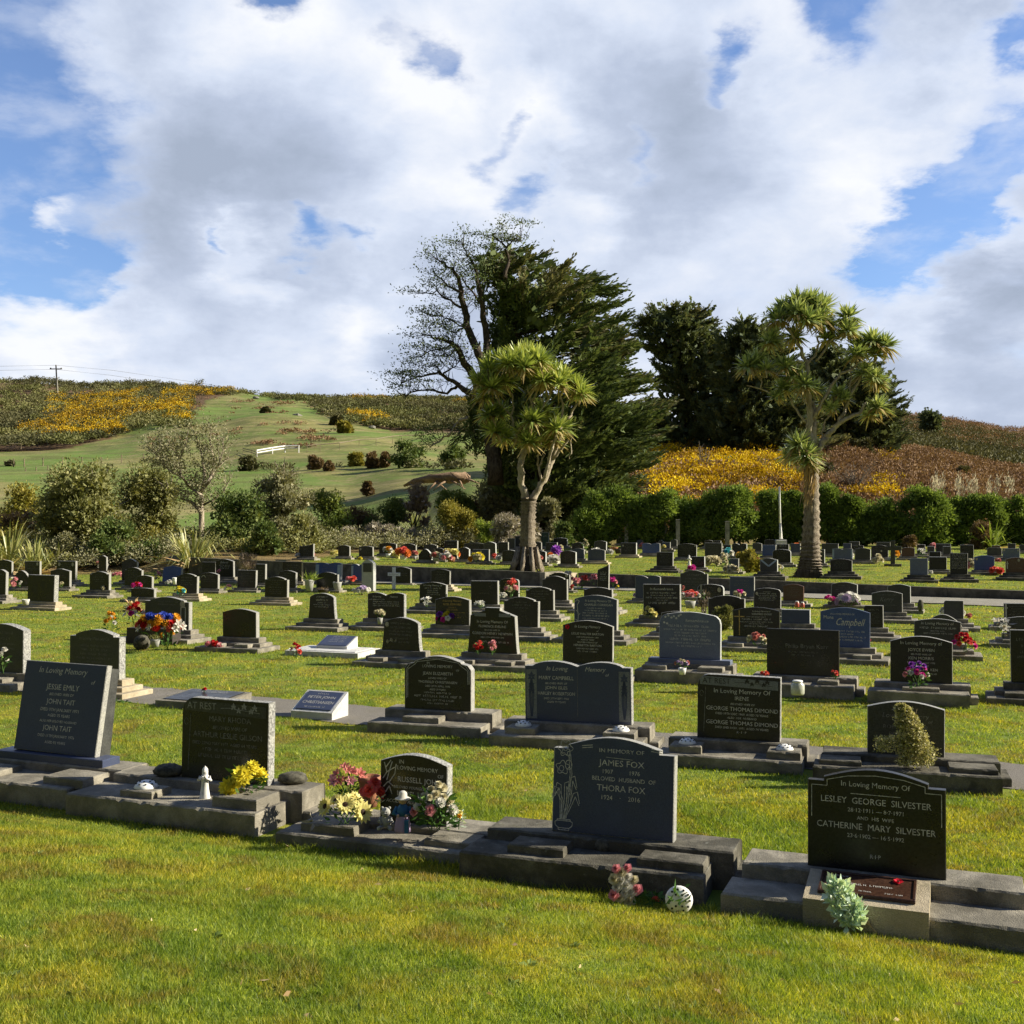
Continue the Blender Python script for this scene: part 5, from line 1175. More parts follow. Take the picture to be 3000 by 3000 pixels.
UP(2741, 2785, 1593, 1618, 'flat', 'black', 'black headstone pair with white outline under the hedge', edge='palegrey')
UP(2782, 2834, 1620, 1682, 'flat', 'black', 'very tall black headstone filled with lettering, pink posy at its foot', lettermat='letter', plinth='mid', cmat='darkconcrete', lines=[.97] + [('~.8', .05, dict(gap=1.35))] * 11)
UP(2812, 2852, 1596, 1634, 'flat', 'black', 'tall black lettered headstone behind the very tall one', lettermat='letter')
UP(2853, 2912, 1627, 1670, 'arch', 'blue', 'plain dark blue headstone with a round white emblem at left', lines=[], extra=ovals((-.38, .75, .07)), edge='blue')
UP(2891, 2934, 1603, 1627, 'arch', 'charcoal', 'dark low headstone in the far line behind the plain blue one')
UP(2937, 2987, 1606, 1634, 'flat', 'greyblue', 'grey-blue framed headstone with two round emblems', extra=ovals((-.4, .8, .07), (.4, .8, .07)), edge='palegrey', lettermat='fadedletter')
UP(2945, 3010, 1633, 1678, 'arch', 'brown', 'brown headstone with a carved cross at left near the right edge', extra=multi(ovals((.1, .82, .07)), border(wd=.03, pts=[[(-.42, .25), (-.42, .75)], [(-.47, .6), (-.37, .6)]])), plinth='mid', cmat='darkconcrete')
# far small ones
k_ = ['plain dark headstone in the last line before the hedge', ]
for (x0, x1, yt, yb, st, mt, lb) in (
    (1806, 1830, 1573, 1592, 'arch', 'black', 'tiny dark arched headstone left of a white figurine in the hedge shade'),
    (1834, 1852, 1577, 1592, 'flat', 'black', 'tiny dark headstone before the first fence post'),
    (1866, 1884, 1581, 1598, 'arch', 'navy', 'tiny slate headstone left of the curved-top one under the hedge'),
    (1890, 1911, 1571, 1592, 'semi', 'black', 'half-round black stone with a bright rim in the hedge line'),
    (1925, 1948, 1582, 1598, 'semi', 'charcoal', 'low half-round charcoal stone right of the bright-rimmed one'),
    (1940, 1964, 1588, 1606, 'flat', 'navy', 'small slate stone with a yellow bloom beside it'),
    (1966, 1984, 1580, 1600, 'arch', 'charcoal', 'small charcoal stone close to the second fence post'),
    (2064, 2088, 1582, 1600, 'arch', 'black', 'small black stone left of the yellow-topped one in the hedge line'),
    (2090, 2112, 1584, 1600, 'flat', 'black', 'small black stone with yellow flowers on its top'),
    (2120, 2142, 1596, 1616, 'flat', 'black', 'small black slab in front of the third fence post'),
    (2205, 2232, 1590, 1614, 'arch', 'charcoal', 'dim double stone under dry flower heads by the hedge'),
    (2240, 2270, 1580, 1600, 'arch', 'black', 'dim arched stone left of the flagpole foot'),
    (2470, 2494, 1592, 1606, 'flat', 'navy', 'slate stone barely above the pale book-shaped one'),
    (2488, 2518, 1586, 1600, 'flat', 'charcoal', 'grey topped block in the hedge line right of the big palm'),
    (2568, 2608, 1588, 1602, 'flat', 'charcoal', 'long low grey headstone left above the stone cross'),
    (2625, 2640, 1600, 1622, 'arch', 'black', 'narrow dark stone touching the right arm of the stone cross'),
    (2716, 2738, 1600, 1616, 'flat', 'charcoal', 'small plain stone left of the white-outlined pair'),
    (2762, 2786, 1600, 1624, 'flat', 'charcoal', 'second white-outlined stone under the hedge'),
    (2905, 2930, 1598, 1612, 'flat', 'brown', 'small brownish stone beside the yucca'),
    (2952, 2975, 1592, 1608, 'flat', 'charcoal', 'dim stone in the hedge shade near the right edge'),
    (2985, 3010, 1596, 1612, 'arch', 'charcoal', 'dim arched stone in the hedge shade at the right edge')):
    UP(x0, x1, yt, yb, st, mt, lb, lines=[], edge='palegrey' if 'outlined' in lb or 'rim' in lb else None)

# flat plaques and special markers
def plaque(px, py, wpx, label, frame, face, hz, tilt, hfront, depth, lines, yaw=YAW, name='grave_plaque', bronze=False):
    P = hit(px, py, 0.0); W_ = wpx * P.y / F / math.cos(yaw - math.atan((px - 1500) / F)); g = gzf(P.x, P.y)
    root = thing(name, label, 'grave plaque', (P.x, P.y, g), -yaw, 'low grave plaques')
    zb_ = hfront + depth * math.tan(tilt)
    mb = MB(); w = W_ / 2
    mb.add([(-w, 0, -.1), (w, 0, -.1), (w, depth, -.1), (-w, depth, -.1), (-w, 0, hfront), (w, 0, hfront), (w, depth, zb_), (-w, depth, zb_)], [(3, 2, 1, 0), (4, 5, 6, 7), (0, 1, 5, 4), (1, 2, 6, 5), (2, 3, 7, 6), (3, 0, 4, 7)])
    mb.build('block', frame, root)
    L = depth / math.cos(tilt)
    fb = MB().prism([(-w * .86, L * .1), (w * .86, L * .1), (w * .86, L * .92), (-w * .86, L * .92)], -.012, .0, b=.002).build('plate', face, root)
    fb.location = (0, 0, hfront); fb.rotation_euler = (tilt - R(90), 0, 0)
    if lines:
        lm = MB(); z = L * .86; rnd = random.Random(5)
        for (tx, sz) in lines:
            if tx.startswith('~'): add_scrawl(lm, W_ * float(tx[1:]), sz * L, 0, z - sz * L / 2, -.0135, rnd)
            else: add_text(lm, tx, sz * L, 0, z - sz * L / 2, -.0135, W_ * .75)
            z -= sz * L * 1.4
        lm.build('inscription', 'letter', fb)
    FOOT.append((P.x, P.y, w + .02, -.02, depth, math.cos(yaw), math.sin(yaw)))
    return root, fb, P, W_, L
plaque(912, 2108, 118, 'slanted white block with a small slate plaque lettered PETER, lying by the path', 'whiteconcrete', 'navy', 0, R(28), .10, .42, [('~.3', .10), ('PETER JOHN', .16), ('CHRISTIANSEN', .18), ('~.5', .08)])
plaque(545, 2078, 175, 'flat black plaque in a pale concrete frame left of the path, red flower on it', 'concrete', 'black', 0, R(4), .10, .80, [('~.4', .05), ('~.5', .07)])
r_, fb_, P_, W_2, L_ = plaque(940, 1925, 210, 'white concrete plot with rounded kerb and a raised black plaque', 'whiteconcrete', 'whiteconcrete', 0, R(1), .10, .9, [])
r_.name = 'grave_plot'
mb_ = MB(); mb_.add([(-.36, .42, .08), (.34, .42, .08), (.34, .84, .08), (-.36, .84, .08), (-.36, .42, .17), (.34, .42, .17), (.34, .84, .34), (-.36, .84, .34)], [(3, 2, 1, 0), (4, 5, 6, 7), (0, 1, 5, 4), (1, 2, 6, 5), (2, 3, 7, 6), (3, 0, 4, 7)]); mb_.build('desk_block', 'whiteconcrete', r_)
p_ = MB().prism([(-.33, .02), (.31, .02), (.31, .44), (-.33, .44)], -.01, .0, b=.002).build('plate', 'navy', r_); p_.location = (0, .42, .172); p_.rotation_euler = (R(22) - R(90), 0, 0)
l_ = MB(); rn_ = random.Random(3)
for i_ in range(4): add_scrawl(l_, .34, .04, 0, .38 - i_ * .07, -.0115, rn_)
l_.build('inscription', 'letter', p_)

# sloping bronze war plaque in front of the right end headstone
def war_plaque():
    P, yaw = GRAVES[4][1], R(22)
    root = thing('bronze_plaque_stand', 'low pale concrete desk with a brown bronze plaque and a red poppy on it', 'grave plaque', (P.x, P.y, gzf(P.x, P.y)), -yaw, 'low grave plaques')
    c = -.03; w = .37; d0, d1 = -.535, -.135; z0, z1 = .20, .272
    MB().add([(c - w, d0, -.1), (c + w, d0, -.1), (c + w, d1, -.1), (c - w, d1, -.1), (c - w, d0, z0), (c + w, d0, z0), (c + w, d1, z1), (c - w, d1, z1)], [(3, 2, 1, 0), (4, 5, 6, 7), (0, 1, 5, 4), (1, 2, 6, 5), (2, 3, 7, 6), (3, 0, 4, 7)]).build('desk_block', 'cream', root)
    a = math.atan2(z1 - z0, d1 - d0)
    pl_ = MB().prism([(-.29, .08), (.29, .08), (.29, .36), (-.29, .36)], -.018, 0, b=.004).build('plate', 'bronze', root); pl_.location = (c, d0, z0); pl_.rotation_euler = (a - R(90), 0, 0)
    fr = MB()
    for (a0, a1, b0, b1) in ((-.29, .29, .08, .098), (-.29, .29, .342, .36), (-.29, -.272, .1, .34), (.272, .29, .1, .34)): fr.prism([(a0, b0), (a1, b0), (a1, b1), (a0, b1)], -.026, -.017, b=.003)
    fr.build('frame', 'bronze', pl_)
    lm = MB(); rn = random.Random(8)
    for (wd, sz, x, z) in ((.10, .026, -.18, .31), (.10, .026, -.18, .25), (.09, .022, .0, .14), (.10, .022, .16, .14), (.10, .022, -.17, .15), (.3, .034, 0, .22)): add_scrawl(lm, wd, sz, x, z, -.0195, rn)
    lm.build('inscription', 'letter', pl_)
    o = blossom_mesh('daisy', 'ppoppy', 'pdark', 5).copy(); add_child(o, pl_, 'poppy', (.18, -.022, .31), (R(90), 0, 0), .036)
war_plaque()

# tall grey stele, white cross, stone cross
def stele():
    P, W_, H_ = solve(1064, 1098, 1639, 1731, .02, YAW); g = gzf(P.x, P.y)
    root = thing('stele', 'tall pale grey standing stone with a dark square plate near its top', 'headstone', (P.x, P.y, g), -YAW, 'headstones of the cemetery')
    t = MB().prism(outline('arch', W_, H_ + .02), -.11, .11, b=.01).build('tablet', 'palegrey', root)
    MB().box(-W_ * .36, W_ * .36, -.125, -.108, H_ * .62, H_ * .90, b=.003).build('plate', 'charcoal', t)
    MB().box(-W_ * .7, W_ * .7, -.2, .2, -.2, .03, b=.01).build('base', 'concrete', root)
stele()
def cross(px, yt, yb, wpx, label, mat, arm=.3, wood=True, ring=False, thick=.05, hz=0.0):
    P = hit(px, yb, hz); k = P.y / F; H_ = (yb - yt) * k; W_ = wpx * k; g = gzf(P.x, P.y)
    root = thing('grave_cross', label, 'cross', (P.x, P.y, g), -YAW, None); s = H_ * .075 if wood else H_ * .09
    zb = hz
    MB().box(-s / 1, s / 1, -thick / 2, thick / 2, zb - .15, zb + H_, b=.006).build('upright', mat, root)
    zc = zb + H_ * (1 - arm)
    MB().box(-W_ / 2, -s - .001, -thick / 2 - .001, thick / 2 + .001, zc - s, zc + s, b=.006).box(s + .001, W_ / 2, -thick / 2 - .001, thick / 2 + .001, zc - s, zc + s, b=.006).build('crossbar', mat, root)
    if ring:
        mb = MB(); r_ = W_ * .32; mb.tube([(r_ * math.cos(a), 0, zc + r_ * math.sin(a)) for a in [2 * math.pi * i / 24 for i in range(25)]], s * .55, 6); mb.build('ring', mat, root, True)
    if not wood: MB().box(-W_ * .5, W_ * .5, -.2, .2, -.2, zb, b=.01).build('base', 'darkconcrete', root)
    else:
        lm = MB(); add_scrawl(lm, W_ * .7, s * .8, 0, zc, -thick / 2 - .003, random.Random(2)); lm.build('inscription', 'black', root)
    return root
cross(1154, 1662, 1726, 39, 'plain white wooden cross with a dark nameplate, standing in the grass before the wall', 'whitepaint', .32)
cross(2616, 1584, 1652, 48, 'dark stone cross with broad arms standing above the upper-lawn headstones', 'charcoal', .33, False, hz=.1, thick=.12)
cross(2612, 1626, 1655, 22, 'small pale cross in front of the tall dark stone cross', 'lightblue', .4, False, hz=.05, thick=.05)
# ------------------------------------------------------------------ vegetation
def cabbage_tree(name_label, base, dist, trunk, limbs, heads, leafmat, skirt=None, leafL=.95, seed=1):
    """trunk/limbs: lists of (px, py, radius m, depth offset m); heads: (px, py, size, depth offset)"""
    rnd = random.Random(seed)
    def pt(px, py, dy=0.0):
        q = atd(px, py, dist); return Vector((q.x, q.y + dy, q.z))
    B = pt(*base); root = thing('cabbage_tree', name_label, 'cabbage tree', B, 0, None)
    def rel(v): return v - B
    mb = MB()
    pts = [rel(pt(a, b, d)) for a, b, r_, d in trunk]; rad = [r_ for _, _, r_, _ in trunk]
    P2, R2 = [], []
    for i in range(len(pts) - 1):
        for j in range(4):
            u = j / 4; P2.append(pts[i].lerp(pts[i + 1], u)); R2.append(rad[i] * (1 - u) + rad[i + 1] * u)
    P2.append(pts[-1]); R2.append(rad[-1])
    mb.tube(P2, R2, 16, wob=.015)
    for k in range(9 if seed == 3 else 0):   # root flare
        a = 2 * math.pi * k / 9 + .2; r0 = rad[0]
        mb.tube([Vector((math.cos(a) * r0 * .62, math.sin(a) * r0 * .62, r0 * 1.5)), Vector((math.cos(a) * r0 * .82, math.sin(a) * r0 * .82, r0 * .5)), Vector((math.cos(a) * r0 * 1.12, math.sin(a) * r0 * 1.12, -.12))], [r0 * .12, r0 * .20, r0 * .16], 7)
    mb.build('trunk', 'palmbark', root, True)
    LK = .62
    for L in limbs:
        pts = [rel(pt(a, b, d)) for a, b, r_, d in L]; P2, R2 = [], []
        for i in range(len(pts) - 1):
            for j in range(3):
                u = j / 3; P2.append(pts[i].lerp(pts[i + 1], u) + Vector((rnd.uniform(-.05, .05), rnd.uniform(-.05, .05), 0)) * (1 if (i or j) else 0)); R2.append((L[i][2] * (1 - u) + L[i + 1][2] * u) * LK)
        P2.append(pts[-1]); R2.append(L[-1][2] * LK)
        MB().tube(P2, R2, 9, wob=.06).build('limb', 'palelimb', root, True)
    for (px, py, s, dy) in heads:
        c = np.array(rel(pt(px, py, dy))); n = int(190 * s)
        z = RNG.uniform(-.75, 1, n); a = RNG.uniform(0, 2 * math.pi, n); q = np.sqrt(1 - z * z)
        d = np.stack([q * np.cos(a), q * np.sin(a), z * .9 + .22], -1); d = unit(d + np.array([.12, 0, .12]))
        L = leafL * s ** .5 * RNG.uniform(.65, 1.1, n)
        droop = np.where(z < -.1, .5, .16) * RNG.uniform(.5, 1.6, n)
        side = unit(np.cross(d, np.array([0, 0, 1.0]) + rdir(n) * .5)); w = .046 * RNG.uniform(.8, 1.3, n)
        p0 = c + d * .08; p1 = c + d * (L * .5)[:, None] - np.array([0, 0, 1]) * (droop * L * .12)[:, None]; p2 = c + d * (L * .97)[:, None] - np.array([0, 0, 1]) * (droop * L * .62)[:, None]
        W1 = side * w[:, None]
        q1 = np.stack([p0 - W1 * .6, p0 + W1 * .6, p1 + W1, p1 - W1], 1); q2 = np.stack([p1 - W1, p1 + W1, p2 + W1 * .12, p2 - W1 * .12], 1)
        dead = z < -.5
        V = np.concatenate([q1.reshape(-1, 3), q2.reshape(-1, 3)]); mi = np.concatenate([dead, dead]).astype(int)
        arr_mesh('leaf_head', V, 4, [leafmat, 'deadleaf'], root, mi)
    if skirt:
        n = 48; t = RNG.random(n)
        a = RNG.uniform(-2.6, -1.2, n)
        (x0, y0), (x1, y1), r0 = skirt
        A_, B_ = np.array(rel(pt(x0, y0))), np.array(rel(pt(x1, y1)))
        c = A_ + (B_ - A_) * t[:, None]; rr = r0 * (1.08 - .1 * t)
        P_ = c + np.stack([np.cos(a) * rr, np.sin(a) * rr, 0 * a], -1)
        arr_mesh('dead_leaf_skirt', leaves(P_, np.stack([.12 * np.cos(a) - .15, .1 * np.sin(a), -1 + 0 * a], -1), 0.8, .028, .10), 4, 'straw', root)
    return root
cabbage_tree('smaller left cabbage tree with forked pale limbs and dense tufted crown, by the wall end', (1544, 1668), 47.2,
    [(1544, 1672, .64, 0), (1546, 1655, .47, 0), (1546, 1630, .41, 0), (1546, 1560, .37, 0), (1547, 1500, .36, 0), (1549, 1462, .38, 0)],
    [[(1544, 1470, .30, 0), (1530, 1420, .26, 0), (1522, 1370, .24, -.1), (1528, 1345, .22, 0), (1545, 1300, .14, .1), (1558, 1250, .10, .2)],
     [(1556, 1472, .30, 0), (1578, 1430, .22, 0), (1600, 1395, .20, .1), (1618, 1350, .17, .2), (1632, 1300, .14, .3), (1650, 1250, .12, .3), (1672, 1215, .10, .3), (1695, 1175, .07, .3)],
     [(1590, 1410, .14, 0), (1602, 1370, .13, -.2), (1612, 1330, .12, -.2), (1625, 1290, .11, -.3), (1640, 1255, .09, -.3), (1648, 1200, .08, -.2), (1640, 1150, .06, -.2)],
     [(1585, 1420, .09, .2), (1580, 1370, .08, .3), (1575, 1335, .07, .3), (1590, 1300, .05, .3)], [(1580, 1365, .07, .3), (1596, 1330, .06, .3)],
     [(1558, 1255, .10, .2), (1562, 1215, .09, .2), (1556, 1170, .08, .2), (1545, 1130, .06, .2)], [(1560, 1230, .08, .2), (1590, 1190, .07, 0), (1612, 1160, .06, -.2), (1618, 1120, .05, -.2)],
     [(1556, 1180, .07, .2), (1575, 1140, .05, .1), (1580, 1110, .05, .1)], [(1536, 1330, .12, .2), (1510, 1270, .10, .3), (1495, 1215, .08, .3), (1465, 1180, .07, .3), (1448, 1150, .05, .3)],
     [(1496, 1215, .07, .3), (1505, 1180, .06, .3), (1500, 1150, .05, .3)], [(1620, 1345, .12, .2), (1645, 1315, .10, 0), (1668, 1285, .07, -.1), (1673, 1282, .06, -.1), (1674, 1320, .05, -.1), (1668, 1345, .03, -.1)]],
    [(1432, 1085, .95, .2), (1405, 1125, .85, 0), (1458, 1060, .9, .5), (1490, 1075, .9, -.5), (1515, 1050, 1, .2), (1548, 1048, 1, .4), (1575, 1062, .95, -.3), (1535, 1085, .9, -.7), (1600, 1100, .85, .3), (1628, 1098, .8, .5), (1590, 1122, .9, -.5), (1650, 1108, .8, 0), (1668, 1122, .75, .4),
     (1692, 1142, .8, .2), (1704, 1160, .7, 0), (1635, 1132, .75, -.5), (1440, 1140, .85, -.3), (1420, 1160, .7, .4), (1478, 1118, .9, .3), (1460, 1210, .7, .5), (1432, 1215, .65, .3), (1448, 1265, .85, .4), (1478, 1280, .7, .6), (1558, 1238, .95, -.3), (1535, 1275, .85, .2), (1548, 1300, .75, -.4), (1600, 1272, .85, .6), (1625, 1235, .75, .5), (1645, 1255, .7, .2), (1590, 1200, .6, .6), (1618, 1290, .7, .4), (1628, 1262, .7, -.4)],
    'cabbage', leafL=.98, seed=3)
cabbage_tree('tall right cabbage tree, wind-blown, with dead straw leaves on its trunk', (2372, 1684), 43.5,
    [(2368, 1702, .86, 0), (2369, 1690, .68, 0), (2371, 1672, .56, 0), (2373, 1640, .47, 0), (2375, 1590, .40, 0), (2378, 1500, .34, 0), (2377, 1400, .32, 0), (2376, 1330, .30, 0), (2378, 1300, .29, 0)],
    [[(2374, 1315, .30, -.1), (2372, 1260, .25, 0), (2370, 1180, .21, 0), (2366, 1110, .17, 0), (2362, 1060, .14, 0), (2345, 1020, .11, 0), (2325, 985, .09, 0), (2305, 960, .07, 0)],
     [(2386, 1320, .24, 0), (2388, 1270, .20, 0), (2386, 1225, .17, .1), (2382, 1180, .13, .1), (2362, 1145, .10, .1), (2362, 1110, .08, .1)],
     [(2392, 1325, .24, 0), (2412, 1295, .21, 0), (2432, 1270, .18, 0), (2458, 1240, .16, 0), (2490, 1222, .14, 0), (2522, 1208, .11, 0), (2535, 1180, .08, 0)],
     [(2458, 1240, .13, 0), (2480, 1195, .11, .2), (2500, 1155, .10, .2), (2520, 1110, .08, .2), (2545, 1075, .08, .2), (2575, 1045, .06, .2)],
     [(2385, 1225, .12, -.1), (2405, 1180, .11, -.1), (2435, 1130, .10, -.1), (2462, 1095, .10, -.1), (2495, 1085, .08, -.1), (2512, 1060, .06, -.1)],
     [(2364, 1065, .10, 0), (2385, 1045, .08, .1), (2400, 1015, .07, .1), (2395, 985, .06, .1)], [(2390, 1058, .08, 0), (2412, 1030, .07, -.1), (2432, 1000, .06, -.1), (2455, 985, .05, -.1)],
     [(2368, 1240, .10, .1), (2345, 1215, .08, .1), (2330, 1190, .07, .1), (2318, 1165, .05, .1)], [(2362, 1190, .07, -.2), (2350, 1170, .05, -.2), (2330, 1150, .04, -.2)],
     [(2275, 1175, .03, 0), (2262, 1160, .04, 0), (2238, 1142, .05, 0), (2215, 1135, .05, 0), (2188, 1130, .035, 0)], [(2228, 1138, .05, 0), (2230, 1112, .05, 0), (2222, 1100, .05, 0), (2248, 1106, .04, 0)],
     [(2412, 1295, .09, .1), (2412, 1265, .07, .2), (2420, 1230, .06, .2), (2440, 1210, .05, .2)], [(2495, 1150, .06, .2), (2498, 1100, .05, .2), (2500, 1070, .05, .2)]],
    [(2342, 888, .95, .2), (2378, 885, .95, .4), (2408, 905, .9, 0), (2305, 910, .9, .3), (2325, 925, .8, -.5), (2278, 938, .85, 0), (2350, 950, .95, -.6), (2392, 940, .9, -.3), (2375, 920, .8, .6), (2425, 950, .8, .3), (2335, 985, .7, .4), (2482, 932, .85, 0), (2495, 965, .75, .4), (2475, 975, .7, -.3),
     (2258, 1002, .8, .2), (2430, 992, .6, .3), (2215, 1062, .85, .3), (2190, 1075, .7, .1), (2240, 1085, .6, -.2), (2296, 1078, .75, -.2), (2325, 1105, .8, 0), (2350, 1135, .75, -.3), (2300, 1140, .65, .3), (2520, 1018, .8, .2), (2556, 1002, .8, 0), (2592, 1015, .8, .1), (2500, 1045, .6, -.3), (2575, 1035, .6, .4), (2540, 1092, .75, .2), (2562, 1110, .7, 0), (2582, 1125, .55, .2),
     (2570, 1195, .7, 0), (2555, 1215, .55, .2), (2398, 1142, .6, .4), (2462, 1155, .6, .4), (2475, 1170, .5, .2), (2425, 1180, .5, .5), (2335, 1308, .95, -.2), (2350, 1340, .9, -.4), (2320, 1335, .7, .2), (2360, 1360, .6, -.4), (2440, 1195, .45, .1), (2275, 1165, .4, .1)],
    'cabbage2', skirt=((2374, 1345), (2378, 1440), .30), leafL=.86, seed=5)

# ---- conifers
def crown_points(prof, dist, n, depthk=.42, shell=.55, base=None):
    """prof: rows (py, px left, px right); samples points in a solid of revolution-like body around those rows"""
    pys = np.array([p[0] for p in prof], float); l = np.array([p[1] for p in prof], float); r_ = np.array([p[2] for p in prof], float)
    wts = np.maximum(r_ - l, 1); cand = RNG.uniform(pys.min(), pys.max(), n * 3)
    o = np.argsort(pys); L_, R_ = np.interp(cand, pys[o], l[o]), np.interp(cand, pys[o], r_[o])
    keep = RNG.random(len(cand)) < (R_ - L_) / (R_ - L_).max(); cand, L_, R_ = cand[keep][:n], L_[keep][:n], R_[keep][:n]
    m = len(cand); a = RNG.uniform(0, 2 * math.pi, m); q = np.sqrt(RNG.uniform(shell, 1.0, m))
    lump = 1 + .10 * np.array([mnoise.noise(Vector((math.cos(t) * 2.2, math.sin(t) * 2.2, c * .018))) * 2 for t, c in zip(a, cand)])
    q = q * lump
    half = (R_ - L_) / 2 * dist / F
    cx = ((L_ + R_) / 2 - 1500) / F * dist
    x = cx + half * q * np.cos(a); y = dist + half * depthk / .5 * q * np.sin(a); z = CZ + (HY - cand) / F * dist
    return np.stack([x, y, z], -1), np.stack([np.cos(a), np.sin(a), 0 * a], -1), q
def sprays(P, D, nl, L, Wd, spread=.5, flat=.25):
    """fans of narrow leaves: nl leaves strung along a branchlet that starts at P and runs along D"""
    n = len(P); t = np.tile(np.linspace(0, 1, nl), n); Pr = np.repeat(P, nl, 0); Dr = np.repeat(unit(D), nl, 0); Lr = np.repeat(L * RNG.uniform(.6, 1.35, n), nl)
    pos = Pr + Dr * (t * Lr)[:, None] + np.array([0, 0, 1]) * (.10 * Lr * t * t)[:, None]
    ld = unit(Dr + rdir(n * nl) * spread * np.array([1, 1, flat * 2]))
    return leaves(pos, ld, Lr * .42 * (1.15 - .5 * t), Lr * Wd, .15)
def conifer(label, prof, dist, base, mat, n, L, windx=.35, up=.25, nl=9, trunk_r=.6, trunk_top=None, name='conifer', core=.72, mat2=None, shell=.35, group=None, depthk=.42, wd=.055, plume=3.2):
    B = hit(base[0], base[1]) if dist is None else Vector(atd(base[0], base[1], dist)); dist = B.y
    B.z = gzf(B.x, B.y)
    root = thing(name, label, 'conifer', B, 0, group); b = np.array(B)
    tt = trunk_top or (base[0], prof[0][0] + 30); top = atd(tt[0], tt[1], dist) - B
    MB().tube([Vector((0, 0, -.4)), top * .3, top * .65, top], [trunk_r * 1.2, trunk_r * .8, trunk_r * .4, .06], 10).build('trunk', 'pinebark', root, True)
    K = max(12, n // 42); A_, O_, q_ = crown_points(prof, dist, K, depthk, shell); A_ = A_ - b; K = len(A_)
    Dk = unit(O_ * .75 + np.array([windx, 0, up]) + rdir(K) * .3); Lk = plume * RNG.uniform(.6, 1.35, K)
    ix = RNG.integers(0, K, n); t = RNG.random(n) ** .8; lat = rdir(n) * (plume * .30 * (1.08 - t) * RNG.random(n) ** .5)[:, None] * np.array([1, 1, .62])
    P = A_[ix] + Dk[ix] * (Lk[ix] * (t - .75))[:, None] + lat
    D = unit(Dk[ix] + lat * .9 / plume + rdir(n) * .28 + np.array([0, 0, .1])); q = q_[ix]
    P[:, 2] = np.maximum(P[:, 2], .1)
    V = sprays(P - D * L * .5, D, nl, L, wd)
    mi = None; mats = mat
    if mat2:
        tone = np.array([mnoise.noise(Vector(tuple(p * .16 + 5))) for p in P]) + RNG.uniform(-.2, .2, len(P)); mi = np.repeat((tone > .12).astype(int), nl); mats = [mat, mat2]
    arr_mesh('crown', V, 4, mats, root, mi)
    # limbs seen in the gaps
    seedk = name == 'wind_swept_conifer'
    mb = MB(); idx = RNG.choice(len(P), min(60, len(P)), False)
    for i in idx:
        e = Vector(P[i]); s = Vector((top.x * (e.z / top.z), top.y, e.z - e.xy.length * .35)) if top.z else Vector()
        mb.tube([s, s.lerp(e, .55) + Vector((0, 0, .2)), e], [trunk_r * .18, trunk_r * .09, .02], 5)
    mb.build('limbs', 'pinebark', root, True)
    if core:
        P2, _, q2 = crown_points([(p[0], (p[1] + p[2]) / 2 - (p[2] - p[1]) / 2 * core, (p[1] + p[2]) / 2 + (p[2] - p[1]) / 2 * core) for p in prof[1:]], dist, 380 if seedk else 1000, depthk * .9, 0.0)
        P2 = P2 - b; D2 = rdir(len(P2)); arr_mesh('inner_growth', sprays(P2, D2, 7, L * 1.5, .16), 4, mat, root)
    return root
conifer('huge dark wind-swept conifer, the tallest tree, behind the smaller cabbage tree', [(728, 1425, 1490), (742, 1392, 1530), (760, 1386, 1560), (790, 1395, 1610), (812, 1405, 1720), (850, 1425, 1765), (885, 1432, 1785), (930, 1438, 1800), (985, 1432, 1830), (1030, 1445, 1858), (1090, 1425, 1885), (1150, 1410, 1915), (1210, 1400, 1935), (1270, 1385, 1942), (1320, 1402, 1925), (1380, 1425, 1900), (1440, 1470, 1860), (1500, 1560, 1810), (1560, 1610, 1760)],
        74, (1600, 1580), 'macrocarpa', 15500, 1.0, .62, .22, 9, 1.0, (1470, 760), 'wind_swept_conifer', .8, 'macropaler')
conifer('dark rounded pine in the middle, right of the huge conifer', [(895, 1925, 2010), (915, 1905, 2060), (950, 1865, 2105), (985, 1848, 2140), (1020, 1880, 2150), (1055, 1935, 2160), (1095, 1895, 2170), (1130, 1930, 2180), (1180, 1920, 2180), (1240, 1900, 2200), (1310, 1880, 2220)], 128, (2020, 1320), 'pine', 12000, 1.1, .1, .2, 7, .9, (1990, 930), 'pine_tree', .72, 'macropaler', plume=1.7)
conifer('paler mixed pine crowd between the rounded pine and the tall cabbage tree', [(932, 2160, 2215), (960, 2125, 2260), (1000, 2110, 2290), (1050, 2080, 2330), (1120, 2070, 2370), (1200, 2060, 2420), (1270, 2050, 2450), (1325, 2040, 2470)], 122, (2240, 1320), 'pine', 12000, 1.1, .2, .2, 7, .8, (2190, 960), 'pine_tree', .75, 'macropaler', plume=1.7)
conifer('dark pine sloping down to the right behind the tall cabbage tree', [(1010, 2380, 2420), (1045, 2350, 2500), (1085, 2340, 2580), (1120, 2340, 2615), (1170, 2350, 2635), (1220, 2370, 2650), (1270, 2400, 2655), (1315, 2440, 2640)], 132, (2500, 1315), 'pine', 9000, 1.1, .2, .2, 7, .8, (2400, 1040), 'pine_tree', .75, 'macropaler', plume=1.7)
conifer('single small dark pine on the far right slope', [(1205, 2722, 2730), (1225, 2716, 2738), (1250, 2712, 2744)], 300, (2728, 1255), 'pine', 150, 1.3, 0, .3, 6, .3, None, 'pine_tree', .5)

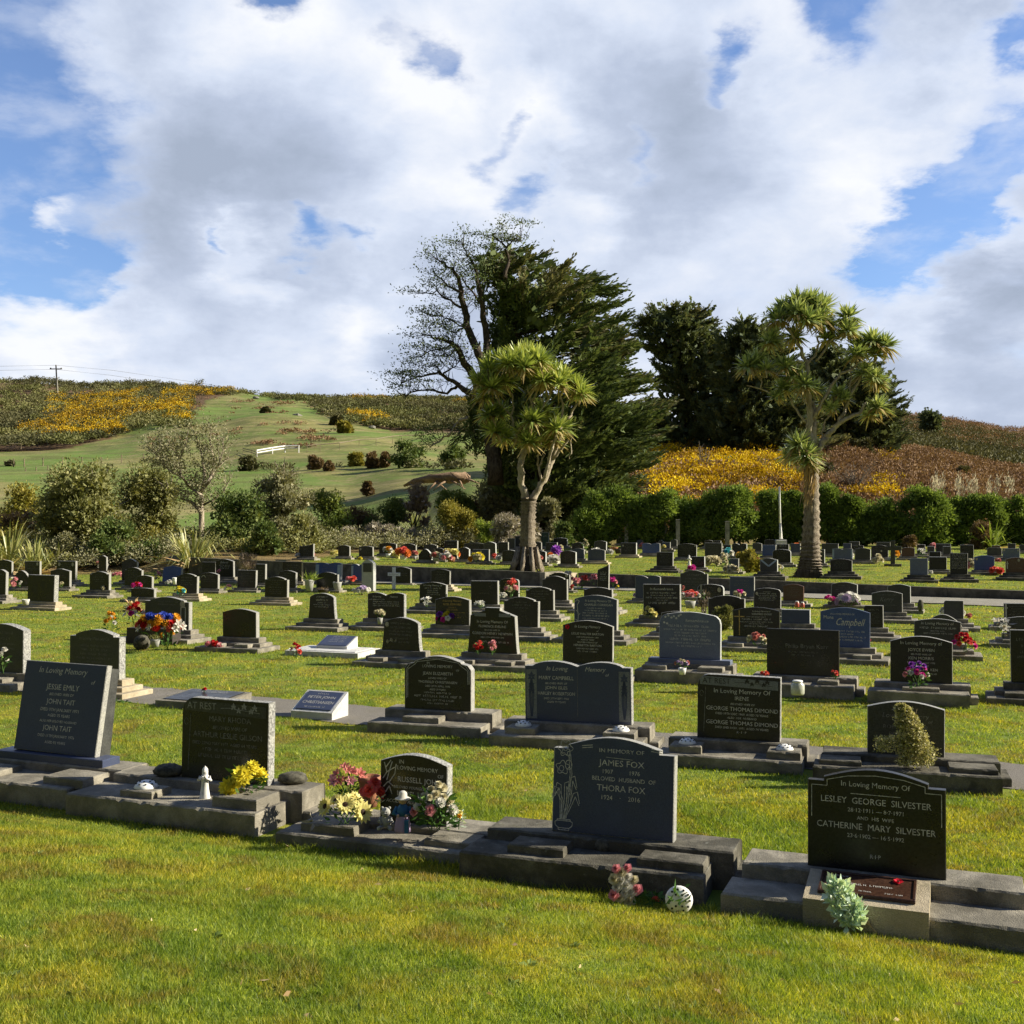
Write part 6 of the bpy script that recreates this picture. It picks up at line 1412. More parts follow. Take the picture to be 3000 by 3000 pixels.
def bare_tree():
    dist = 71.0
    def pt(px, py, dy=0): q = atd(px, py, dist); return Vector((q.x, q.y + dy, q.z))
    B = pt(1450, 1400); B.z = gzf(B.x, B.y); root = thing('half_bare_tree', 'half-bare dark tree with open wind-blown limbs leaning left of the huge conifer', 'tree', B)
    limbs = [[(1452, 1420, .55), (1440, 1250, .45), (1415, 1180, .36), (1390, 1110, .30), (1362, 1060, .24), (1340, 1020, .18), (1318, 1000, .12), (1270, 990, .07), (1235, 985, .04)],
             [(1452, 1250, .40), (1425, 1130, .30), (1405, 1040, .28), (1375, 980, .26), (1360, 900, .22), (1350, 850, .17), (1335, 800, .12), (1300, 770, .07), (1280, 755, .04)],
             [(1440, 1150, .30), (1428, 1040, .26), (1418, 950, .22), (1408, 880, .18), (1400, 820, .12), (1385, 770, .08), (1360, 730, .05), (1350, 710, .03)],
             [(1405, 1170, .26), (1370, 1150, .2), (1330, 1120, .14), (1290, 1090, .10), (1240, 1095, .06), (1180, 1120, .04), (1165, 1125, .03)],
             [(1340, 1125, .12), (1310, 1150, .09), (1270, 1140, .07), (1210, 1150, .05), (1185, 1165, .04)], [(1360, 900, .10), (1320, 880, .07), (1280, 860, .05), (1235, 858, .03)],
             [(1352, 860, .09), (1310, 830, .06), (1285, 815, .04)], [(1372, 970, .08), (1330, 940, .05), (1290, 925, .035), (1268, 928, .02)], [(1368, 950, .08), (1335, 975, .05), (1300, 960, .03), (1275, 945, .02)],
             [(1330, 1010, .08), (1290, 1015, .05), (1250, 1035, .03), (1235, 1045, .02)], [(1345, 1025, .07), (1310, 1040, .05), (1270, 1040, .03)], [(1290, 1092, .05), (1278, 1075, .04), (1250, 1072, .03)],
             [(1410, 890, .09), (1380, 850, .06), (1350, 800, .04)], [(1480, 820, .15), (1490, 760, .10), (1480, 720, .07), (1445, 695, .05)], [(1482, 730, .06), (1510, 705, .04), (1530, 700, .03)],
             [(1300, 1095, .07), (1325, 1075, .05), (1345, 1060, .03)], [(1370, 1225, .12), (1340, 1232, .10), (1325, 1265, .08), (1290, 1290, .06), (1262, 1310, .04)]]
    fol = []
    for L in limbs:
        P = [pt(a, b, RNG.uniform(-.6, .6)) - B for a, b, _ in L]; P2, R2 = [], []
        for i in range(len(P) - 1):
            for j in range(3): u = j / 3; P2.append(P[i].lerp(P[i + 1], u) + Vector(tuple(RNG.uniform(-.1, .1, 3))) * (1 if i or j else 0)); R2.append(L[i][2] * (1 - u) + L[i + 1][2] * u)
        P2.append(P[-1]); R2.append(L[-1][2]); MB().tube(P2, R2, 7).build('limb', 'pinebark' if L[0][1] < 1220 or L[0][0] > 1400 else 'palelimb', root, True)
        m = len(P2)
        mb = MB()
        for i in range(m // 3, m):
            for _ in range(3):
                d = Vector((RNG.uniform(-1, .5), RNG.uniform(-.6, .6), RNG.uniform(-.1, .8))).normalized() * RNG.uniform(.5, 1.4)
                e = P2[i] + d; mb.tube([P2[i], P2[i] + d * .5 + Vector((0, 0, -.06)), e], [.025, .018, .01], 4, cap=False)
                if i > m * .45: fol.append((e, 1.0))
        mb.build('twigs', 'pinebark', root)
        fol.append((P2[-1], 1.6))
    cs = np.array([tuple(f[0]) for f in fol]); w = np.array([f[1] for f in fol])
    hi = (cs[:, 0] > (1395 - 1500) / F * dist - B.x)
    rep = np.where(hi, 50, 24).astype(int); Pn = np.repeat(cs, rep, 0); sp = np.repeat(w, rep)[:, None] * np.array([.42, .36, .08]); Pn = Pn + RNG.normal(size=Pn.shape) * sp
    arr_mesh('foliage', leaves(Pn, rdir(len(Pn)) + np.array([-.3, 0, .3]), .17, .04, .4), 4, 'macrocarpa', root)
bare_tree()

# ---- shrubs
def bush(px, py, w, h, mat, label, dist=None, n=2600, leaf=.16, name='shrub', cat='shrub', group='shrubs beyond the graves', lobes=16, stemmat=None, open_=0.0, tall=.0, wdk=.28, up=.3, core=True, aw=.45, seed=0, trunks=None, kdepth=.8):
    B = hit(px, py) if dist is None else atd(px, py, dist); B = Vector(B); B.z = gzf(B.x, B.y) if dist is None else B.z
    k = B.y / F; W_, H_ = w * k, h * k; rnd = random.Random(int(px * 5 + py + seed))
    root = thing(name, label, cat, B, 0, group)
    C, Rr = [], []
    for i in range(lobes):
        a = rnd.uniform(0, 2 * math.pi); q = math.sqrt(rnd.random()) * .72; zz = rnd.uniform(.06 + tall * .5, .84)
        wz = math.sin(math.pi * min(1, max(.12, zz * .66 + .26)))
        C.append((q * math.cos(a) * W_ / 2 * wz * 1.15, q * math.sin(a) * W_ / 2 * kdepth * wz, zz * H_)); Rr.append(min(W_, H_) * rnd.uniform(.13, .27) * (1 if open_ == 0 else .85))
    C = np.array(C); Rr = np.array(Rr); pick = RNG.choice(lobes, n, p=Rr ** 2 / (Rr ** 2).sum())
    d = rdir(n); d[:, 2] = np.where(d[:, 2] < -.5, -d[:, 2], d[:, 2]); rr = (RNG.uniform(.72, 1.08, n) + .35 * RNG.random(n) ** 5) * Rr[pick]
    P = C[pick] + d * rr[:, None]; P[:, 2] = np.maximum(P[:, 2], .02)
    if core:
        ni = n // 2; pk = RNG.choice(lobes, ni, p=Rr ** 2 / (Rr ** 2).sum()); Pi = C[pk] + rdir(ni) * (Rr[pk] * RNG.uniform(.2, .8, ni))[:, None]; Pi[:, 2] = np.maximum(Pi[:, 2], .02)
        arr_mesh('inner_growth', leaves(Pi, rdir(ni), leaf * 1.9, leaf * .8, .5), 4, mat, root)
    arr_mesh('foliage', leaves(P, d + np.array([0.05, 0, up]), leaf, leaf * wdk, aw), 4, mat, root)
    mb = MB(); nt = trunks or 5
    for i in range(nt):
        c = Vector(C[i % lobes]); s = Vector((rnd.uniform(-.06, .06) * W_, rnd.uniform(-.05, .05) * W_, -.1))
        m = s.lerp(c, .5) + Vector((rnd.uniform(-.1, .1) * W_, 0, 0)); r0 = max(.03, H_ * .022) * (1.5 if trunks else 1)
        mb.tube([s, m, c], [r0, r0 * .7, r0 * .3], 6)
        if open_:
            for _ in range(7):
                e = c + Vector((rnd.uniform(-.25, .25) * W_, rnd.uniform(-.2, .2) * W_, rnd.uniform(.0, .3) * H_)); mb.tube([m.lerp(c, .4), c.lerp(e, .5) + Vector((0, 0, .1)), e], [r0 * .4, r0 * .22, .01], 5)
    mb.build('stems', stemmat or 'greybark', root, True)
    return root
def flax(px, py, w, h, label, n=90, mat='flax', name='flax_bush', dead=.2):
    B = hit(px, py); k = B.y / F; L0 = h * k; root = thing(name, label, 'flax', B, 0, 'flax bushes and yucca')
    a = RNG.uniform(0, 2 * math.pi, n); el = RNG.uniform(.25, 1.45, n); d = np.stack([np.cos(a) * np.cos(el), np.sin(a) * np.cos(el), np.sin(el)], -1)
    L = L0 * RNG.uniform(.7, 1.2, n); base = np.stack([np.cos(a), np.sin(a), 0 * a], -1) * RNG.uniform(0, .14 * w * k, n)[:, None]
    side = np.stack([-np.sin(a), np.cos(a), 0 * a], -1); wd = .042 * RNG.uniform(.8, 1.3, n); br = RNG.random(n) < .35
    V = []; pts = []
    for t in (0, .35, .7, 1.0): pts.append(base + d * (L * t)[:, None] - np.array([0, 0, 1]) * (L * t ** 3 * np.where(br, .7, .28))[:, None])
    for i, (w0, w1) in enumerate(((.7, 1.0), (1.0, .75), (.75, .06))):
        V.append(np.stack([pts[i] - side * (wd * w0)[:, None], pts[i] + side * (wd * w0)[:, None], pts[i + 1] + side * (wd * w1)[:, None], pts[i + 1] - side * (wd * w1)[:, None]], 1).reshape(-1, 3))
    V = np.concatenate(V); V[:, 2] = np.maximum(V[:, 2], .02)
    arr_mesh('leaves', V, 4, mat, root)
    m = int(n * dead)
    if m:
        a = RNG.uniform(0, 2 * math.pi, m); P = np.stack([np.cos(a), np.sin(a), 0 * a], -1) * .1; arr_mesh('dead_leaves', leaves(P, np.stack([np.cos(a), np.sin(a), .12 + 0 * a], -1), L0 * .7, .045, .15), 4, 'straw', root)
    return root
flax(25, 1672, 150, 190, 'tall pale flax clump at the far left edge behind the graves', 120)
flax(105, 1680, 110, 150, 'ragged flax clump with brown dead leaves, second from the left edge', 100, dead=.6)
flax(165, 1668, 90, 120, 'dry brown-tinged flax clump between two upright dark headstones', 70, dead=.8)
flax(565, 1662, 200, 165, 'broad spreading flax bush with striking pale blades behind the grey-blue headstone', 150, dead=.5)
flax(1225, 1580, 90, 130, 'slender flax clump rising from the grey lavender bank', 80, dead=.1)
flax(2906, 1608, 80, 105, 'bright yellow-green yucca in front of the hedge at right', 80, mat='lime', name='yucca', dead=.1)
S = bush
S(48, 1570, 150, 185, 'yellowgreen', 'yellow-green leafy shrub at the far left above the flax', n=2600, leaf=.2, open_=.3)
S(60, 1600, 130, 110, 'russet', 'brown twiggy shrub below the yellow-green one at far left', n=1500, leaf=.12, open_=.4)
S(250, 1625, 300, 285, 'olive', 'large olive-green multi-stemmed shrub on the left', n=10000, leaf=.17, lobes=40, open_=.5, tall=.12, stemmat='greybark', trunks=7)
S(440, 1605, 200, 250, 'olive', 'olive-green shrub between the big olive one and the pale grey tree', n=6500, leaf=.16, lobes=30, open_=.4, tall=.06, trunks=5)
S(365, 1655, 230, 140, 'deepgreen', 'low dark green shrub at the foot of the olive shrubs', n=3000, leaf=.15)
S(655, 1605, 75, 90, 'lime', 'fresh green feathery shrub right of the spreading flax', n=2000, leaf=.2, wdk=.12)
S(700, 1615, 175, 175, 'deepgreen', 'dark green rounded shrub with a leaning stem', n=4200, leaf=.14, lobes=22, tall=.1)
S(825, 1612, 190, 255, 'greygreen', 'grey-green feathery tree with a pale leaning trunk', n=8500, leaf=.15, lobes=32, open_=.5, tall=.1, stemmat='palelimb', trunks=4, wdk=.16)
S(950, 1605, 150, 180, 'midgreen', 'mid-green rounded shrub right of the feathery grey-green tree', n=3600, leaf=.13, lobes=20)
S(1000, 1590, 70, 80, 'lime', 'small bright green shrub at the edge of the mid-green one', n=1000, leaf=.16)
S(1050, 1560, 120, 90, 'russet', 'brown-green mounded shrub behind the lavender bank', n=2400, leaf=.12, dist=72)
S(1130, 1555, 120, 100, 'deepgreen', 'dark glossy green shrub above the lavender bank', n=3000, leaf=.13, dist=71)
S(1210, 1545, 130, 125, 'twig', 'grey-brown twiggy shrub below the fallen log', n=2600, leaf=.16, dist=73, open_=.5, wdk=.08)
S(1330, 1540, 130, 105, 'midgreen', 'bushy mid-green shrub below the fallen log, right side', n=3200, leaf=.13, dist=74)
S(1340, 1603, 160, 125, 'yellowgreen', 'large golden-green mounded shrub with reddish tips', n=5200, leaf=.12, lobes=24)
S(1422, 1606, 62, 90, 'lime', 'bright lime rounded shrub at the right of the golden-green one', n=2000, leaf=.10)
S(1383, 1515, 40, 50, 'russet', 'small red-brown shrub above the lime one', n=700, leaf=.12, dist=75)
S(1030, 1608, 150, 62, 'lavender', 'grey lavender mound behind the second upper-lawn headstone', n=3600, leaf=.13, wdk=.13, lobes=18)
S(1130, 1606, 140, 78, 'lavender', 'largest grey lavender mound in the middle of the bank', n=3200, leaf=.13, wdk=.13, lobes=18)
S(1215, 1606, 110, 55, 'lavender', 'low right end of the grey lavender bank', n=2200, leaf=.13, wdk=.13)
S(1490, 1608, 110, 100, 'lavender', 'tall grey bush just left of the small cabbage tree trunk', n=3400, leaf=.13, wdk=.13, lobes=18)
S(1560, 1606, 60, 70, 'lavender', 'narrow grey bush peeping right of the cabbage tree trunk', n=1200, leaf=.13, wdk=.13)
S(1455, 1540, 190, 170, 'greygreen', 'dark grey-green tree crown behind the small cabbage tree', n=5200, leaf=.17, dist=76, lobes=26, tall=.1, name='tree', cat='tree')
S(1600, 1600, 90, 150, 'greygreen', 'upright grey-green shrub at the foot of the huge conifer', n=2800, leaf=.16, dist=68, wdk=.15)
S(1650, 1602, 70, 70, 'deepgreen', 'dark low shrub under the huge conifer', n=1400, leaf=.14)
S(185, 1662, 150, 95, 'greygreen', 'low grey-green shrub filling in under the large olive one', n=2600, leaf=.15)
S(770, 1628, 110, 95, 'deepgreen', 'dark low shrub between the two leaning-stemmed trees', n=2400, leaf=.14)
S(890, 1620, 110, 110, 'olive', 'olive shrub right of the pale leaning trunk', n=2600, leaf=.14)
S(1070, 1590, 110, 90, 'midgreen', 'leafy green shrub behind the left lavender mound', n=2200, leaf=.13)
S(727, 1672, 66, 42, 'twig', 'dry grey heather bush topping a square black headstone', n=900, leaf=.22, wdk=.06, dist=46, up=.9, core=False, lobes=8)
# middle distance bushes
for i, (x, y, w, h, m_, lb) in enumerate(((1200, 1372, 125, 78, 'deepgreen', 'large round dark bush in the valley pasture'), (1325, 1372, 110, 66, 'deepgreen', 'dark sprawling bush touching the conifer shade'), (1092, 1372, 42, 48, 'russet', 'upright brown bush left of the large round one'),
        (1045, 1368, 62, 38, 'yellowgreen', 'low gorse bush with yellow top in the valley'), (1130, 1370, 30, 46, 'russet', 'rusty bush touching the large round one'), (925, 1378, 45, 40, 'russet', 'brown bush by the paddock fence corner'), (965, 1382, 30, 30, 'russet', 'smaller brown bush by the paddock corner'),
        (725, 1382, 75, 42, 'scrub', 'dark scrubby bush in the left paddock'), (1078, 1452, 22, 40, 'russet', 'lone dark sapling on the shaded bank'), (778, 1213, 20, 18, 'scrub', 'small round bush on the upper rocky pasture'), (30, 1364, 26, 12, 'scrub', 'tiny dark bush by the left fence'), (1010, 1265, 55, 28, 'yellowgreen', 'gorse clump on the rocky slope'), (985, 1245, 30, 24, 'scrub', 'dark bush above the gorse clump on the slope'))):
    S(x, y, w, h, m_, lb, n=1500, leaf=.3 if y > 1300 else .6, group='bushes on the pasture', name='bush', cat='bush')
def band():
    def tst(px, py, d, x): return bed_mask(x, d) & (px < pl(px, [(-400, 9999), (3300, 9999)])) & (px < 1500) & (d > 58) & (d < 72)
    cover('bed_undergrowth', '', tst, 420, [('greygreen', -9, -.05, 'bed_undergrowth', 'grey-green low growth filling the planted bed'), ('olive', -.05, .2, 'bed_undergrowth', 'olive low growth filling the planted bed'), ('yellowgreen', .2, 9, 'bed_undergrowth', 'yellowish low growth filling the planted bed')], .75, .13, 150, (-100, 1500), (58, 72), 1.5)
BAND = band
def pale_tree():
    dist = 66.0; B = atd(560, 1600, dist); B.z = gzf(B.x, B.y)
    root = thing('sparse_tree', 'sparse grey tree with pale bare branches and thin leaves, tallest in the left shrubbery', 'tree', B); fol = []
    limbs = [[(590, 1600, .2), (590, 1500, .17), (588, 1440, .14), (612, 1410, .1), (635, 1370, .07), (670, 1340, .03)], [(590, 1500, .12), (560, 1470, .1), (530, 1460, .06)], [(588, 1450, .1), (560, 1430, .09), (530, 1395, .07), (525, 1340, .05), (500, 1310, .03)],
             [(592, 1440, .1), (600, 1390, .08), (590, 1330, .06), (575, 1280, .03)], [(612, 1410, .08), (628, 1350, .06), (615, 1290, .04), (620, 1255, .02)], [(535, 1398, .07), (505, 1385, .05), (478, 1360, .05), (455, 1330, .03), (430, 1310, .02)],
             [(480, 1362, .04), (470, 1320, .03), (465, 1285, .02)], [(528, 1345, .04), (545, 1300, .03), (550, 1262, .02)], [(636, 1370, .04), (655, 1320, .03), (650, 1285, .02)], [(595, 1480, .08), (625, 1465, .07), (655, 1440, .05), (675, 1400, .02)]]
    for L in limbs:
        P = [atd(a, b, dist + RNG.uniform(-.8, .8)) - B for a, b, _ in L]; MB().tube(P, [q[2] for q in L], 7).build('limb', 'palelimb', root, True)
        mb = MB()
        for i in range(1, len(P)):
            for _ in range(9):
                u = RNG.random(); s = P[i - 1].lerp(P[i], u); d = Vector((RNG.uniform(-.7, .7), RNG.uniform(-.6, .6), RNG.uniform(.1, 1))).normalized() * RNG.uniform(.4, 1.1); mb.tube([s, s + d * .5 + Vector((0, 0, -.05)), s + d], [.02, .014, .008], 4, cap=False)
                if L[-1][0] < 640 or RNG.random() < .5: fol.append(s + d); fol.append(s + d * .6)
        mb.build('twigs', 'palelimb', root)
    c = np.array([tuple(f) for f in fol]); c = np.repeat(c, 13, 0) + RNG.normal(size=(len(c) * 13, 3)) * .24
    arr_mesh('foliage', leaves(c, rdir(len(c)), .15, .045, .5), 4, 'greygreen', root)
pale_tree()
# hedge trees along the right
hx = [(1735, 1455, 130), (1830, 1438, 150), (1935, 1432, 150), (2040, 1425, 170), (2160, 1435, 150), (2265, 1448, 140), (2330, 1440, 110), (2425, 1432, 120), (2490, 1455, 90), (2590, 1432, 190), (2700, 1438, 150), (2790, 1450, 130), (2880, 1455, 130), (2965, 1450, 130), (3060, 1452, 140), (3170, 1450, 150)]
hl = ['first hedge tree, smallest, in the conifer shade', 'second hedge tree from the conifer, dark and shaded', 'third hedge tree, behind the second fence post', 'tall rounded hedge tree left of the third fence post', 'hedge tree right of the third fence post', 'hedge tree behind the white flagpole', 'hedge tree just left of the tall cabbage tree trunk', 'sunlit hedge tree just right of the tall cabbage tree trunk', 'low gap-filling hedge tree right of the cabbage tree', 'broadest rounded hedge tree at right, brightly lit top', 'hedge tree right of the broadest one', 'hedge tree below the pampas plumes', 'hedge tree behind the yucca', 'hedge tree near the right edge', 'hedge tree cut by the right edge', 'hedge tree mostly outside the right edge']
for (x, yt, w), lb in zip(hx, hl):
    d = 63.5 + RNG.uniform(-.8, .8); x_ = atd(x, 1600, d); g = gzf(x_.x, d); yb = HY - (g - CZ) / d * F
    S(x, yb, w * 1.0, (yb - yt) * 1.06, 'hedge', lb, dist=d, n=8000, leaf=.15, lobes=17, group='hedge trees behind the graves', name='hedge_tree', cat='hedge tree', kdepth=.55, up=.2)
S(2665, 1608, 40, 36, 'russet', 'small brown shrub among the far headstones right of the stone cross', n=400, leaf=.12)
S(2872, 1608, 70, 78, 'russet', 'reddish twiggy shrub left of the yucca', n=1500, leaf=.12, open_=.3)
S(2113, 1846, 66, 74, 'olive', 'compact rounded green shrub growing on a grave before the thin-cross headstone', n=4200, leaf=.05, lobes=18, name='grave_shrub')
S(2062, 1800, 40, 70, 'twig', 'bare twiggy shrub left of the compact rounded green one', n=260, leaf=.12, wdk=.05, core=False, open_=1, lobes=8, name='grave_shrub')
S(2195, 1676, 80, 62, 'yellowgreen', 'yellow-green leafy shrub beside the chevron headstone', n=1600, leaf=.1, name='grave_shrub')
S(2330, 1596, 100, 14, 'twig', 'row of dry flower heads along the hedge foot', n=300, leaf=.1)
# climbing variegated shrub on the second-row grave
def climber():
    P = hit(2655, 2240, .2); root = thing('climbing_shrub', 'tall narrow cream-variegated shrub growing up the front of a dark headstone', 'shrub', P)
    k = P.y / F; V = []
    n = 6500; t = RNG.random(n) ** .8; cx = np.interp(t, [0, .25, .5, .8, 1], [18, 28, 10, -6, -22]) * k; hw = np.interp(t, [0, .2, .5, .8, 1], [54, 50, 38, 32, 12]) * k * (1 + .35 * np.array([mnoise.noise(Vector((0, 0, v * 9))) + .8 * mnoise.noise(Vector((4, 0, v * 23))) for v in t]))
    a = RNG.uniform(0, 2 * math.pi, n); q = np.sqrt(RNG.random(n)) * (1 + .45 * RNG.random(n) ** 6); X = cx + hw * q * np.cos(a); Y = -.06 + hw * .55 * q * np.sin(a); Z = t * 178 * k
    m = 500; X = np.concatenate([X, RNG.uniform(-95, -20, m) * k]); Y = np.concatenate([Y, RNG.uniform(-.08, .02, m)]); Z = np.concatenate([Z, (RNG.uniform(40, 85, m)) * k])
    Pn = np.stack([X, Y, Z], -1); arr_mesh('foliage', leaves(Pn, rdir(len(Pn)) + np.array([0, -.4, .3]), .026, .0085, .5), 4, 'variegated', root)
    mb = MB()
    for i in range(7): mb.tube([Vector((random.uniform(-.03, .05), 0, -.02)), Vector((random.uniform(-.06, .12), -.03, .25)), Vector((random.uniform(-.12, .1), -.04, .55))], [.008, .006, .003], 5)
    mb.build('stems', 'wood', root)
climber()

# ------------------------------------------------------------------ hillside growth (uncountable cover)
def cover(name, label, test, n, mats, r_m, leaf, nleaf, pxr, dr, hgt=1.0, flat=.7):
    """thicket clumps over the hills wherever test(px,py) accepts the spot; mats: list of (material, chooser)"""
    px = RNG.uniform(pxr[0], pxr[1], n * 6); ld = RNG.uniform(math.log(dr[0]), math.log(dr[1]), n * 6); d = np.exp(ld)
    x = (px - 1500) / F * d; z = gz(x, d); py = HY - (z - CZ) / d * F
    ok = test(px, py, d, x); px, py, d, x, z = [q[ok][:n] for q in (px, py, d, x, z)]
    n = len(px); s = r_m * RNG.uniform(.6, 1.35, n)
    C = np.stack([x, d, z + s * .35 * hgt], -1)
    tone = np.array([mnoise.noise(Vector((a * .035, b * .035, 9))) + .5 * mnoise.noise(Vector((a * .12, b * .12, 4))) for a, b in zip(x, d)])
    for mat, lo, hi, nm, lb in mats:
        sel = (tone + RNG.uniform(-.12, .12, n) >= lo) & (tone + 0 < hi) if mat else None
        c, ss = C[sel], s[sel]
        if len(c) == 0: continue
        rp = np.repeat(np.arange(len(c)), nleaf); dd = rdir(len(rp)); dd[:, 2] = np.abs(dd[:, 2]) - .15
        P = c[rp] + dd * (ss[rp] * RNG.uniform(.35, 1.15, len(rp)))[:, None] * np.array([1, 1, flat * hgt])
        V = leaves(P, dd, leaf, leaf * .34, .5)
        o = arr_mesh(nm, V, 4, mat); tag(o, lb, kind='stuff')
def t_left(px, py, d, x):
    low = pl(px, [(-400, 1320), (0, 1312), (200, 1305), (300, 1284), (430, 1252), (520, 1262), (600, 1245), (655, 1225), (672, 1200), (690, 1158), (760, 1150), (860, 1162), (900, 1175), (960, 1225), (1030, 1242), (1150, 1262), (1300, 1268), (1480, 1270)])
    return (py < low) & (d > 200) & (px < 1490) & ~((px > 560) & (px < 880) & (py > 1160) & (py < 1300) & (px < 880 - (1230 - py) * 0)) | ((d > 380) & (px < 1480) & (py < pl(px, [(0, 1200), (560, 1150), (700, 1160), (900, 1180), (1480, 1200)])))
def t_left_y(px, py, d, x):
    n = np.array([mnoise.noise(Vector((a * .03, b * .02, 2.2))) for a, b in zip(x, d)])
    n2 = np.array([mnoise.noise(Vector((a * .09, b * .06, 7.2))) for a, b in zip(x, d)])
    band = np.exp(-(((px - 330) / 230) ** 2) - (((py - (1130 + .0 * px + 85)) / 42) ** 2)) + .9 * np.exp(-(((px - 170) / 110) ** 2) - (((py - 1275) / 22) ** 2)) + .8 * np.exp(-(((px - 560) / 90) ** 2) - (((py - 1165) / 10) ** 2)) + .8 * np.exp(-(((px - 1080) / 60) ** 2) - (((py - 1178) / 10) ** 2)) + .7 * np.exp(-(((px - 1090) / 50) ** 2) - (((py - 1230) / 14) ** 2)) + .6 * np.exp(-(((px - 910) / 40) ** 2) - (((py - 1182) / 9) ** 2)) + .5 * np.exp(-(((px - 700) / 60) ** 2) - (((py - 1150) / 8) ** 2))
    return t_left(px, py, d, x) & (band + n * .8 + n2 * .7 > .52)
def t_left_d(px, py, d, x): return t_left(px, py, d, x)
cover('hill_scrub', '', t_left_d, 3000, [('scrub', -9, .03, 'hill_scrub', 'dark olive scrub covering the left hill'), ('scrubgreen', .03, 9, 'hill_scrub', 'lighter olive scrub on the left hill')], 2.3, .6, 100, (-300, 1500), (200, 520))
cover('hill_gorse', '', t_left_y, 1500, [('gorsefar', -9, 9, 'hill_gorse', 'orange-yellow flowering gorse across the left hillside')], 2.1, .45, 110, (-300, 1500), (200, 500), 1.3)
def t_rough(px, py, d, x):
    n = np.array([mnoise.noise(Vector((a * .12, b * .12, 5))) for a, b in zip(x, d)])
    return (px > 430) & (px < 1000) & (py < 1320) & (py > 1160) & (n > .25) & (d > 150) & ~t_left(px, py, d, x)
cover('slope_tussock', '', t_rough, 420, [('bracken', -9, 9, 'slope_tussock', 'brown tussock dotted over the rocky pasture slope')], 1.0, .45, 26, (430, 1000), (160, 420), .6)
def t_line(px, py, d, x):
    c = pl(px, [(-300, 1366), (430, 1366), (700, 1378), (1000, 1380), (1150, 1372), (1450, 1380)]); n = np.array([mnoise.noise(Vector((a * .07, 3, 5))) for a in x])
    return (np.abs(py - c) < 5) & (n > -.12) & (px > 430) & (px < 1460) & (d < 330)
cover('paddock_scrub', '', t_line, 170, [('scrub', -9, 9, 'paddock_scrub', 'broken line of low dark scrub across the valley pasture')], 1.5, .4, 60, (400, 1460), (110, 330), .9)
def t_gr(px, py, d, x):
    n = np.array([mnoise.noise(Vector((a * .16, b * .16, 1))) for a, b in zip(x, d)])
    lim = pl(px, [(1780, 1.2), (1850, .9), (2000, 1.0), (2200, 1.1), (2330, .95), (2400, .35), (2470, .15), (2560, .05), (2700, -.3)])
    top = np.where((px > 2280) & (py < 1312), .5, 0)
    return (d > 70) & (py < 1520) & (py > 1262) & (d < 160) & (n * 2.3 + lim + top > .86)
def t_und(px, py, d, x): return (d > 68) & (d < 165) & (px > 1770) & (py > 1262)
cover('bank_undergrowth', '', lambda px, py, d, x: t_und(px, py, d, x) & (px < 2420), 1100, [('scrubgreen', -9, 0, 'bank_undergrowth', 'dull green undergrowth between the gorse on the right bank'), ('bracken', 0, 9, 'bank_undergrowth', 'brown undergrowth on the right bank')], .95, .28, 70, (1770, 2420), (70, 160))
cover('bank_gorse', '', t_gr, 1050, [('gorse', -9, 9, 'bank_gorse', 'bright yellow gorse in flower on the bank behind the hedge')], 1.0, .20, 120, (1770, 2640), (70, 160), 1.2)
cover('bank_bracken', '', lambda px, py, d, x: (px > 2330) & (d > 68) & (d < 175) & (py > 1270), 3400, [('bracken', -9, 9, 'bank_bracken', 'brown bracken covering the right hillside')], .75, .24, 85, (2330, 3300), (68, 175), 1.2)
cover('ridge_scrub', '', lambda px, py, d, x: (px > 2520) & (d > 175) & (d < 420) & (py > pl(px, [(2640, 1225), (2700, 1235), (2860, 1250), (3000, 1262), (3300, 1290)])), 1500, [('scrub', -9, 9, 'ridge_scrub', 'dark scrub belt on the far right ridge')], 2.3, .5, 90, (2520, 3300), (175, 420))
cover('ridge_bracken', '', lambda px, py, d, x: (px > 2600) & (d > 300), 1100, [('bracken', -9, 9, 'ridge_bracken', 'reddish brown cover on the far right hilltop')], 2.0, .5, 50, (2600, 3300), (300, 520))
for (x, y, w, h, lb) in ((2520, 1335, 90, 50, 'dark grey-green bush on the brown hillside right of the tall cabbage tree'), (2600, 1345, 55, 36, 'smaller dark bush on the brown hillside'), (2815, 1402, 60, 34, 'wind-flattened dark bush alone on the brown slope'), (2425, 1400, 50, 40, 'dark bush behind the cabbage tree trunk, right side')):
    S(x, y, w, h, 'scrub', lb, n=1500, leaf=.2, group='bushes on the pasture', name='bush', cat='bush')
BAND()
def dead_shrub(px, py, w, h, label, n=26):
    B = hit(px, py); k = B.y / F; root = thing('bare_shrub', label, 'bare shrub', B, 0, 'bare shrubs on the right bank'); mb = MB()
    for i in range(n):
        a = random.uniform(-1, 1); s = Vector((random.uniform(-.1, .1) * w * k, 0, -.1)); e = Vector((a * w * k * .5, random.uniform(-.3, .3) * w * k * .5, h * k * random.uniform(.5, 1))); m = s.lerp(e, .5) + Vector((0, 0, .15)); mb.tube([s, m, e], [.045, .03, .012], 5)
        for _ in range(3): f = m.lerp(e, random.random()); mb.tube([f, f + Vector((random.uniform(-.5, .5), random.uniform(-.3, .3), random.uniform(0, .6)))], [.02, .008], 4)
    mb.build('branches', 'greybark', root)
dead_shrub(2062, 1385, 60, 95, 'bare grey dead tree standing in the yellow gorse', 14)
dead_shrub(2500, 1450, 150, 100, 'spreading bare brown shrub right of the tall cabbage tree', 34)
dead_shrub(2240, 1400, 40, 70, 'thin leafless stems in the gorse left of the tall cabbage tree', 9)
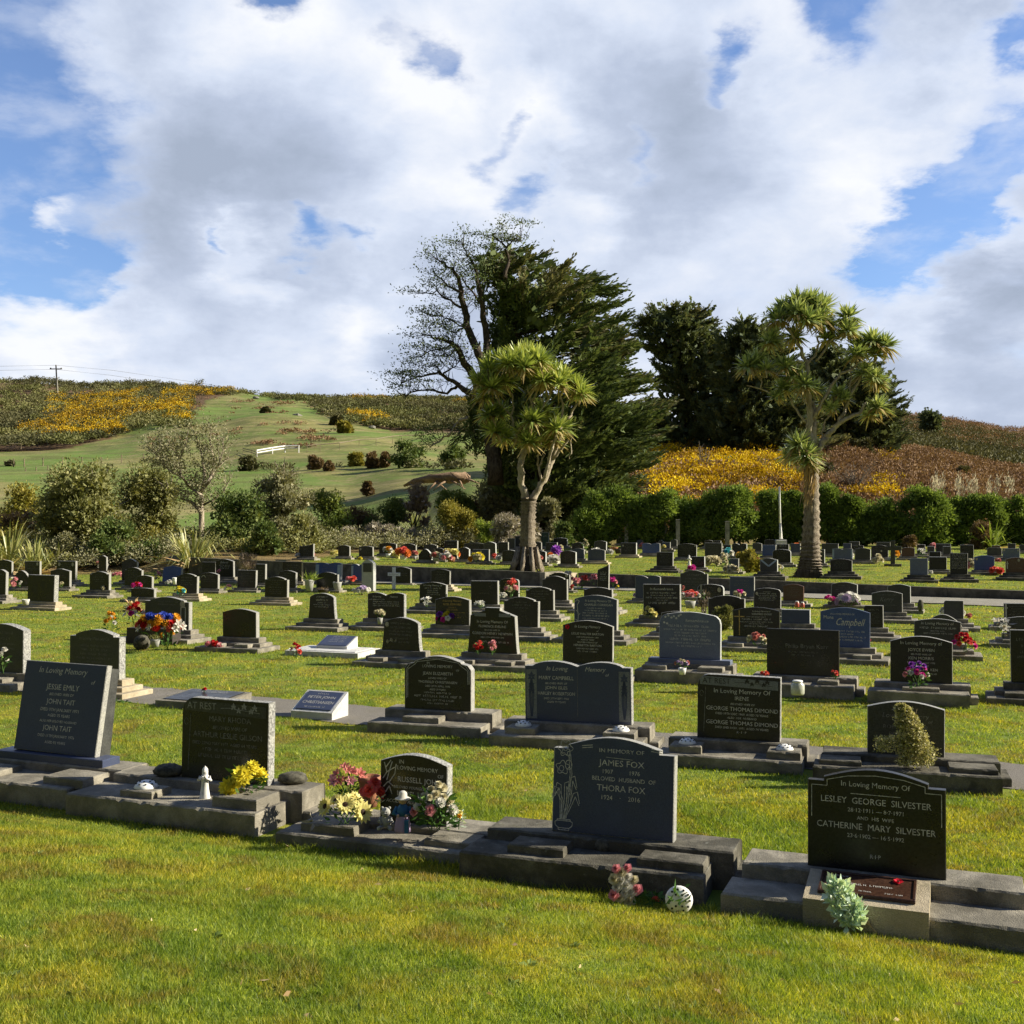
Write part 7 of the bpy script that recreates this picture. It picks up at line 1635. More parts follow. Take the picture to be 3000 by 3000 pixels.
def pampas():
    B = hit(2845, 1530); root = thing('pampas_grass', 'pale pampas plumes rising above the hedge at right', 'grass plant', B)
    V = []
    for i in range(16):
        c = np.array([RNG.uniform(-3.2, 3.2), RNG.uniform(-.6, .6), RNG.uniform(2.1, 2.9)]); P = c + RNG.normal(size=(40, 3)) * np.array([.09, .09, .32]); V.append(leaves(P, np.tile([.25, 0, 1.0], (40, 1)), .3, .04, .3))
    arr_mesh('plumes', np.concatenate(V), 4, 'pcream', root)
    mb = MB()
    for i in range(16): x = random.uniform(-3.2, 3.2); mb.tube([Vector((x * .6, 0, 0)), Vector((x, 0, 2.2))], [.02, .012], 4)
    mb.build('stems', 'straw', root)
pampas()
# ------------------------------------------------------------------ fences, poles, log
def bar(mb, a, b, r_, n=4): mb.tube([a, b], r_, n)
def fence(label, posts, rails, hpx, mat='wood', name='paddock_fence', rr=.035, pr=.06):
    P = [hit(x, y) for x, y in posts]; root = thing(name, label, 'fence', P[0]); B = P[0]
    tops = []
    for p, (x, y) in zip(P, posts):
        h = hpx * p.y / F; t = p + Vector((0, 0, h)); tops.append((p, t)); mb = MB(); bar(mb, p - B - Vector((0, 0, .3)), t - B, pr, 6); mb.build('post', mat, root)
    for f in rails:
        mb = MB()
        for (a, b), (c, d) in zip(tops[:-1], tops[1:]): bar(mb, a.lerp(b, f) - B, c.lerp(d, f) - B, rr)
        mb.build('rail' if rr > .02 else 'wire', mat, root)
    return root
fence('white-railed corner of the paddock fence', [(752, 1338), (798, 1330), (835, 1325), (875, 1324)], [.92, .55], 20, 'whitepaint', rr=.13, pr=.14)
fence('long pale post-and-rail fence running right across the valley pasture', [(900, 1322), (938, 1318), (995, 1314), (1052, 1304), (1102, 1302), (1150, 1294), (1176, 1292), (1236, 1290), (1260, 1284), (1345, 1282), (1370, 1280)], [.95], 17, 'wood', rr=.09)
fence('rail fence leading left to the white corner', [(712, 1328), (738, 1334), (752, 1340)], [.9, .5], 16, 'wood', rr=.07)
fence('wire fence with thin posts along the left pasture', [(-40, 1368), (40, 1366), (71, 1366), (126, 1364), (183, 1363), (240, 1362), (297, 1362), (356, 1355), (420, 1352)], [.9, .6, .3], 23, 'wood', 'wire_fence', .012, .11)
fence('short wire fence posts on the lower left field', [(75, 1382), (106, 1380), (140, 1376)], [.9], 12, 'wood', 'wire_fence', .012, .09)
fence('small timber frame at the foot of the gorse far left', [(27, 1312), (62, 1312)], [.95], 12, 'wood', rr=.12)
for (x, y, h, lb) in ((1835, 1606, 85, 'grey fence post in front of the hedge, leftmost of the three'), (1986, 1608, 84, 'middle grey fence post in front of the dark hedge'), (2131, 1611, 82, 'grey fence post right before the hedge, nearest the flagpole')):
    P = hit(x, y); h_ = h * P.y / F; t = thing('fence_post', lb, 'fence post', P, 0, 'fence posts before the hedge')
    MB().box(-.10, .10, -.10, .10, -.3, h_, b=.02).build('post', 'greywood', t); MB().box(-.115, .115, -.115, .115, h_, h_ + .04, b=.01).build('cap', 'greywood', t)
for (x, y, h, lb) in ((1856, 1400, 28, 'thin leaning stake on the bank by the conifer'), (1830, 1412, 30, 'second thin leaning stake lower on the bank')):
    P = hit(x, y); t = thing('stake', lb, 'stake', P); mb = MB(); mb.tube([Vector((0, 0, -.2)), Vector((.12, 0, h * P.y / F))], .05, 6); mb.build('post', 'greywood', t)
def flagpole():
    P = hit(2287, 1609); k = P.y / F; t = thing('flagpole', 'slim white flagpole on a stepped white plinth before the hedge', 'flagpole', P)
    MB().box(-.40, .40, -.32, .32, -.2, .22, b=.02).box(-.28, .28, -.24, .24, .221, .50, b=.02).build('plinth', 'whiteconcrete', t)
    MB().tube([Vector((.02, 0, .55)), Vector((0, 0, .9)), Vector((-.02, 0, 1.4))], [.10, .085, .06], 10).build('socket', 'whitepaint', t, True)
    MB().tube([Vector((-.02, 0, 1.4)), Vector((-.06, 0, 184 * k))], [.065, .045], 8).build('pole', 'whitepaint', t, True)
flagpole()
def power_pole():
    P = atd(170, 1150, 420); P.z = gzf(P.x, P.y); t = thing('power_pole', 'pale power pole with crossarm and two wires on the left hilltop', 'power pole', P); k = 420 / F; H_ = (P.z - 0, 0)[1]
    top = atd(164, 1072, 420) - P
    MB().tube([Vector((0, 0, -1)), top], [.42, .26], 8).build('pole', 'paler', t, True)
    ca = top + Vector((0, 0, -1.3)); MB().box(-2.3, 2.3, -.15, .15, 0, .32, b=.02).build('crossarm', 'greywood', t, loc=ca)
    mb = MB()
    for (s, z) in ((-2.0, .4), (0, 1.5), (2.0, .4)): mb.ball(ca + Vector((s, 0, z)), .28, 0, 7, 5)
    mb.build('insulators', 'paler', t)
    for (dy, pts) in (((0), [(-250, 1078), (0, 1073), (164, 1070), (330, 1085), (560, 1118), (700, 1140)]), (0, [(-250, 1090), (0, 1085), (162, 1082), (330, 1100), (470, 1122)])):
        q = [atd(a, b, 420) - P for a, b in pts]; mb = MB(); mb.tube(q, .05, 4, cap=False); mb.build('wire', 'greywood', t)
power_pole()
def ridge_tree():
    P = atd(583, 1138, 455); t = thing('ridge_tree', 'tiny bare wind-bent tree on the left skyline', 'tree', P); MB().tube([Vector((0, 0, -2)), Vector((.3, 0, 1.6)), Vector((0, 0, 2.6))], [.2, .14, .06], 5).build('trunk', 'greybark', t)
    C = np.array([[-.8, 0, 2.6], [.9, 0, 3.2], [1.3, 0, 2.4], [-.2, 0, 1.9]]); Pn = np.repeat(C, 40, 0) + RNG.normal(size=(160, 3)) * .45; arr_mesh('crown', leaves(Pn, rdir(160), .6, .15), 4, 'scrub', t)
ridge_tree()
def log():
    A_, B_ = atd(1215, 1408, 88), atd(1362, 1400, 88); A_.z -= .1
    t = thing('fallen_tree', 'big fallen pine trunk with broken pale branches lying on the grass bank', 'fallen tree', A_); d = B_ - A_
    MB().tube([d * -.22 + Vector((0, 0, -.25)), Vector((0, 0, .02)), d * .3 + Vector((0, 0, .16)), d * .7 + Vector((0, 0, .12)), d, d * 1.1 + Vector((0, 0, -.1))], [.10, .26, .38, .47, .52, .34], 14, wob=.07).build('trunk', 'log', t, True)
    for (u, e) in ((.35, (1.4, -1.0, -.95)), (.5, (-.8, -1.2, -.9)), (.62, (1.6, -1.2, -.8)), (.7, (-1.2, -1.4, -.95)), (.85, (.6, -1.5, -.9)), (.9, (1.9, -1.3, -.6)), (.25, (-1.8, -.8, -.8))):
        s = d * u; MB().tube([s, s + Vector(e) * .5 + Vector((0, 0, .1)), s + Vector(e)], [.11, .08, .03], 6).build('branch', 'log', t, True)
    # ground boulders
log()
for (x, y, w, lb) in ((1052, 1240, 22, 'pale rounded boulder beside the gorse clump'), (870, 1222, 24, 'grey boulder on the rocky pasture'), (750, 1168, 16, 'small grey boulder near the skyline'), (1090, 1255, 18, 'low grey boulder right of the pale one'), (895, 1230, 16, 'second boulder right beside the first on the rocky pasture'), (330, 1262, 20, 'rock outcrop under the gorse'), (140, 1305, 8, 'small rock at the edge of the left scrub')):
    P = hit(x, y); r_ = w * P.y / F / 2; t = tag(MB().ball((0, 0, r_ * .3), r_, 0, 10, 7, (1.2, .8, .6), .35, int(x)).build('boulder', 'paler', loc=P), lb, 'boulder', 'boulders on the pasture')

# ------------------------------------------------------------------ things on the graves
def rock(px, py, w, h, label, hz):
    P = hit(px, py, hz); k = P.y / F; r_ = w * k / 2
    o = MB().ball((0, 0, h * k * .45), r_, 0, 14, 9, (1, .7, h / w * 1.05), .16, int(px)).build('rock', 'rock', None, True, P); tag(o, label, 'rock', 'rocks on the graves')
rock(495, 2276, 92, 40, 'dark flat-sided rock left of the spotted headstone', .26)
rock(857, 2298, 88, 38, 'mossy dark rock right of the spotted headstone', .26)
rock(1768, 2498, 52, 44, 'small rounded stone in a dish before the daffodil-carved headstone', .17)
o_ = MB().lathe([(.075, 0), (.085, .012), (.08, .014), (.0, .008)], 18).build('dish', 'greypot', None, True, hit(1775, 2506, .165)); tag(o_, 'shallow round dish under the small stone', 'dish')
dome(432, 2312, 68, 'white pierced dome left of the white praying figurine', .24)
dome(2012, 2186, 50, 'white pierced dome on the left block of the AT REST grave', .22)
dome(2296, 2203, 50, 'white pierced dome on the right block of the AT REST grave', .22)
dome(1533, 2127, 48, 'white pierced dome on the left block of the open-book grave', .22)
dome(1818, 2144, 50, 'white pierced dome on the right block of the open-book grave', .22)
def fallen_dome():
    P = hit(1988, 2668, .02); r_ = .085
    t = thing('flower_holder', 'white pierced flower holder tipped on its side in the grass', 'flower holder', P + Vector((0, -.02, r_ * .9)), 0, 'white flower holders on the grave blocks'); t.rotation_euler = (R(82), 0, R(-8))
    MB().lathe([(r_, -.01), (r_ * 1.04, 0), (r_ * .9, r_ * .2), (r_ * .5, r_ * .34), (.004, r_ * .38)], 22).build('dome', 'whitepaint', t, True)
    mb = MB()
    for (q, z, k_) in ((.80, .27, 11), (.48, .36, 6)):
        for i in range(k_): a = 2 * math.pi * i / k_; mb.ball((r_ * q * math.cos(a), r_ * q * math.sin(a), r_ * z), r_ * .09, 0, 6, 4, (1, 1, .5))
    mb.build('hole', 'holes', t); arr_mesh('leaves', leaves(RNG.normal(size=(14, 3)) * .03 + np.array([0, 0, .03]), rdir(14), .08, .012), 4, 'foliage', t)
fallen_dome()

def figurine_lady(px, py, h, label, hz):
    P = hit(px, py, hz); k = P.y / F; H_ = h * k; t = thing('figurine', label, 'figurine', P, 0, 'figurines on the graves')
    s = H_
    MB().lathe([(.17 * s, 0), (.175 * s, .03 * s), (.15 * s, .12 * s), (.115 * s, .35 * s), (.10 * s, .52 * s), (.115 * s, .62 * s), (.12 * s, .70 * s), (.075 * s, .77 * s), (.04 * s, .80 * s), (.035 * s, .82 * s)], 20, sy=.8).build('robe', 'white', t, True)
    MB().ball((0, -.01 * s, .865 * s), .068 * s, 0, 14, 10, (.85, .95, 1.15)).ball((0, -.074 * s, .86 * s), .012 * s, 0, 6, 4).build('head', 'white', t, True)
    MB().lathe([(.085 * s, .74 * s), (.088 * s, .82 * s), (.083 * s, .90 * s), (.055 * s, .95 * s), (.015 * s, .985 * s), (.004, 1.0 * s)], 16, c=(0, .022 * s, 0)).build('veil', 'white', t, True)
    mb = MB()
    for sg in (-1, 1): mb.tube([Vector((sg * .12 * s, 0, .70 * s)), Vector((sg * .17 * s, -.03 * s, .60 * s)), Vector((sg * .09 * s, -.11 * s, .64 * s)), Vector((sg * .012 * s, -.14 * s, .72 * s))], [.05 * s, .055 * s, .035 * s, .02 * s], 9)
    mb.build('arms', 'white', t, True)
    return t
figurine_lady(600, 2345, 100, 'white praying lady figurine in a long robe', .17)
figurine_lady(2019, 1658, 32, 'tiny white angel figurine before the tall double headstone', .12)
def bear(px, py, h, label, hz):
    P = hit(px, py, hz); s = h * P.y / F; t = thing('bear_statue', label, 'statue', P, 0, 'figurines on the graves')
    mb = MB(); mb.ball((0, 0, .34 * s), .26 * s, 0, 16, 12, (1, .9, 1.15)); mb.ball((0, -.05 * s, .74 * s), .21 * s, 0, 16, 12)
    mb.ball((0, -.22 * s, .69 * s), .085 * s, 0, 10, 7)
    for sg in (-1, 1):
        mb.ball((sg * .16 * s, .0, .92 * s), .07 * s, 0, 9, 6, (1, .6, 1)); mb.tube([Vector((sg * .2 * s, -.04 * s, .5 * s)), Vector((sg * .28 * s, -.14 * s, .36 * s)), Vector((sg * .16 * s, -.26 * s, .28 * s))], [.09 * s, .085 * s, .07 * s], 9)
        mb.tube([Vector((sg * .12 * s, -.1 * s, .16 * s)), Vector((sg * .24 * s, -.34 * s, .10 * s)), Vector((sg * .27 * s, -.42 * s, .13 * s))], [.12 * s, .095 * s, .09 * s], 9)
    mb.build('body', 'greypot', t, True)
    f = MB()
    for sg in (-1, 1): f.ball((sg * .075 * s, -.235 * s, .79 * s), .022 * s, 0, 6, 4)
    f.ball((0, -.30 * s, .71 * s), .028 * s, 0, 6, 4); f.build('face', 'holes', t)
    return t
bear(1130, 2428, 66, 'small grey seated bear statue with a white cap', .17)
def bonnet_child(px, py, h, label, hz):
    P = hit(px, py, hz); s = h * P.y / F; t = thing('figurine', label, 'figurine', P, 0, 'figurines on the graves')
    MB().lathe([(.20 * s, 0), (.21 * s, .05 * s), (.19 * s, .2 * s), (.15 * s, .38 * s), (.13 * s, .44 * s)], 18).build('skirt', 'pmauve', t, True)
    MB().lathe([(.15 * s, .40 * s), (.17 * s, .5 * s), (.14 * s, .6 * s), (.06 * s, .68 * s)], 16).tube([Vector((-.14 * s, 0, .6 * s)), Vector((-.22 * s, -.08 * s, .46 * s)), Vector((-.10 * s, -.17 * s, .44 * s))], [.06 * s, .06 * s, .04 * s], 8).tube([Vector((.14 * s, 0, .6 * s)), Vector((.22 * s, -.08 * s, .46 * s)), Vector((.10 * s, -.17 * s, .44 * s))], [.06 * s, .06 * s, .04 * s], 8).build('jacket', 'bluecloth', t, True)
    mb = MB(); mb.ball((0, -.02 * s, .77 * s), .10 * s, 0, 14, 10).ball((-.1 * s, -.19 * s, .44 * s), .035 * s, 0, 7, 5).ball((.1 * s, -.19 * s, .44 * s), .035 * s, 0, 7, 5).ball((0, -.12 * s, .76 * s), .018 * s, 0, 6, 4).build('head', 'skin', t, True)
    MB().lathe([(.20 * s, .80 * s), (.19 * s, .82 * s), (.11 * s, .85 * s), (.10 * s, .95 * s), (.05 * s, .995 * s), (.005, 1.0 * s)], 18, c=(0, .02 * s, 0)).build('bonnet', 'pwhite', t, True)
    mb = MB(); mb.box(.06 * s, .16 * s, -.24 * s, -.2 * s, .02 * s, .34 * s, b=.004).build('ribbon', 'bluecloth', t)
bonnet_child(1180, 2436, 118, 'little bonneted doll figurine in a blue jacket and pale skirt', .17)
def brown_pot():
    P = hit(1082, 2362, .2); s = P.y / F; t = thing('plant_pot', 'round brown earthenware pot behind the coral roses', 'pot', P); w, h = 64 * s, 88 * s
    MB().lathe([(w * .34, 0), (w * .42, h * .3), (w * .47, h * .75), (w * .52, h * .86), (w * .52, h), (w * .46, h), (w * .44, h * .9), (.01, h * .88)], 18).build('bowl', 'terracotta', t, True)
brown_pot()
def star_plant():
    P = hit(918, 2425, .16); t = thing('star_ornament', 'small silvery star-shaped leaf spray on the plinth corner', 'ornament', P); arr_mesh('leaves', leaves(np.zeros((11, 3)) + np.array([0, 0, .05]), rdir(11) + np.array([0, -.3, .2]), .09, .012, .2), 4, 'lavender', t)
star_plant()
def jar(px, py, w, h, label, mat, hz, lid='whitepaint'):
    P = hit(px, py, hz); k = P.y / F; t = thing('lantern_jar', label, 'jar', P, 0, 'glass jars on the graves'); r_ = w * k / 2; H_ = h * k
    MB().lathe([(r_ * .9, 0), (r_, H_ * .12), (r_, H_ * .72), (r_ * .7, H_ * .84), (r_ * .7, H_ * .86)], 14).build('glass', mat, t, True); MB().lathe([(r_ * .74, H_ * .861), (r_ * .76, H_ * .97), (r_ * .6, H_)], 14).build('lid', lid, t, True)
jar(2337, 2035, 40, 42, 'squat glass jar on the kerb beside the faded-script black headstone', 'glass', .16)
jar(2335, 1779, 13, 18, 'left of two lantern jars by the reddish brown headstone', 'redglass', .1)
jar(2351, 1780, 12, 16, 'right of two lantern jars by the reddish brown headstone', 'redglass', .1)
jar(405, 1706, 9, 12, 'small glass jar above the red flowers on the left', 'glass', .12)
def pot(px, py, w, h, label, mat, hz=.05, kind=None):
    P = hit(px, py, hz); k = P.y / F; t = thing('flower_pot', label, 'pot', P, 0, 'pots among the graves'); r_ = w * k / 2; H_ = h * k
    MB().lathe([(r_ * .7, 0), (r_ * .9, H_ * .6), (r_, H_ * .85), (r_ * 1.02, H_), (r_ * .85, H_), (r_ * .8, H_ * .85), (.01, H_ * .83)], 16).build('bowl', mat, t, True)
    if kind: n = 60; P_ = RNG.normal(size=(n, 3)) * np.array([r_ * .35, r_ * .3, .01]) + np.array([0, 0, H_ * .85]); arr_mesh('plant', leaves(P_, rdir(n) * .7 + np.array([0, 0, .8]), H_ * .9, H_ * .05, .2), 4, kind, t)
pot(988, 1732, 26, 27, 'empty grey stone pot right of the dry fern', 'greypot')
pot(946, 1736, 34, 10, 'low dish with dry brown fern fronds', 'darkpot', .05, 'russet')
pot(906, 1732, 28, 34, 'pale pot with lime leaves left of the dry fern', 'greypot', .05, 'lime')
pot(75, 1772, 22, 16, 'rounded white stone pot beside the yellow grass tuft', 'whiteconcrete', .2)
pot(455, 1895, 27, 22, 'small round pot with succulents at the foot of the flower trough', 'greypot', .02, 'olive')
pot(512, 1712, 15, 20, 'plain white vase left of the black shouldered headstone', 'whitepaint', .15)
pot(1798, 1612, 26, 9, 'terracotta tub with a small plant near the far left headstones', 'terracotta', .1, 'russet')
pot(1812, 1622, 24, 14, 'wide dark bowl planter beside the oval-photo headstone', 'darkpot', .1)
flaxy = flax(130, 1772, 40, 62, 'tuft of yellow ornamental grass on the square black headstone grave', 40, 'deadleaf', 'grass_tuft', 0)
flax(392, 1790, 50, 52, 'tuft of dry buff grass behind the left end of the flower trough', 60, 'straw', 'grass_tuft', 0)
rock(2697, 1790, 18, 34, 'upright ochre stone on the kerb end near the road', .12)
rock(415, 1903, 48, 44, 'dark rounded boulder lying below the flower trough', .0)
def trough():
    P = hit(450, 1872, .1); k = P.y / F; t = thing('flower_trough', 'long dark wooden trough holding the bright artificial flowers', 'planter', P, -YAW); w = 82 * k; MB().box(-w, w, -.14, .14, -.1, .24, b=.01).build('box', 'darkpot', t)
trough()
F_ = bouquet
F_(470, 1868, 140, 62, [('pblue', 'pom', 16), ('pgold', 'pom', 14), ('pred', 'rose', 12), ('pcoral', 'rose', 5), ('pwhite', 'lily', 8)], 'long mass of blue, gold, red and white artificial flowers in the trough', hz=.30, spread=1.15, joined=True, nleaf=90)
F_(395, 1840, 60, 70, [('pred', 'rose', 9), ('pwhite', 'lily', 5), ('pmagenta', 'rose', 2)], 'red and white blooms at the left end of the trough', hz=.25, nleaf=60)
F_(510, 1820, 56, 60, [('pcoral', 'rose', 5), ('pwhite', 'lily', 5), ('pred', 'rose', 3)], 'white lilies and red roses at the right end of the trough', hz=.3, nleaf=50)
F_(326, 1852, 36, 62, [('pgold', 'pom', 5), ('pwhite', 'rose', 2)], 'orange and white flowers on a stick above the dark shouldered headstone', hz=0, stems=True, nleaf=30)
F_(493, 1905, 38, 80, [('pgold', 'pom', 5)], 'tall orange flower stems planted at the front of the trough', hz=0, nleaf=24)
# front row
F_(722, 2348, 125, 125, [('pyellow', 'pom', 5)], 'large yellow chrysanthemums beside the white figurine', hz=.2, spread=1.2, nleaf=60)
F_(682, 2292, 20, 26, [('pwhite', 'daisy', 5)], 'tiny white sprig left of the yellow chrysanthemums', hz=.26, spread=1.2, nleaf=12)
F_(1020, 2345, 130, 105, [('psalmon', 'lily', 9), ('ppink', 'lily', 4)], 'dusky salmon lilies behind the sunflowers', hz=.25, spread=1.25, nleaf=50)
F_(1085, 2372, 84, 84, [('pcoral', 'rose', 4)], 'coral red roses right of the salmon lilies', hz=.25, spread=1.25, nleaf=26, leaf='teal')
F_(1010, 2412, 150, 92, [('ppale', 'daisy', 6)], 'pale yellow sunflowers with dark centres on the left block', hz=.22, spread=1.05, nleaf=60)
F_(1275, 2430, 150, 140, [('pcream', 'rose', 10), ('pwhite', 'pom', 5), ('ppink', 'rose', 3)], 'cream, white and pink rose bunch in front of the small headstone', hz=.2, spread=1.05, nleaf=110)
F_(1344, 2428, 28, 70, [('ppale', 'rose', 1), ('pcream', 'rose', 1), ('pgold', 'rose', 1)], 'drooping pale yellow roses right of the cream bunch', hz=.2, spread=1.2, nleaf=26, leaf='teal')
def lying(px, py, heads, label, L=.3, ang=0.0, hz=.03, leaf='foliage', nleaf=60, hs=.03, w=.06):
    P = hit(px, py, hz); t = thing('flower_bunch', label, 'flowers', P, ang, 'flowers left on the graves'); i = 0
    tot = sum(h[2] for h in heads)
    for (m_, kd, c) in heads:
        for _ in range(c):
            a = i * 2.4; q = math.sqrt((i + .5) / tot) * w; o = blossom_mesh(kd, m_).copy(); d = Vector((-.5, -.6, .6 + .2 * math.cos(a))); add_child(o, t, 'blossom', (q * math.cos(a) * .75, q * math.sin(a) * .25 - .01, w * .9 + q * math.sin(a) * 1.05), d.to_track_quat('Z', 'Y').to_euler(), hs * random.uniform(.85, 1.2)); i += 1
    x = RNG.uniform(0, L * .75, nleaf); Pn = np.stack([x, RNG.normal(size=nleaf) * .02, RNG.uniform(.0, .05, nleaf)], -1); arr_mesh('foliage', leaves(Pn, rdir(nleaf) + np.array([.6, 0, .35]), .055, .010, .3), 4, leaf, t)
    mb = MB()
    for j in range(5): mb.tube([Vector((0, random.uniform(-.03, .03), .04)), Vector((L * .5, random.uniform(-.02, .02), .035)), Vector((L, random.uniform(-.03, .03), .01))], .0025, 5)
    mb.build('stems', leaf, t); return t
lying(1828, 2640, [('pwhite', 'rose', 6), ('pcream', 'rose', 5), ('ppink', 'rose', 4)], 'faded pink and cream rose bunch lying in the grass below the daffodil headstone', .34, 0, .03, hs=.045, w=.12)
lying(1936, 2660, [('pcoral', 'rose', 1)], 'single red rose lying beside the tipped white holder', .12, R(180), .01, nleaf=8, hs=.036)
def mint():
    P = hit(2528, 2742, .0); t = thing('foliage_spray', 'mint green spray of leaves leaning against the block with the bronze plaque', 'artificial foliage', P, 0, 'flowers left on the graves'); n = 330; a = RNG.uniform(0, 2 * math.pi, n); q = np.sqrt(RNG.random(n))
    Pn = np.stack([-.12 + q * np.cos(a) * .085 - q * np.sin(a) * .05, -.05 + q * np.sin(a) * .04, .20 + q * np.sin(a) * .13], -1); arr_mesh('foliage', leaves(Pn, rdir(n) + np.array([-.3, -.4, .8]), .075, .018, .5), 4, 'teal', t)
    mb = MB()
    for j in range(8): mb.tube([Vector((-.07 + random.uniform(-.05, .05), -.05, .18)), Vector((.03, -.07, .08)), Vector((.11 + random.uniform(-.02, .02), -.12, -.02))], .003, 5)
    mb.build('stems', 'straw', t)
mint()
# others, near to far
F_(8, 1972, 34, 78, [('pwhite', 'rose', 5)], 'white tulips at the left edge in front of the rough white-sided headstone', hz=.26, spread=1.3, nleaf=26)
lying(330, 2062, [('pred', 'rose', 3), ('pwhite', 'rose', 2)], 'cellophane wrapped red posy lying on the cream kerb', .25, R(20), .05, nleaf=20, hs=.02, w=.05)
F_(598, 2026, 16, 14, [('pred', 'rose', 2)], 'small red rose on the flat black plaque', hz=.16, spread=1.2, nleaf=6)
F_(628, 1908, 44, 30, [('pred', 'rose', 3), ('ppink', 'rose', 3)], 'low red and pink posy at the corner of the blank headstone', hz=0, nleaf=40)
F_(866, 1928, 30, 44, [('pred', 'rose', 4), ('pcoral', 'rose', 2)], 'red roses in front of the white plot', hz=.02, nleaf=24, leaf='teal')
F_(1157, 1913, 46, 44, [('pcream', 'rose', 14)], 'domed cream posy in a dark vase by the oval-portrait headstone', hz=.2, pot='darkpot', nleaf=30)
F_(1402, 1916, 30, 38, [('pcoral', 'rose', 5), ('pred', 'rose', 3)], 'left of two small bunches on the flared carved headstone, coral red', hz=.28, nleaf=40)
F_(1441, 1918, 26, 34, [('ppink', 'pom', 4)], 'right of two small bunches on the flared carved headstone, pink', hz=.28, nleaf=10)
F_(1692, 1932, 20, 28, [('pred', 'rose', 2)], 'dark red blooms on a white stick at the foot of the poppy headstone', hz=.2, nleaf=6)
F_(1722, 1935, 16, 44, [('pred', 'rose', 2)], 'taller red bloom on a leaning white stick near the poppy headstone', hz=.2, nleaf=6)
F_(1999, 1976, 48, 46, [('pcream', 'rose', 4), ('pmauve', 'rose', 4), ('psalmon', 'rose', 2)], 'faded grey and brown posy in a white dome by the blossom-carved headstone', hz=.18, pot='whitepaint', nleaf=20)
F_(2240, 1985, 32, 22, [('pcoral', 'rose', 4)], 'coral flower lying at the left foot of the wide plain black headstone', hz=.3, nleaf=6)
F_(2446, 1990, 32, 28, [('pcoral', 'rose', 4)], 'coral posy at the right foot of the wide plain black headstone', hz=.28, nleaf=14)
F_(2688, 2012, 84, 76, [('ppurple', 'rose', 7), ('pmagenta', 'rose', 5), ('pwhite', 'rose', 4), ('ppink', 'rose', 2)], 'purple, magenta and white bunch before the rough-topped headstone', hz=.28, nleaf=120)
F_(2990, 1998, 36, 50, [('pcream', 'rose', 4), ('ppink', 'rose', 2)], 'cream and pink roses at the right edge of the picture', hz=.2, nleaf=30)
F_(2826, 1910, 62, 52, [('pred', 'rose', 12), ('pcoral', 'rose', 5), ('pmagenta', 'rose', 2)], 'mass of red roses right of the worn gothic-heading headstone', hz=.18, nleaf=40)
F_(2541, 1900, 16, 34, [('pred', 'rose', 1), ('pcoral', 'rose', 1)], 'single red bloom on a white stand by the bright blue headstone', hz=.22, nleaf=4)
F_(2217, 1892, 56, 36, [('psalmon', 'rose', 9), ('pcream', 'rose', 6)], 'salmon and cream flowers before the thin-cross headstone', hz=.2, nleaf=30)
F_(2323, 1840, 38, 40, [('pcoral', 'rose', 4), ('pred', 'rose', 3), ('pwhite', 'lily', 4)], 'red and white posy before the low wide slate headstone', hz=.12, pot='glass', nleaf=20)
F_(2435, 1772, 40, 26, [('pmagenta', 'rose', 5), ('ppink', 'rose', 4)], 'magenta blooms at the left of the green planting behind the bright blue headstone', hz=.1, nleaf=20)
F_(2486, 1775, 66, 30, [('pwhite', 'daisy', 6), ('pmauve', 'daisy', 4)], 'leafy green planting with white and mauve flowers below the pale-edged headstone', hz=.08, nleaf=200)
F_(2790, 1812, 64, 36, [('pcream', 'rose', 9), ('pwhite', 'rose', 6)], 'big cream bouquet before the small dark headstone near the road', hz=.15, nleaf=40)
F_(2838, 1814, 22, 14, [('psalmon', 'rose', 4)], 'small salmon posy right of the cream bouquet', hz=.15, nleaf=12)
F_(2935, 1886, 40, 90, [('pwhite', 'lily', 3)], 'paper-wrapped white bouquet standing at the right among the kerbs', hz=.05, nleaf=26, leaf='lavender')
F_(1905, 1812, 38, 30, [('ppale', 'rose', 6)], 'yellow-green flowers at the foot of the REMEMBRANCE heading headstone', hz=.2, nleaf=16, leaf='lime')
F_(1306, 1838, 58, 46, [('pyellow', 'rose', 4), ('ppurple', 'rose', 3), ('pmagenta', 'rose', 3), ('pwhite', 'rose', 1)], 'yellow, purple and magenta spring flowers at the gilt-lettered headstone', hz=.2, nleaf=24)
F_(1527, 1828, 28, 32, [('ppink', 'rose', 3), ('pcream', 'rose', 3)], 'cream and pink roses behind the shoulder of the carved flared headstone', hz=.2, nleaf=10)
F_(1592, 1782, 26, 30, [('pteal', 'pom', 4)], 'turquoise flowers left of a black shouldered headstone', hz=.2, nleaf=8)
F_(1408, 1782, 28, 22, [('pwhite', 'lily', 5)], 'white and teal posy at the plain square-topped black headstone', hz=.2, nleaf=40, leaf='teal')
F_(1498, 1750, 40, 46, [('pcoral', 'pom', 3), ('ppink', 'pom', 3), ('pcream', 'rose', 2)], 'tall pink and cream flower spray before the gold script headstone', hz=.2, nleaf=10)
F_(1474, 1753, 26, 14, [('pwhite', 'rose', 5)], 'white blossoms low at the left of the pink spray', hz=.2, nleaf=10)
F_(1250, 1778, 30, 24, [('pwhite', 'lily', 4)], 'sparse white and green posy on the black gothic-headed headstone', hz=.22, nleaf=50, leaf='greygreen')
F_(1113, 1828, 28, 38, [('pcream', 'pom', 6)], 'left white flower ball in a cream vase on the open-book grave', hz=.2, pot='greypot', nleaf=4)
F_(1164, 1805, 32, 34, [('pcream', 'pom', 7)], 'right white flower ball standing on the open-book grave', hz=.28, nleaf=4)
F_(1060, 1743, 52, 24, [('pmauve', 'daisy', 12), ('pwhite', 'daisy', 8)], 'low silvery white flower carpet in front of the tall grey stele', hz=.0, nleaf=60, leaf='lavender')
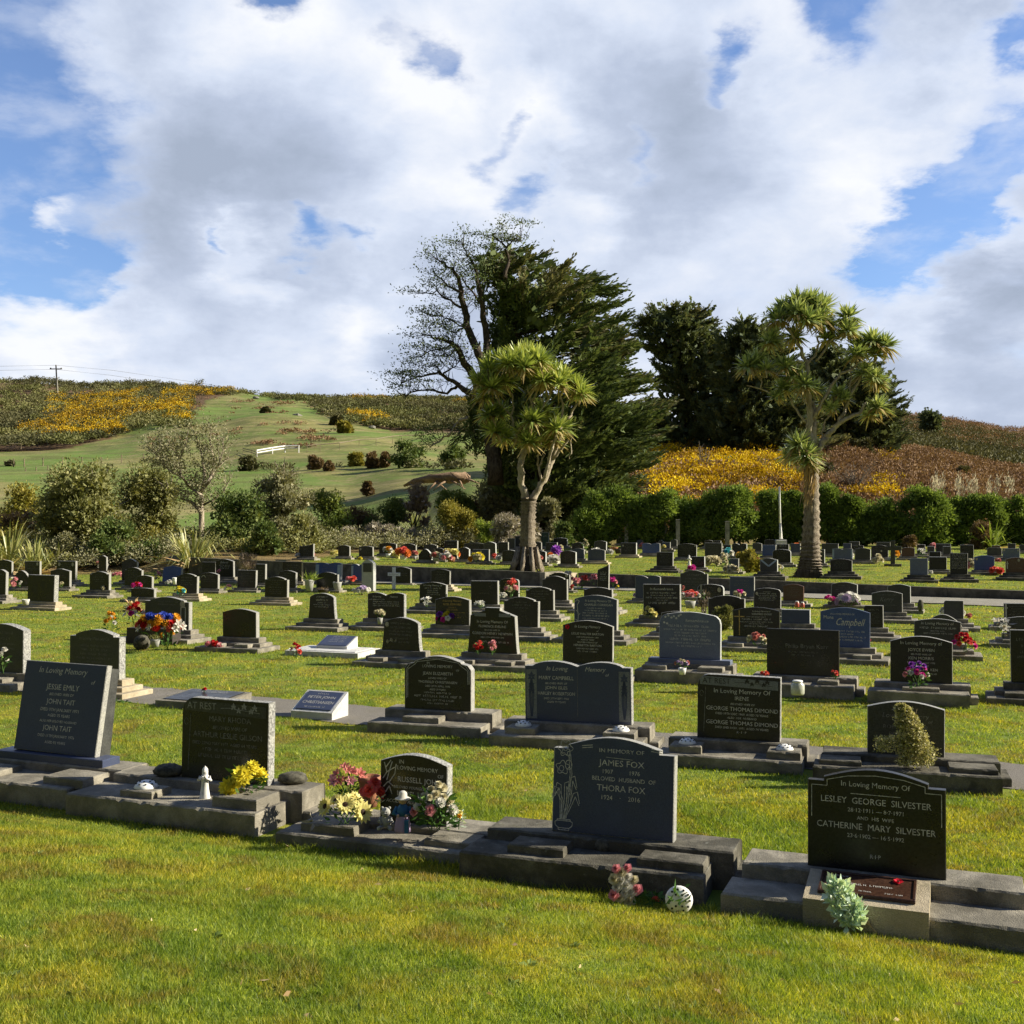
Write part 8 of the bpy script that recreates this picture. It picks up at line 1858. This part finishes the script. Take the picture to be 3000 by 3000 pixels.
F_(1033, 1708, 30, 20, [('pcoral', 'rose', 3), ('ppink', 'rose', 2)], 'two pink roses left of the tall grey stele', hz=.1, nleaf=10)
F_(1665, 1712, 34, 36, [('pwhite', 'rose', 3), ('pmagenta', 'rose', 2), ('psalmon', 'rose', 2)], 'white and magenta roses, left of the pink row by the black slanted pillar', hz=.2, nleaf=20)
F_(1690, 1738, 30, 42, [('ppink', 'rose', 4), ('pcoral', 'rose', 1)], 'pink roses in a glass vase left of the black slanted pillar', hz=.1, nleaf=20)
F_(1712, 1712, 26, 24, [('pcoral', 'rose', 3), ('ppink', 'rose', 2)], 'coral roses in the middle of the pink row left of the pillar', hz=.15, nleaf=10)
F_(1740, 1712, 28, 26, [('ppink', 'rose', 6)], 'soft pink roses directly left of the black slanted pillar', hz=.15, nleaf=8)
F_(1795, 1718, 26, 28, [('pmagenta', 'rose', 3), ('ppink', 'rose', 3)], 'magenta and pink roses right of the black slanted pillar', hz=.15, nleaf=8)
F_(1808, 1730, 10, 16, [('pyellow', 'rose', 2)], 'small yellow bloom right of the black slanted pillar', hz=.1, nleaf=3)
F_(1882, 1752, 12, 60, [('pwhite', 'daisy', 6), ('ppink', 'daisy', 5)], 'slim white and pink flower spike before the dark blue book-shaped headstone', hz=.0, nleaf=4, spread=1.6)
F_(1872, 1756, 34, 22, [('pred', 'rose', 3), ('pmauve', 'rose', 4)], 'red and grey flowers low beside the pink spike', hz=.0, nleaf=12)
F_(2022, 1782, 54, 46, [('pcoral', 'rose', 6), ('ppink', 'rose', 6), ('pwhite', 'rose', 3)], 'round bunch of coral pink roses in a wide bowl', hz=.12, pot='greypot', nleaf=20)
F_(2000, 1740, 14, 22, [('psalmon', 'rose', 3)], 'salmon roses at the shoulder of the square REMEMBRANCE headstone', hz=.2, nleaf=6)
F_(2027, 1672, 26, 12, [('pmagenta', 'rose', 4)], 'magenta flowers on the small kerb above the tall charcoal headstone', hz=.1, nleaf=4)
F_(2168, 1750, 36, 20, [('pmagenta', 'rose', 4), ('pcream', 'rose', 4)], 'magenta and cream posy between the slate and the plain arched headstones', hz=.35, nleaf=8)
F_(2316, 1758, 30, 20, [('pwhite', 'lily', 3), ('pteal', 'rose', 2)], 'white lily posy before the reddish brown headstone', hz=.15, nleaf=40, leaf='greygreen')
F_(2060, 1768, 8, 34, [('pwhite', 'rose', 1)], 'single white bloom on a bare stem', hz=.1, nleaf=2)
F_(40, 1722, 24, 26, [('ppink', 'pom', 3)], 'pink flowers in green vase at far left', hz=.15, nleaf=24, leaf='foliage')
F_(59, 1720, 14, 16, [('pwhite', 'rose', 3)], 'white posy right of the pink one at far left', hz=.15, nleaf=4)
F_(180, 1722, 14, 18, [('pcream', 'rose', 3)], 'lemon green posy between two left headstones', hz=.15, nleaf=10, leaf='lime')
F_(302, 1732, 18, 16, [('pcream', 'rose', 4)], 'cream rose posy on the small shouldered headstone', hz=.22, nleaf=6)
F_(298, 1668, 36, 22, [('ppink', 'rose', 6), ('pwhite', 'rose', 4)], 'pink and white blossoms before the thin lit-edged stone', hz=.1, nleaf=10)
F_(345, 1696, 30, 20, [('ppink', 'rose', 6)], 'pink posy in the gap left of the taller dark headstones', hz=.05, nleaf=10)
F_(402, 1722, 34, 14, [('pred', 'rose', 5), ('pmagenta', 'rose', 3)], 'vivid red-pink flowers above the low black headstone', hz=.3, nleaf=4)
F_(466, 1710, 26, 34, [('ppink', 'rose', 4), ('pcream', 'rose', 5)], 'pink and cream blossoms left of the vivid blue headstone', hz=.05, nleaf=10)
F_(495, 1714, 20, 14, [('pwhite', 'rose', 5)], 'small white blossoms below the vivid blue headstone', hz=.1, nleaf=6)
F_(528, 1748, 34, 28, [('pyellow', 'rose', 5), ('pteal', 'rose', 2)], 'yellow and teal posy left of the black shouldered headstone', hz=.25, nleaf=14, leaf='teal')
F_(640, 1680, 14, 10, [('ppink', 'rose', 3)], 'pink rose on the shoulder of the crescent headstone', hz=.45, nleaf=2)
F_(671, 1735, 26, 20, [('ppink', 'lily', 5), ('pwhite', 'lily', 3)], 'pink and white lilies in the grass near the crescent headstone', hz=.0, nleaf=10)
F_(710, 1724, 20, 20, [('pcream', 'rose', 4)], 'cream posy at the foot of the heather headstone', hz=.12, nleaf=12)
# upper lawn
for (x, y, w, h, hd, lb, pt_) in (
    (872, 1634, 10, 10, [('pwhite', 'rose', 2)], 'tiny white blooms at the leftmost upper-lawn grave', None), (890, 1634, 16, 12, [('pwhite', 'rose', 4)], 'grey-white posy beside the pink heart blooms', None), (911, 1632, 16, 12, [('ppink', 'rose', 4)], 'pink heart-shaped blooms at the leftmost upper-lawn grave', None),
    (982, 1628, 18, 12, [('ppale', 'rose', 5)], 'yellow blooms left of the small black upper headstone', None), (1015, 1626, 16, 18, [('pwhite', 'rose', 6)], 'round white bouquet on the small black upper headstone', None),
    (1055, 1642, 8, 8, [('pyellow', 'rose', 2)], 'yellow ball of petals lying on the upper grass', None), (1138, 1634, 22, 24, [('pgold', 'rose', 4), ('pwhite', 'rose', 3)], 'orange and white flowers in a tall white pot, left', 'whitepaint'),
    (1155, 1634, 24, 14, [('ppale', 'rose', 6)], 'pale yellow trailing flowers between the white pots', None), (1180, 1640, 26, 24, [('pcoral', 'pom', 4), ('porange', 'pom', 2)], 'vivid orange-red flowers in a square white pot', 'whitepaint'),
    (1215, 1640, 14, 20, [('psalmon', 'rose', 4)], 'faded salmon flowers near the low round-topped stone', 'greypot'), (1276, 1645, 26, 20, [('pcream', 'rose', 7), ('psalmon', 'rose', 3)], 'cream posy in a glass left of the tall square headstone', 'glass'),
    (1305, 1648, 26, 26, [('pwhite', 'rose', 6), ('ppink', 'rose', 3)], 'white and pink flowers beneath the tall square headstone', None), (1322, 1646, 34, 28, [('ppale', 'rose', 6), ('porange', 'rose', 3)], 'yellow-orange trailing planting beneath the tall square headstone', 'terracotta'),
    (1398, 1650, 34, 26, [('pyellow', 'rose', 6), ('pcream', 'rose', 5), ('pgold', 'rose', 2)], 'bright yellow bouquet in front of the round-emblem slate headstone', None), (1448, 1636, 10, 10, [('pcoral', 'rose', 3)], 'coral blooms right of the white-edged charcoal headstone', None),
    (1460, 1648, 16, 16, [('pwhite', 'rose', 4)], 'white and green posy close to the cabbage tree', None), (1576, 1652, 18, 24, [('pwhite', 'rose', 5), ('psalmon', 'rose', 2)], 'white posy touching the right side of the cabbage tree foot', None),
    (1611, 1640, 14, 16, [('porange', 'rose', 4)], 'orange flowers beneath the purple windmill flower', None), (1622, 1638, 18, 26, [('ppurple', 'pom', 1)], 'big purple windmill flower among the upper graves', None), (1618, 1650, 36, 14, [('pwhite', 'rose', 9)], 'white flower cushion under the purple windmill', None),
    (1642, 1620, 14, 18, [('pcream', 'rose', 5)], 'cream blossoms right of the purple windmill', None), (1716, 1625, 12, 40, [('pcream', 'rose', 7)], 'tall column of cream flowers between the slate stones', None), (1746, 1640, 18, 24, [('pwhite', 'pom', 3)], 'white teddy-like posy on the slate headstone', None),
    (1788, 1626, 14, 12, [('pwhite', 'rose', 4)], 'small white posy on the upper grass', None), (1944, 1612, 9, 14, [('ppale', 'rose', 2)], 'yellow bloom before the far slate stones', None), (1880, 1606, 8, 12, [('ppink', 'rose', 2)], 'pink bloom left of the blue open-book headstone', None),
    (2078, 1638, 16, 28, [('pcream', 'rose', 5), ('psalmon', 'rose', 3)], 'cream and salmon flowers left of the white angel', None), (2085, 1650, 40, 12, [('pcream', 'rose', 10)], 'low line of cream blossoms before the tall charcoal double headstone', None),
    (2130, 1640, 26, 26, [('pteal', 'rose', 3), ('pwhite', 'rose', 5)], 'pale teal and white flowers above the small slate stone', None), (2122, 1676, 20, 44, [('pcream', 'rose', 12)], 'tall cream flower mass at the left of the small slate stone', None), (2140, 1680, 34, 16, [('pcream', 'rose', 9)], 'cream flowers in front of the small slate stone', None),
    (2172, 1650, 26, 22, [('pgold', 'rose', 4), ('pwhite', 'rose', 3)], 'orange and white flowers above the yellow-green shrub', None), (2218, 1650, 12, 14, [('psalmon', 'rose', 3)], 'salmon posy left of the chevron headstone', None), (2282, 1676, 14, 22, [('pcream', 'rose', 5)], 'cream posy at the right of the chevron headstone', None),
    (2290, 1672, 10, 14, [('pwhite', 'rose', 3)], 'small white blooms on the kerb beyond the chevron headstone', None), (2334, 1606, 16, 12, [('porange', 'rose', 4)], 'orange flowers on the slate headstone left of the big cabbage tree', None), (2105, 1594, 22, 9, [('pyellow', 'rose', 6)], 'yellow flowers topping the small black far stone', None),
    (2476, 1634, 34, 14, [('pwhite', 'rose', 10)], 'white flower bank on top of the glossy arched headstone', None), (2576, 1632, 28, 16, [('pgold', 'rose', 5), ('psalmon', 'rose', 4)], 'orange and salmon flowers left of the stone cross', None), (2624, 1630, 18, 14, [('pgold', 'rose', 4)], 'orange flowers right of the stone cross', None),
    (2570, 1660, 26, 26, [('pcream', 'rose', 8)], 'pale cream flowers at the foot of the stone cross grave', None), (2734, 1604, 12, 9, [('ppink', 'rose', 3)], 'pink flowers on top of a dark far headstone', None), (2809, 1686, 15, 14, [('pcoral', 'rose', 4), ('ppink', 'rose', 2)], 'coral pink posy at the foot of the very tall headstone', None),
    (2855, 1668, 36, 22, [('pcream', 'rose', 9), ('ppink', 'rose', 4), ('pcoral', 'rose', 2)], 'heaped cream and pink flowers left of the plain blue headstone', None), (2920, 1678, 28, 10, [('pcoral', 'rose', 7)], 'bright coral flowers on the kerb of the plain blue headstone', None), (2925, 1648, 12, 9, [('psalmon', 'rose', 3)], 'salmon flowers right of the plain blue headstone', None),
    (2700, 1632, 14, 20, [('pwhite', 'lily', 3)], 'white bird-like flower on the grey-blue square headstone', None), (2728, 1684, 9, 8, [('pwhite', 'rose', 3)], 'white posy on the step by the grey-blue square headstone', None)):
    F_(x, y, w * 1.25, h * 1.15, hd, lb, hz=.10, pot=pt_, nleaf=30, group='flowers on the upper lawn', spread=1.4)
def litter():
    n = 260; y = RNG.uniform(3.8, 26, n); x = RNG.uniform(-.5, .5, n) * y; P = np.stack([x, y, gz(x, y) + .02], -1)
    o = arr_mesh('leaf_litter', leaves(P, rdir(n) * np.array([1, 1, .15]), .05, .010, .1), 4, 'straw'); tag(o, 'scattered dry leaves and petals on the lawn', kind='stuff')
    n = 90; px = RNG.uniform(0, 1, n); V = []
    for i in range(46):   # broad-leaved lawn weeds
        yy = RNG.uniform(3.9, 8.5); xx = RNG.uniform(-.5, .5) * yy; c = np.array([xx, yy, gzf(xx, yy) + .005]); m = 9; a = RNG.uniform(0, 6.28, m)
        V.append(leaves(np.tile(c, (m, 1)), np.stack([np.cos(a), np.sin(a), .35 + 0 * a], -1), .045, .011, .15))
    o = arr_mesh('lawn_weeds', np.concatenate(V), 4, 'midgreen'); tag(o, 'small broad-leaved weeds in the near lawn', kind='stuff')
litter()
build_grass()
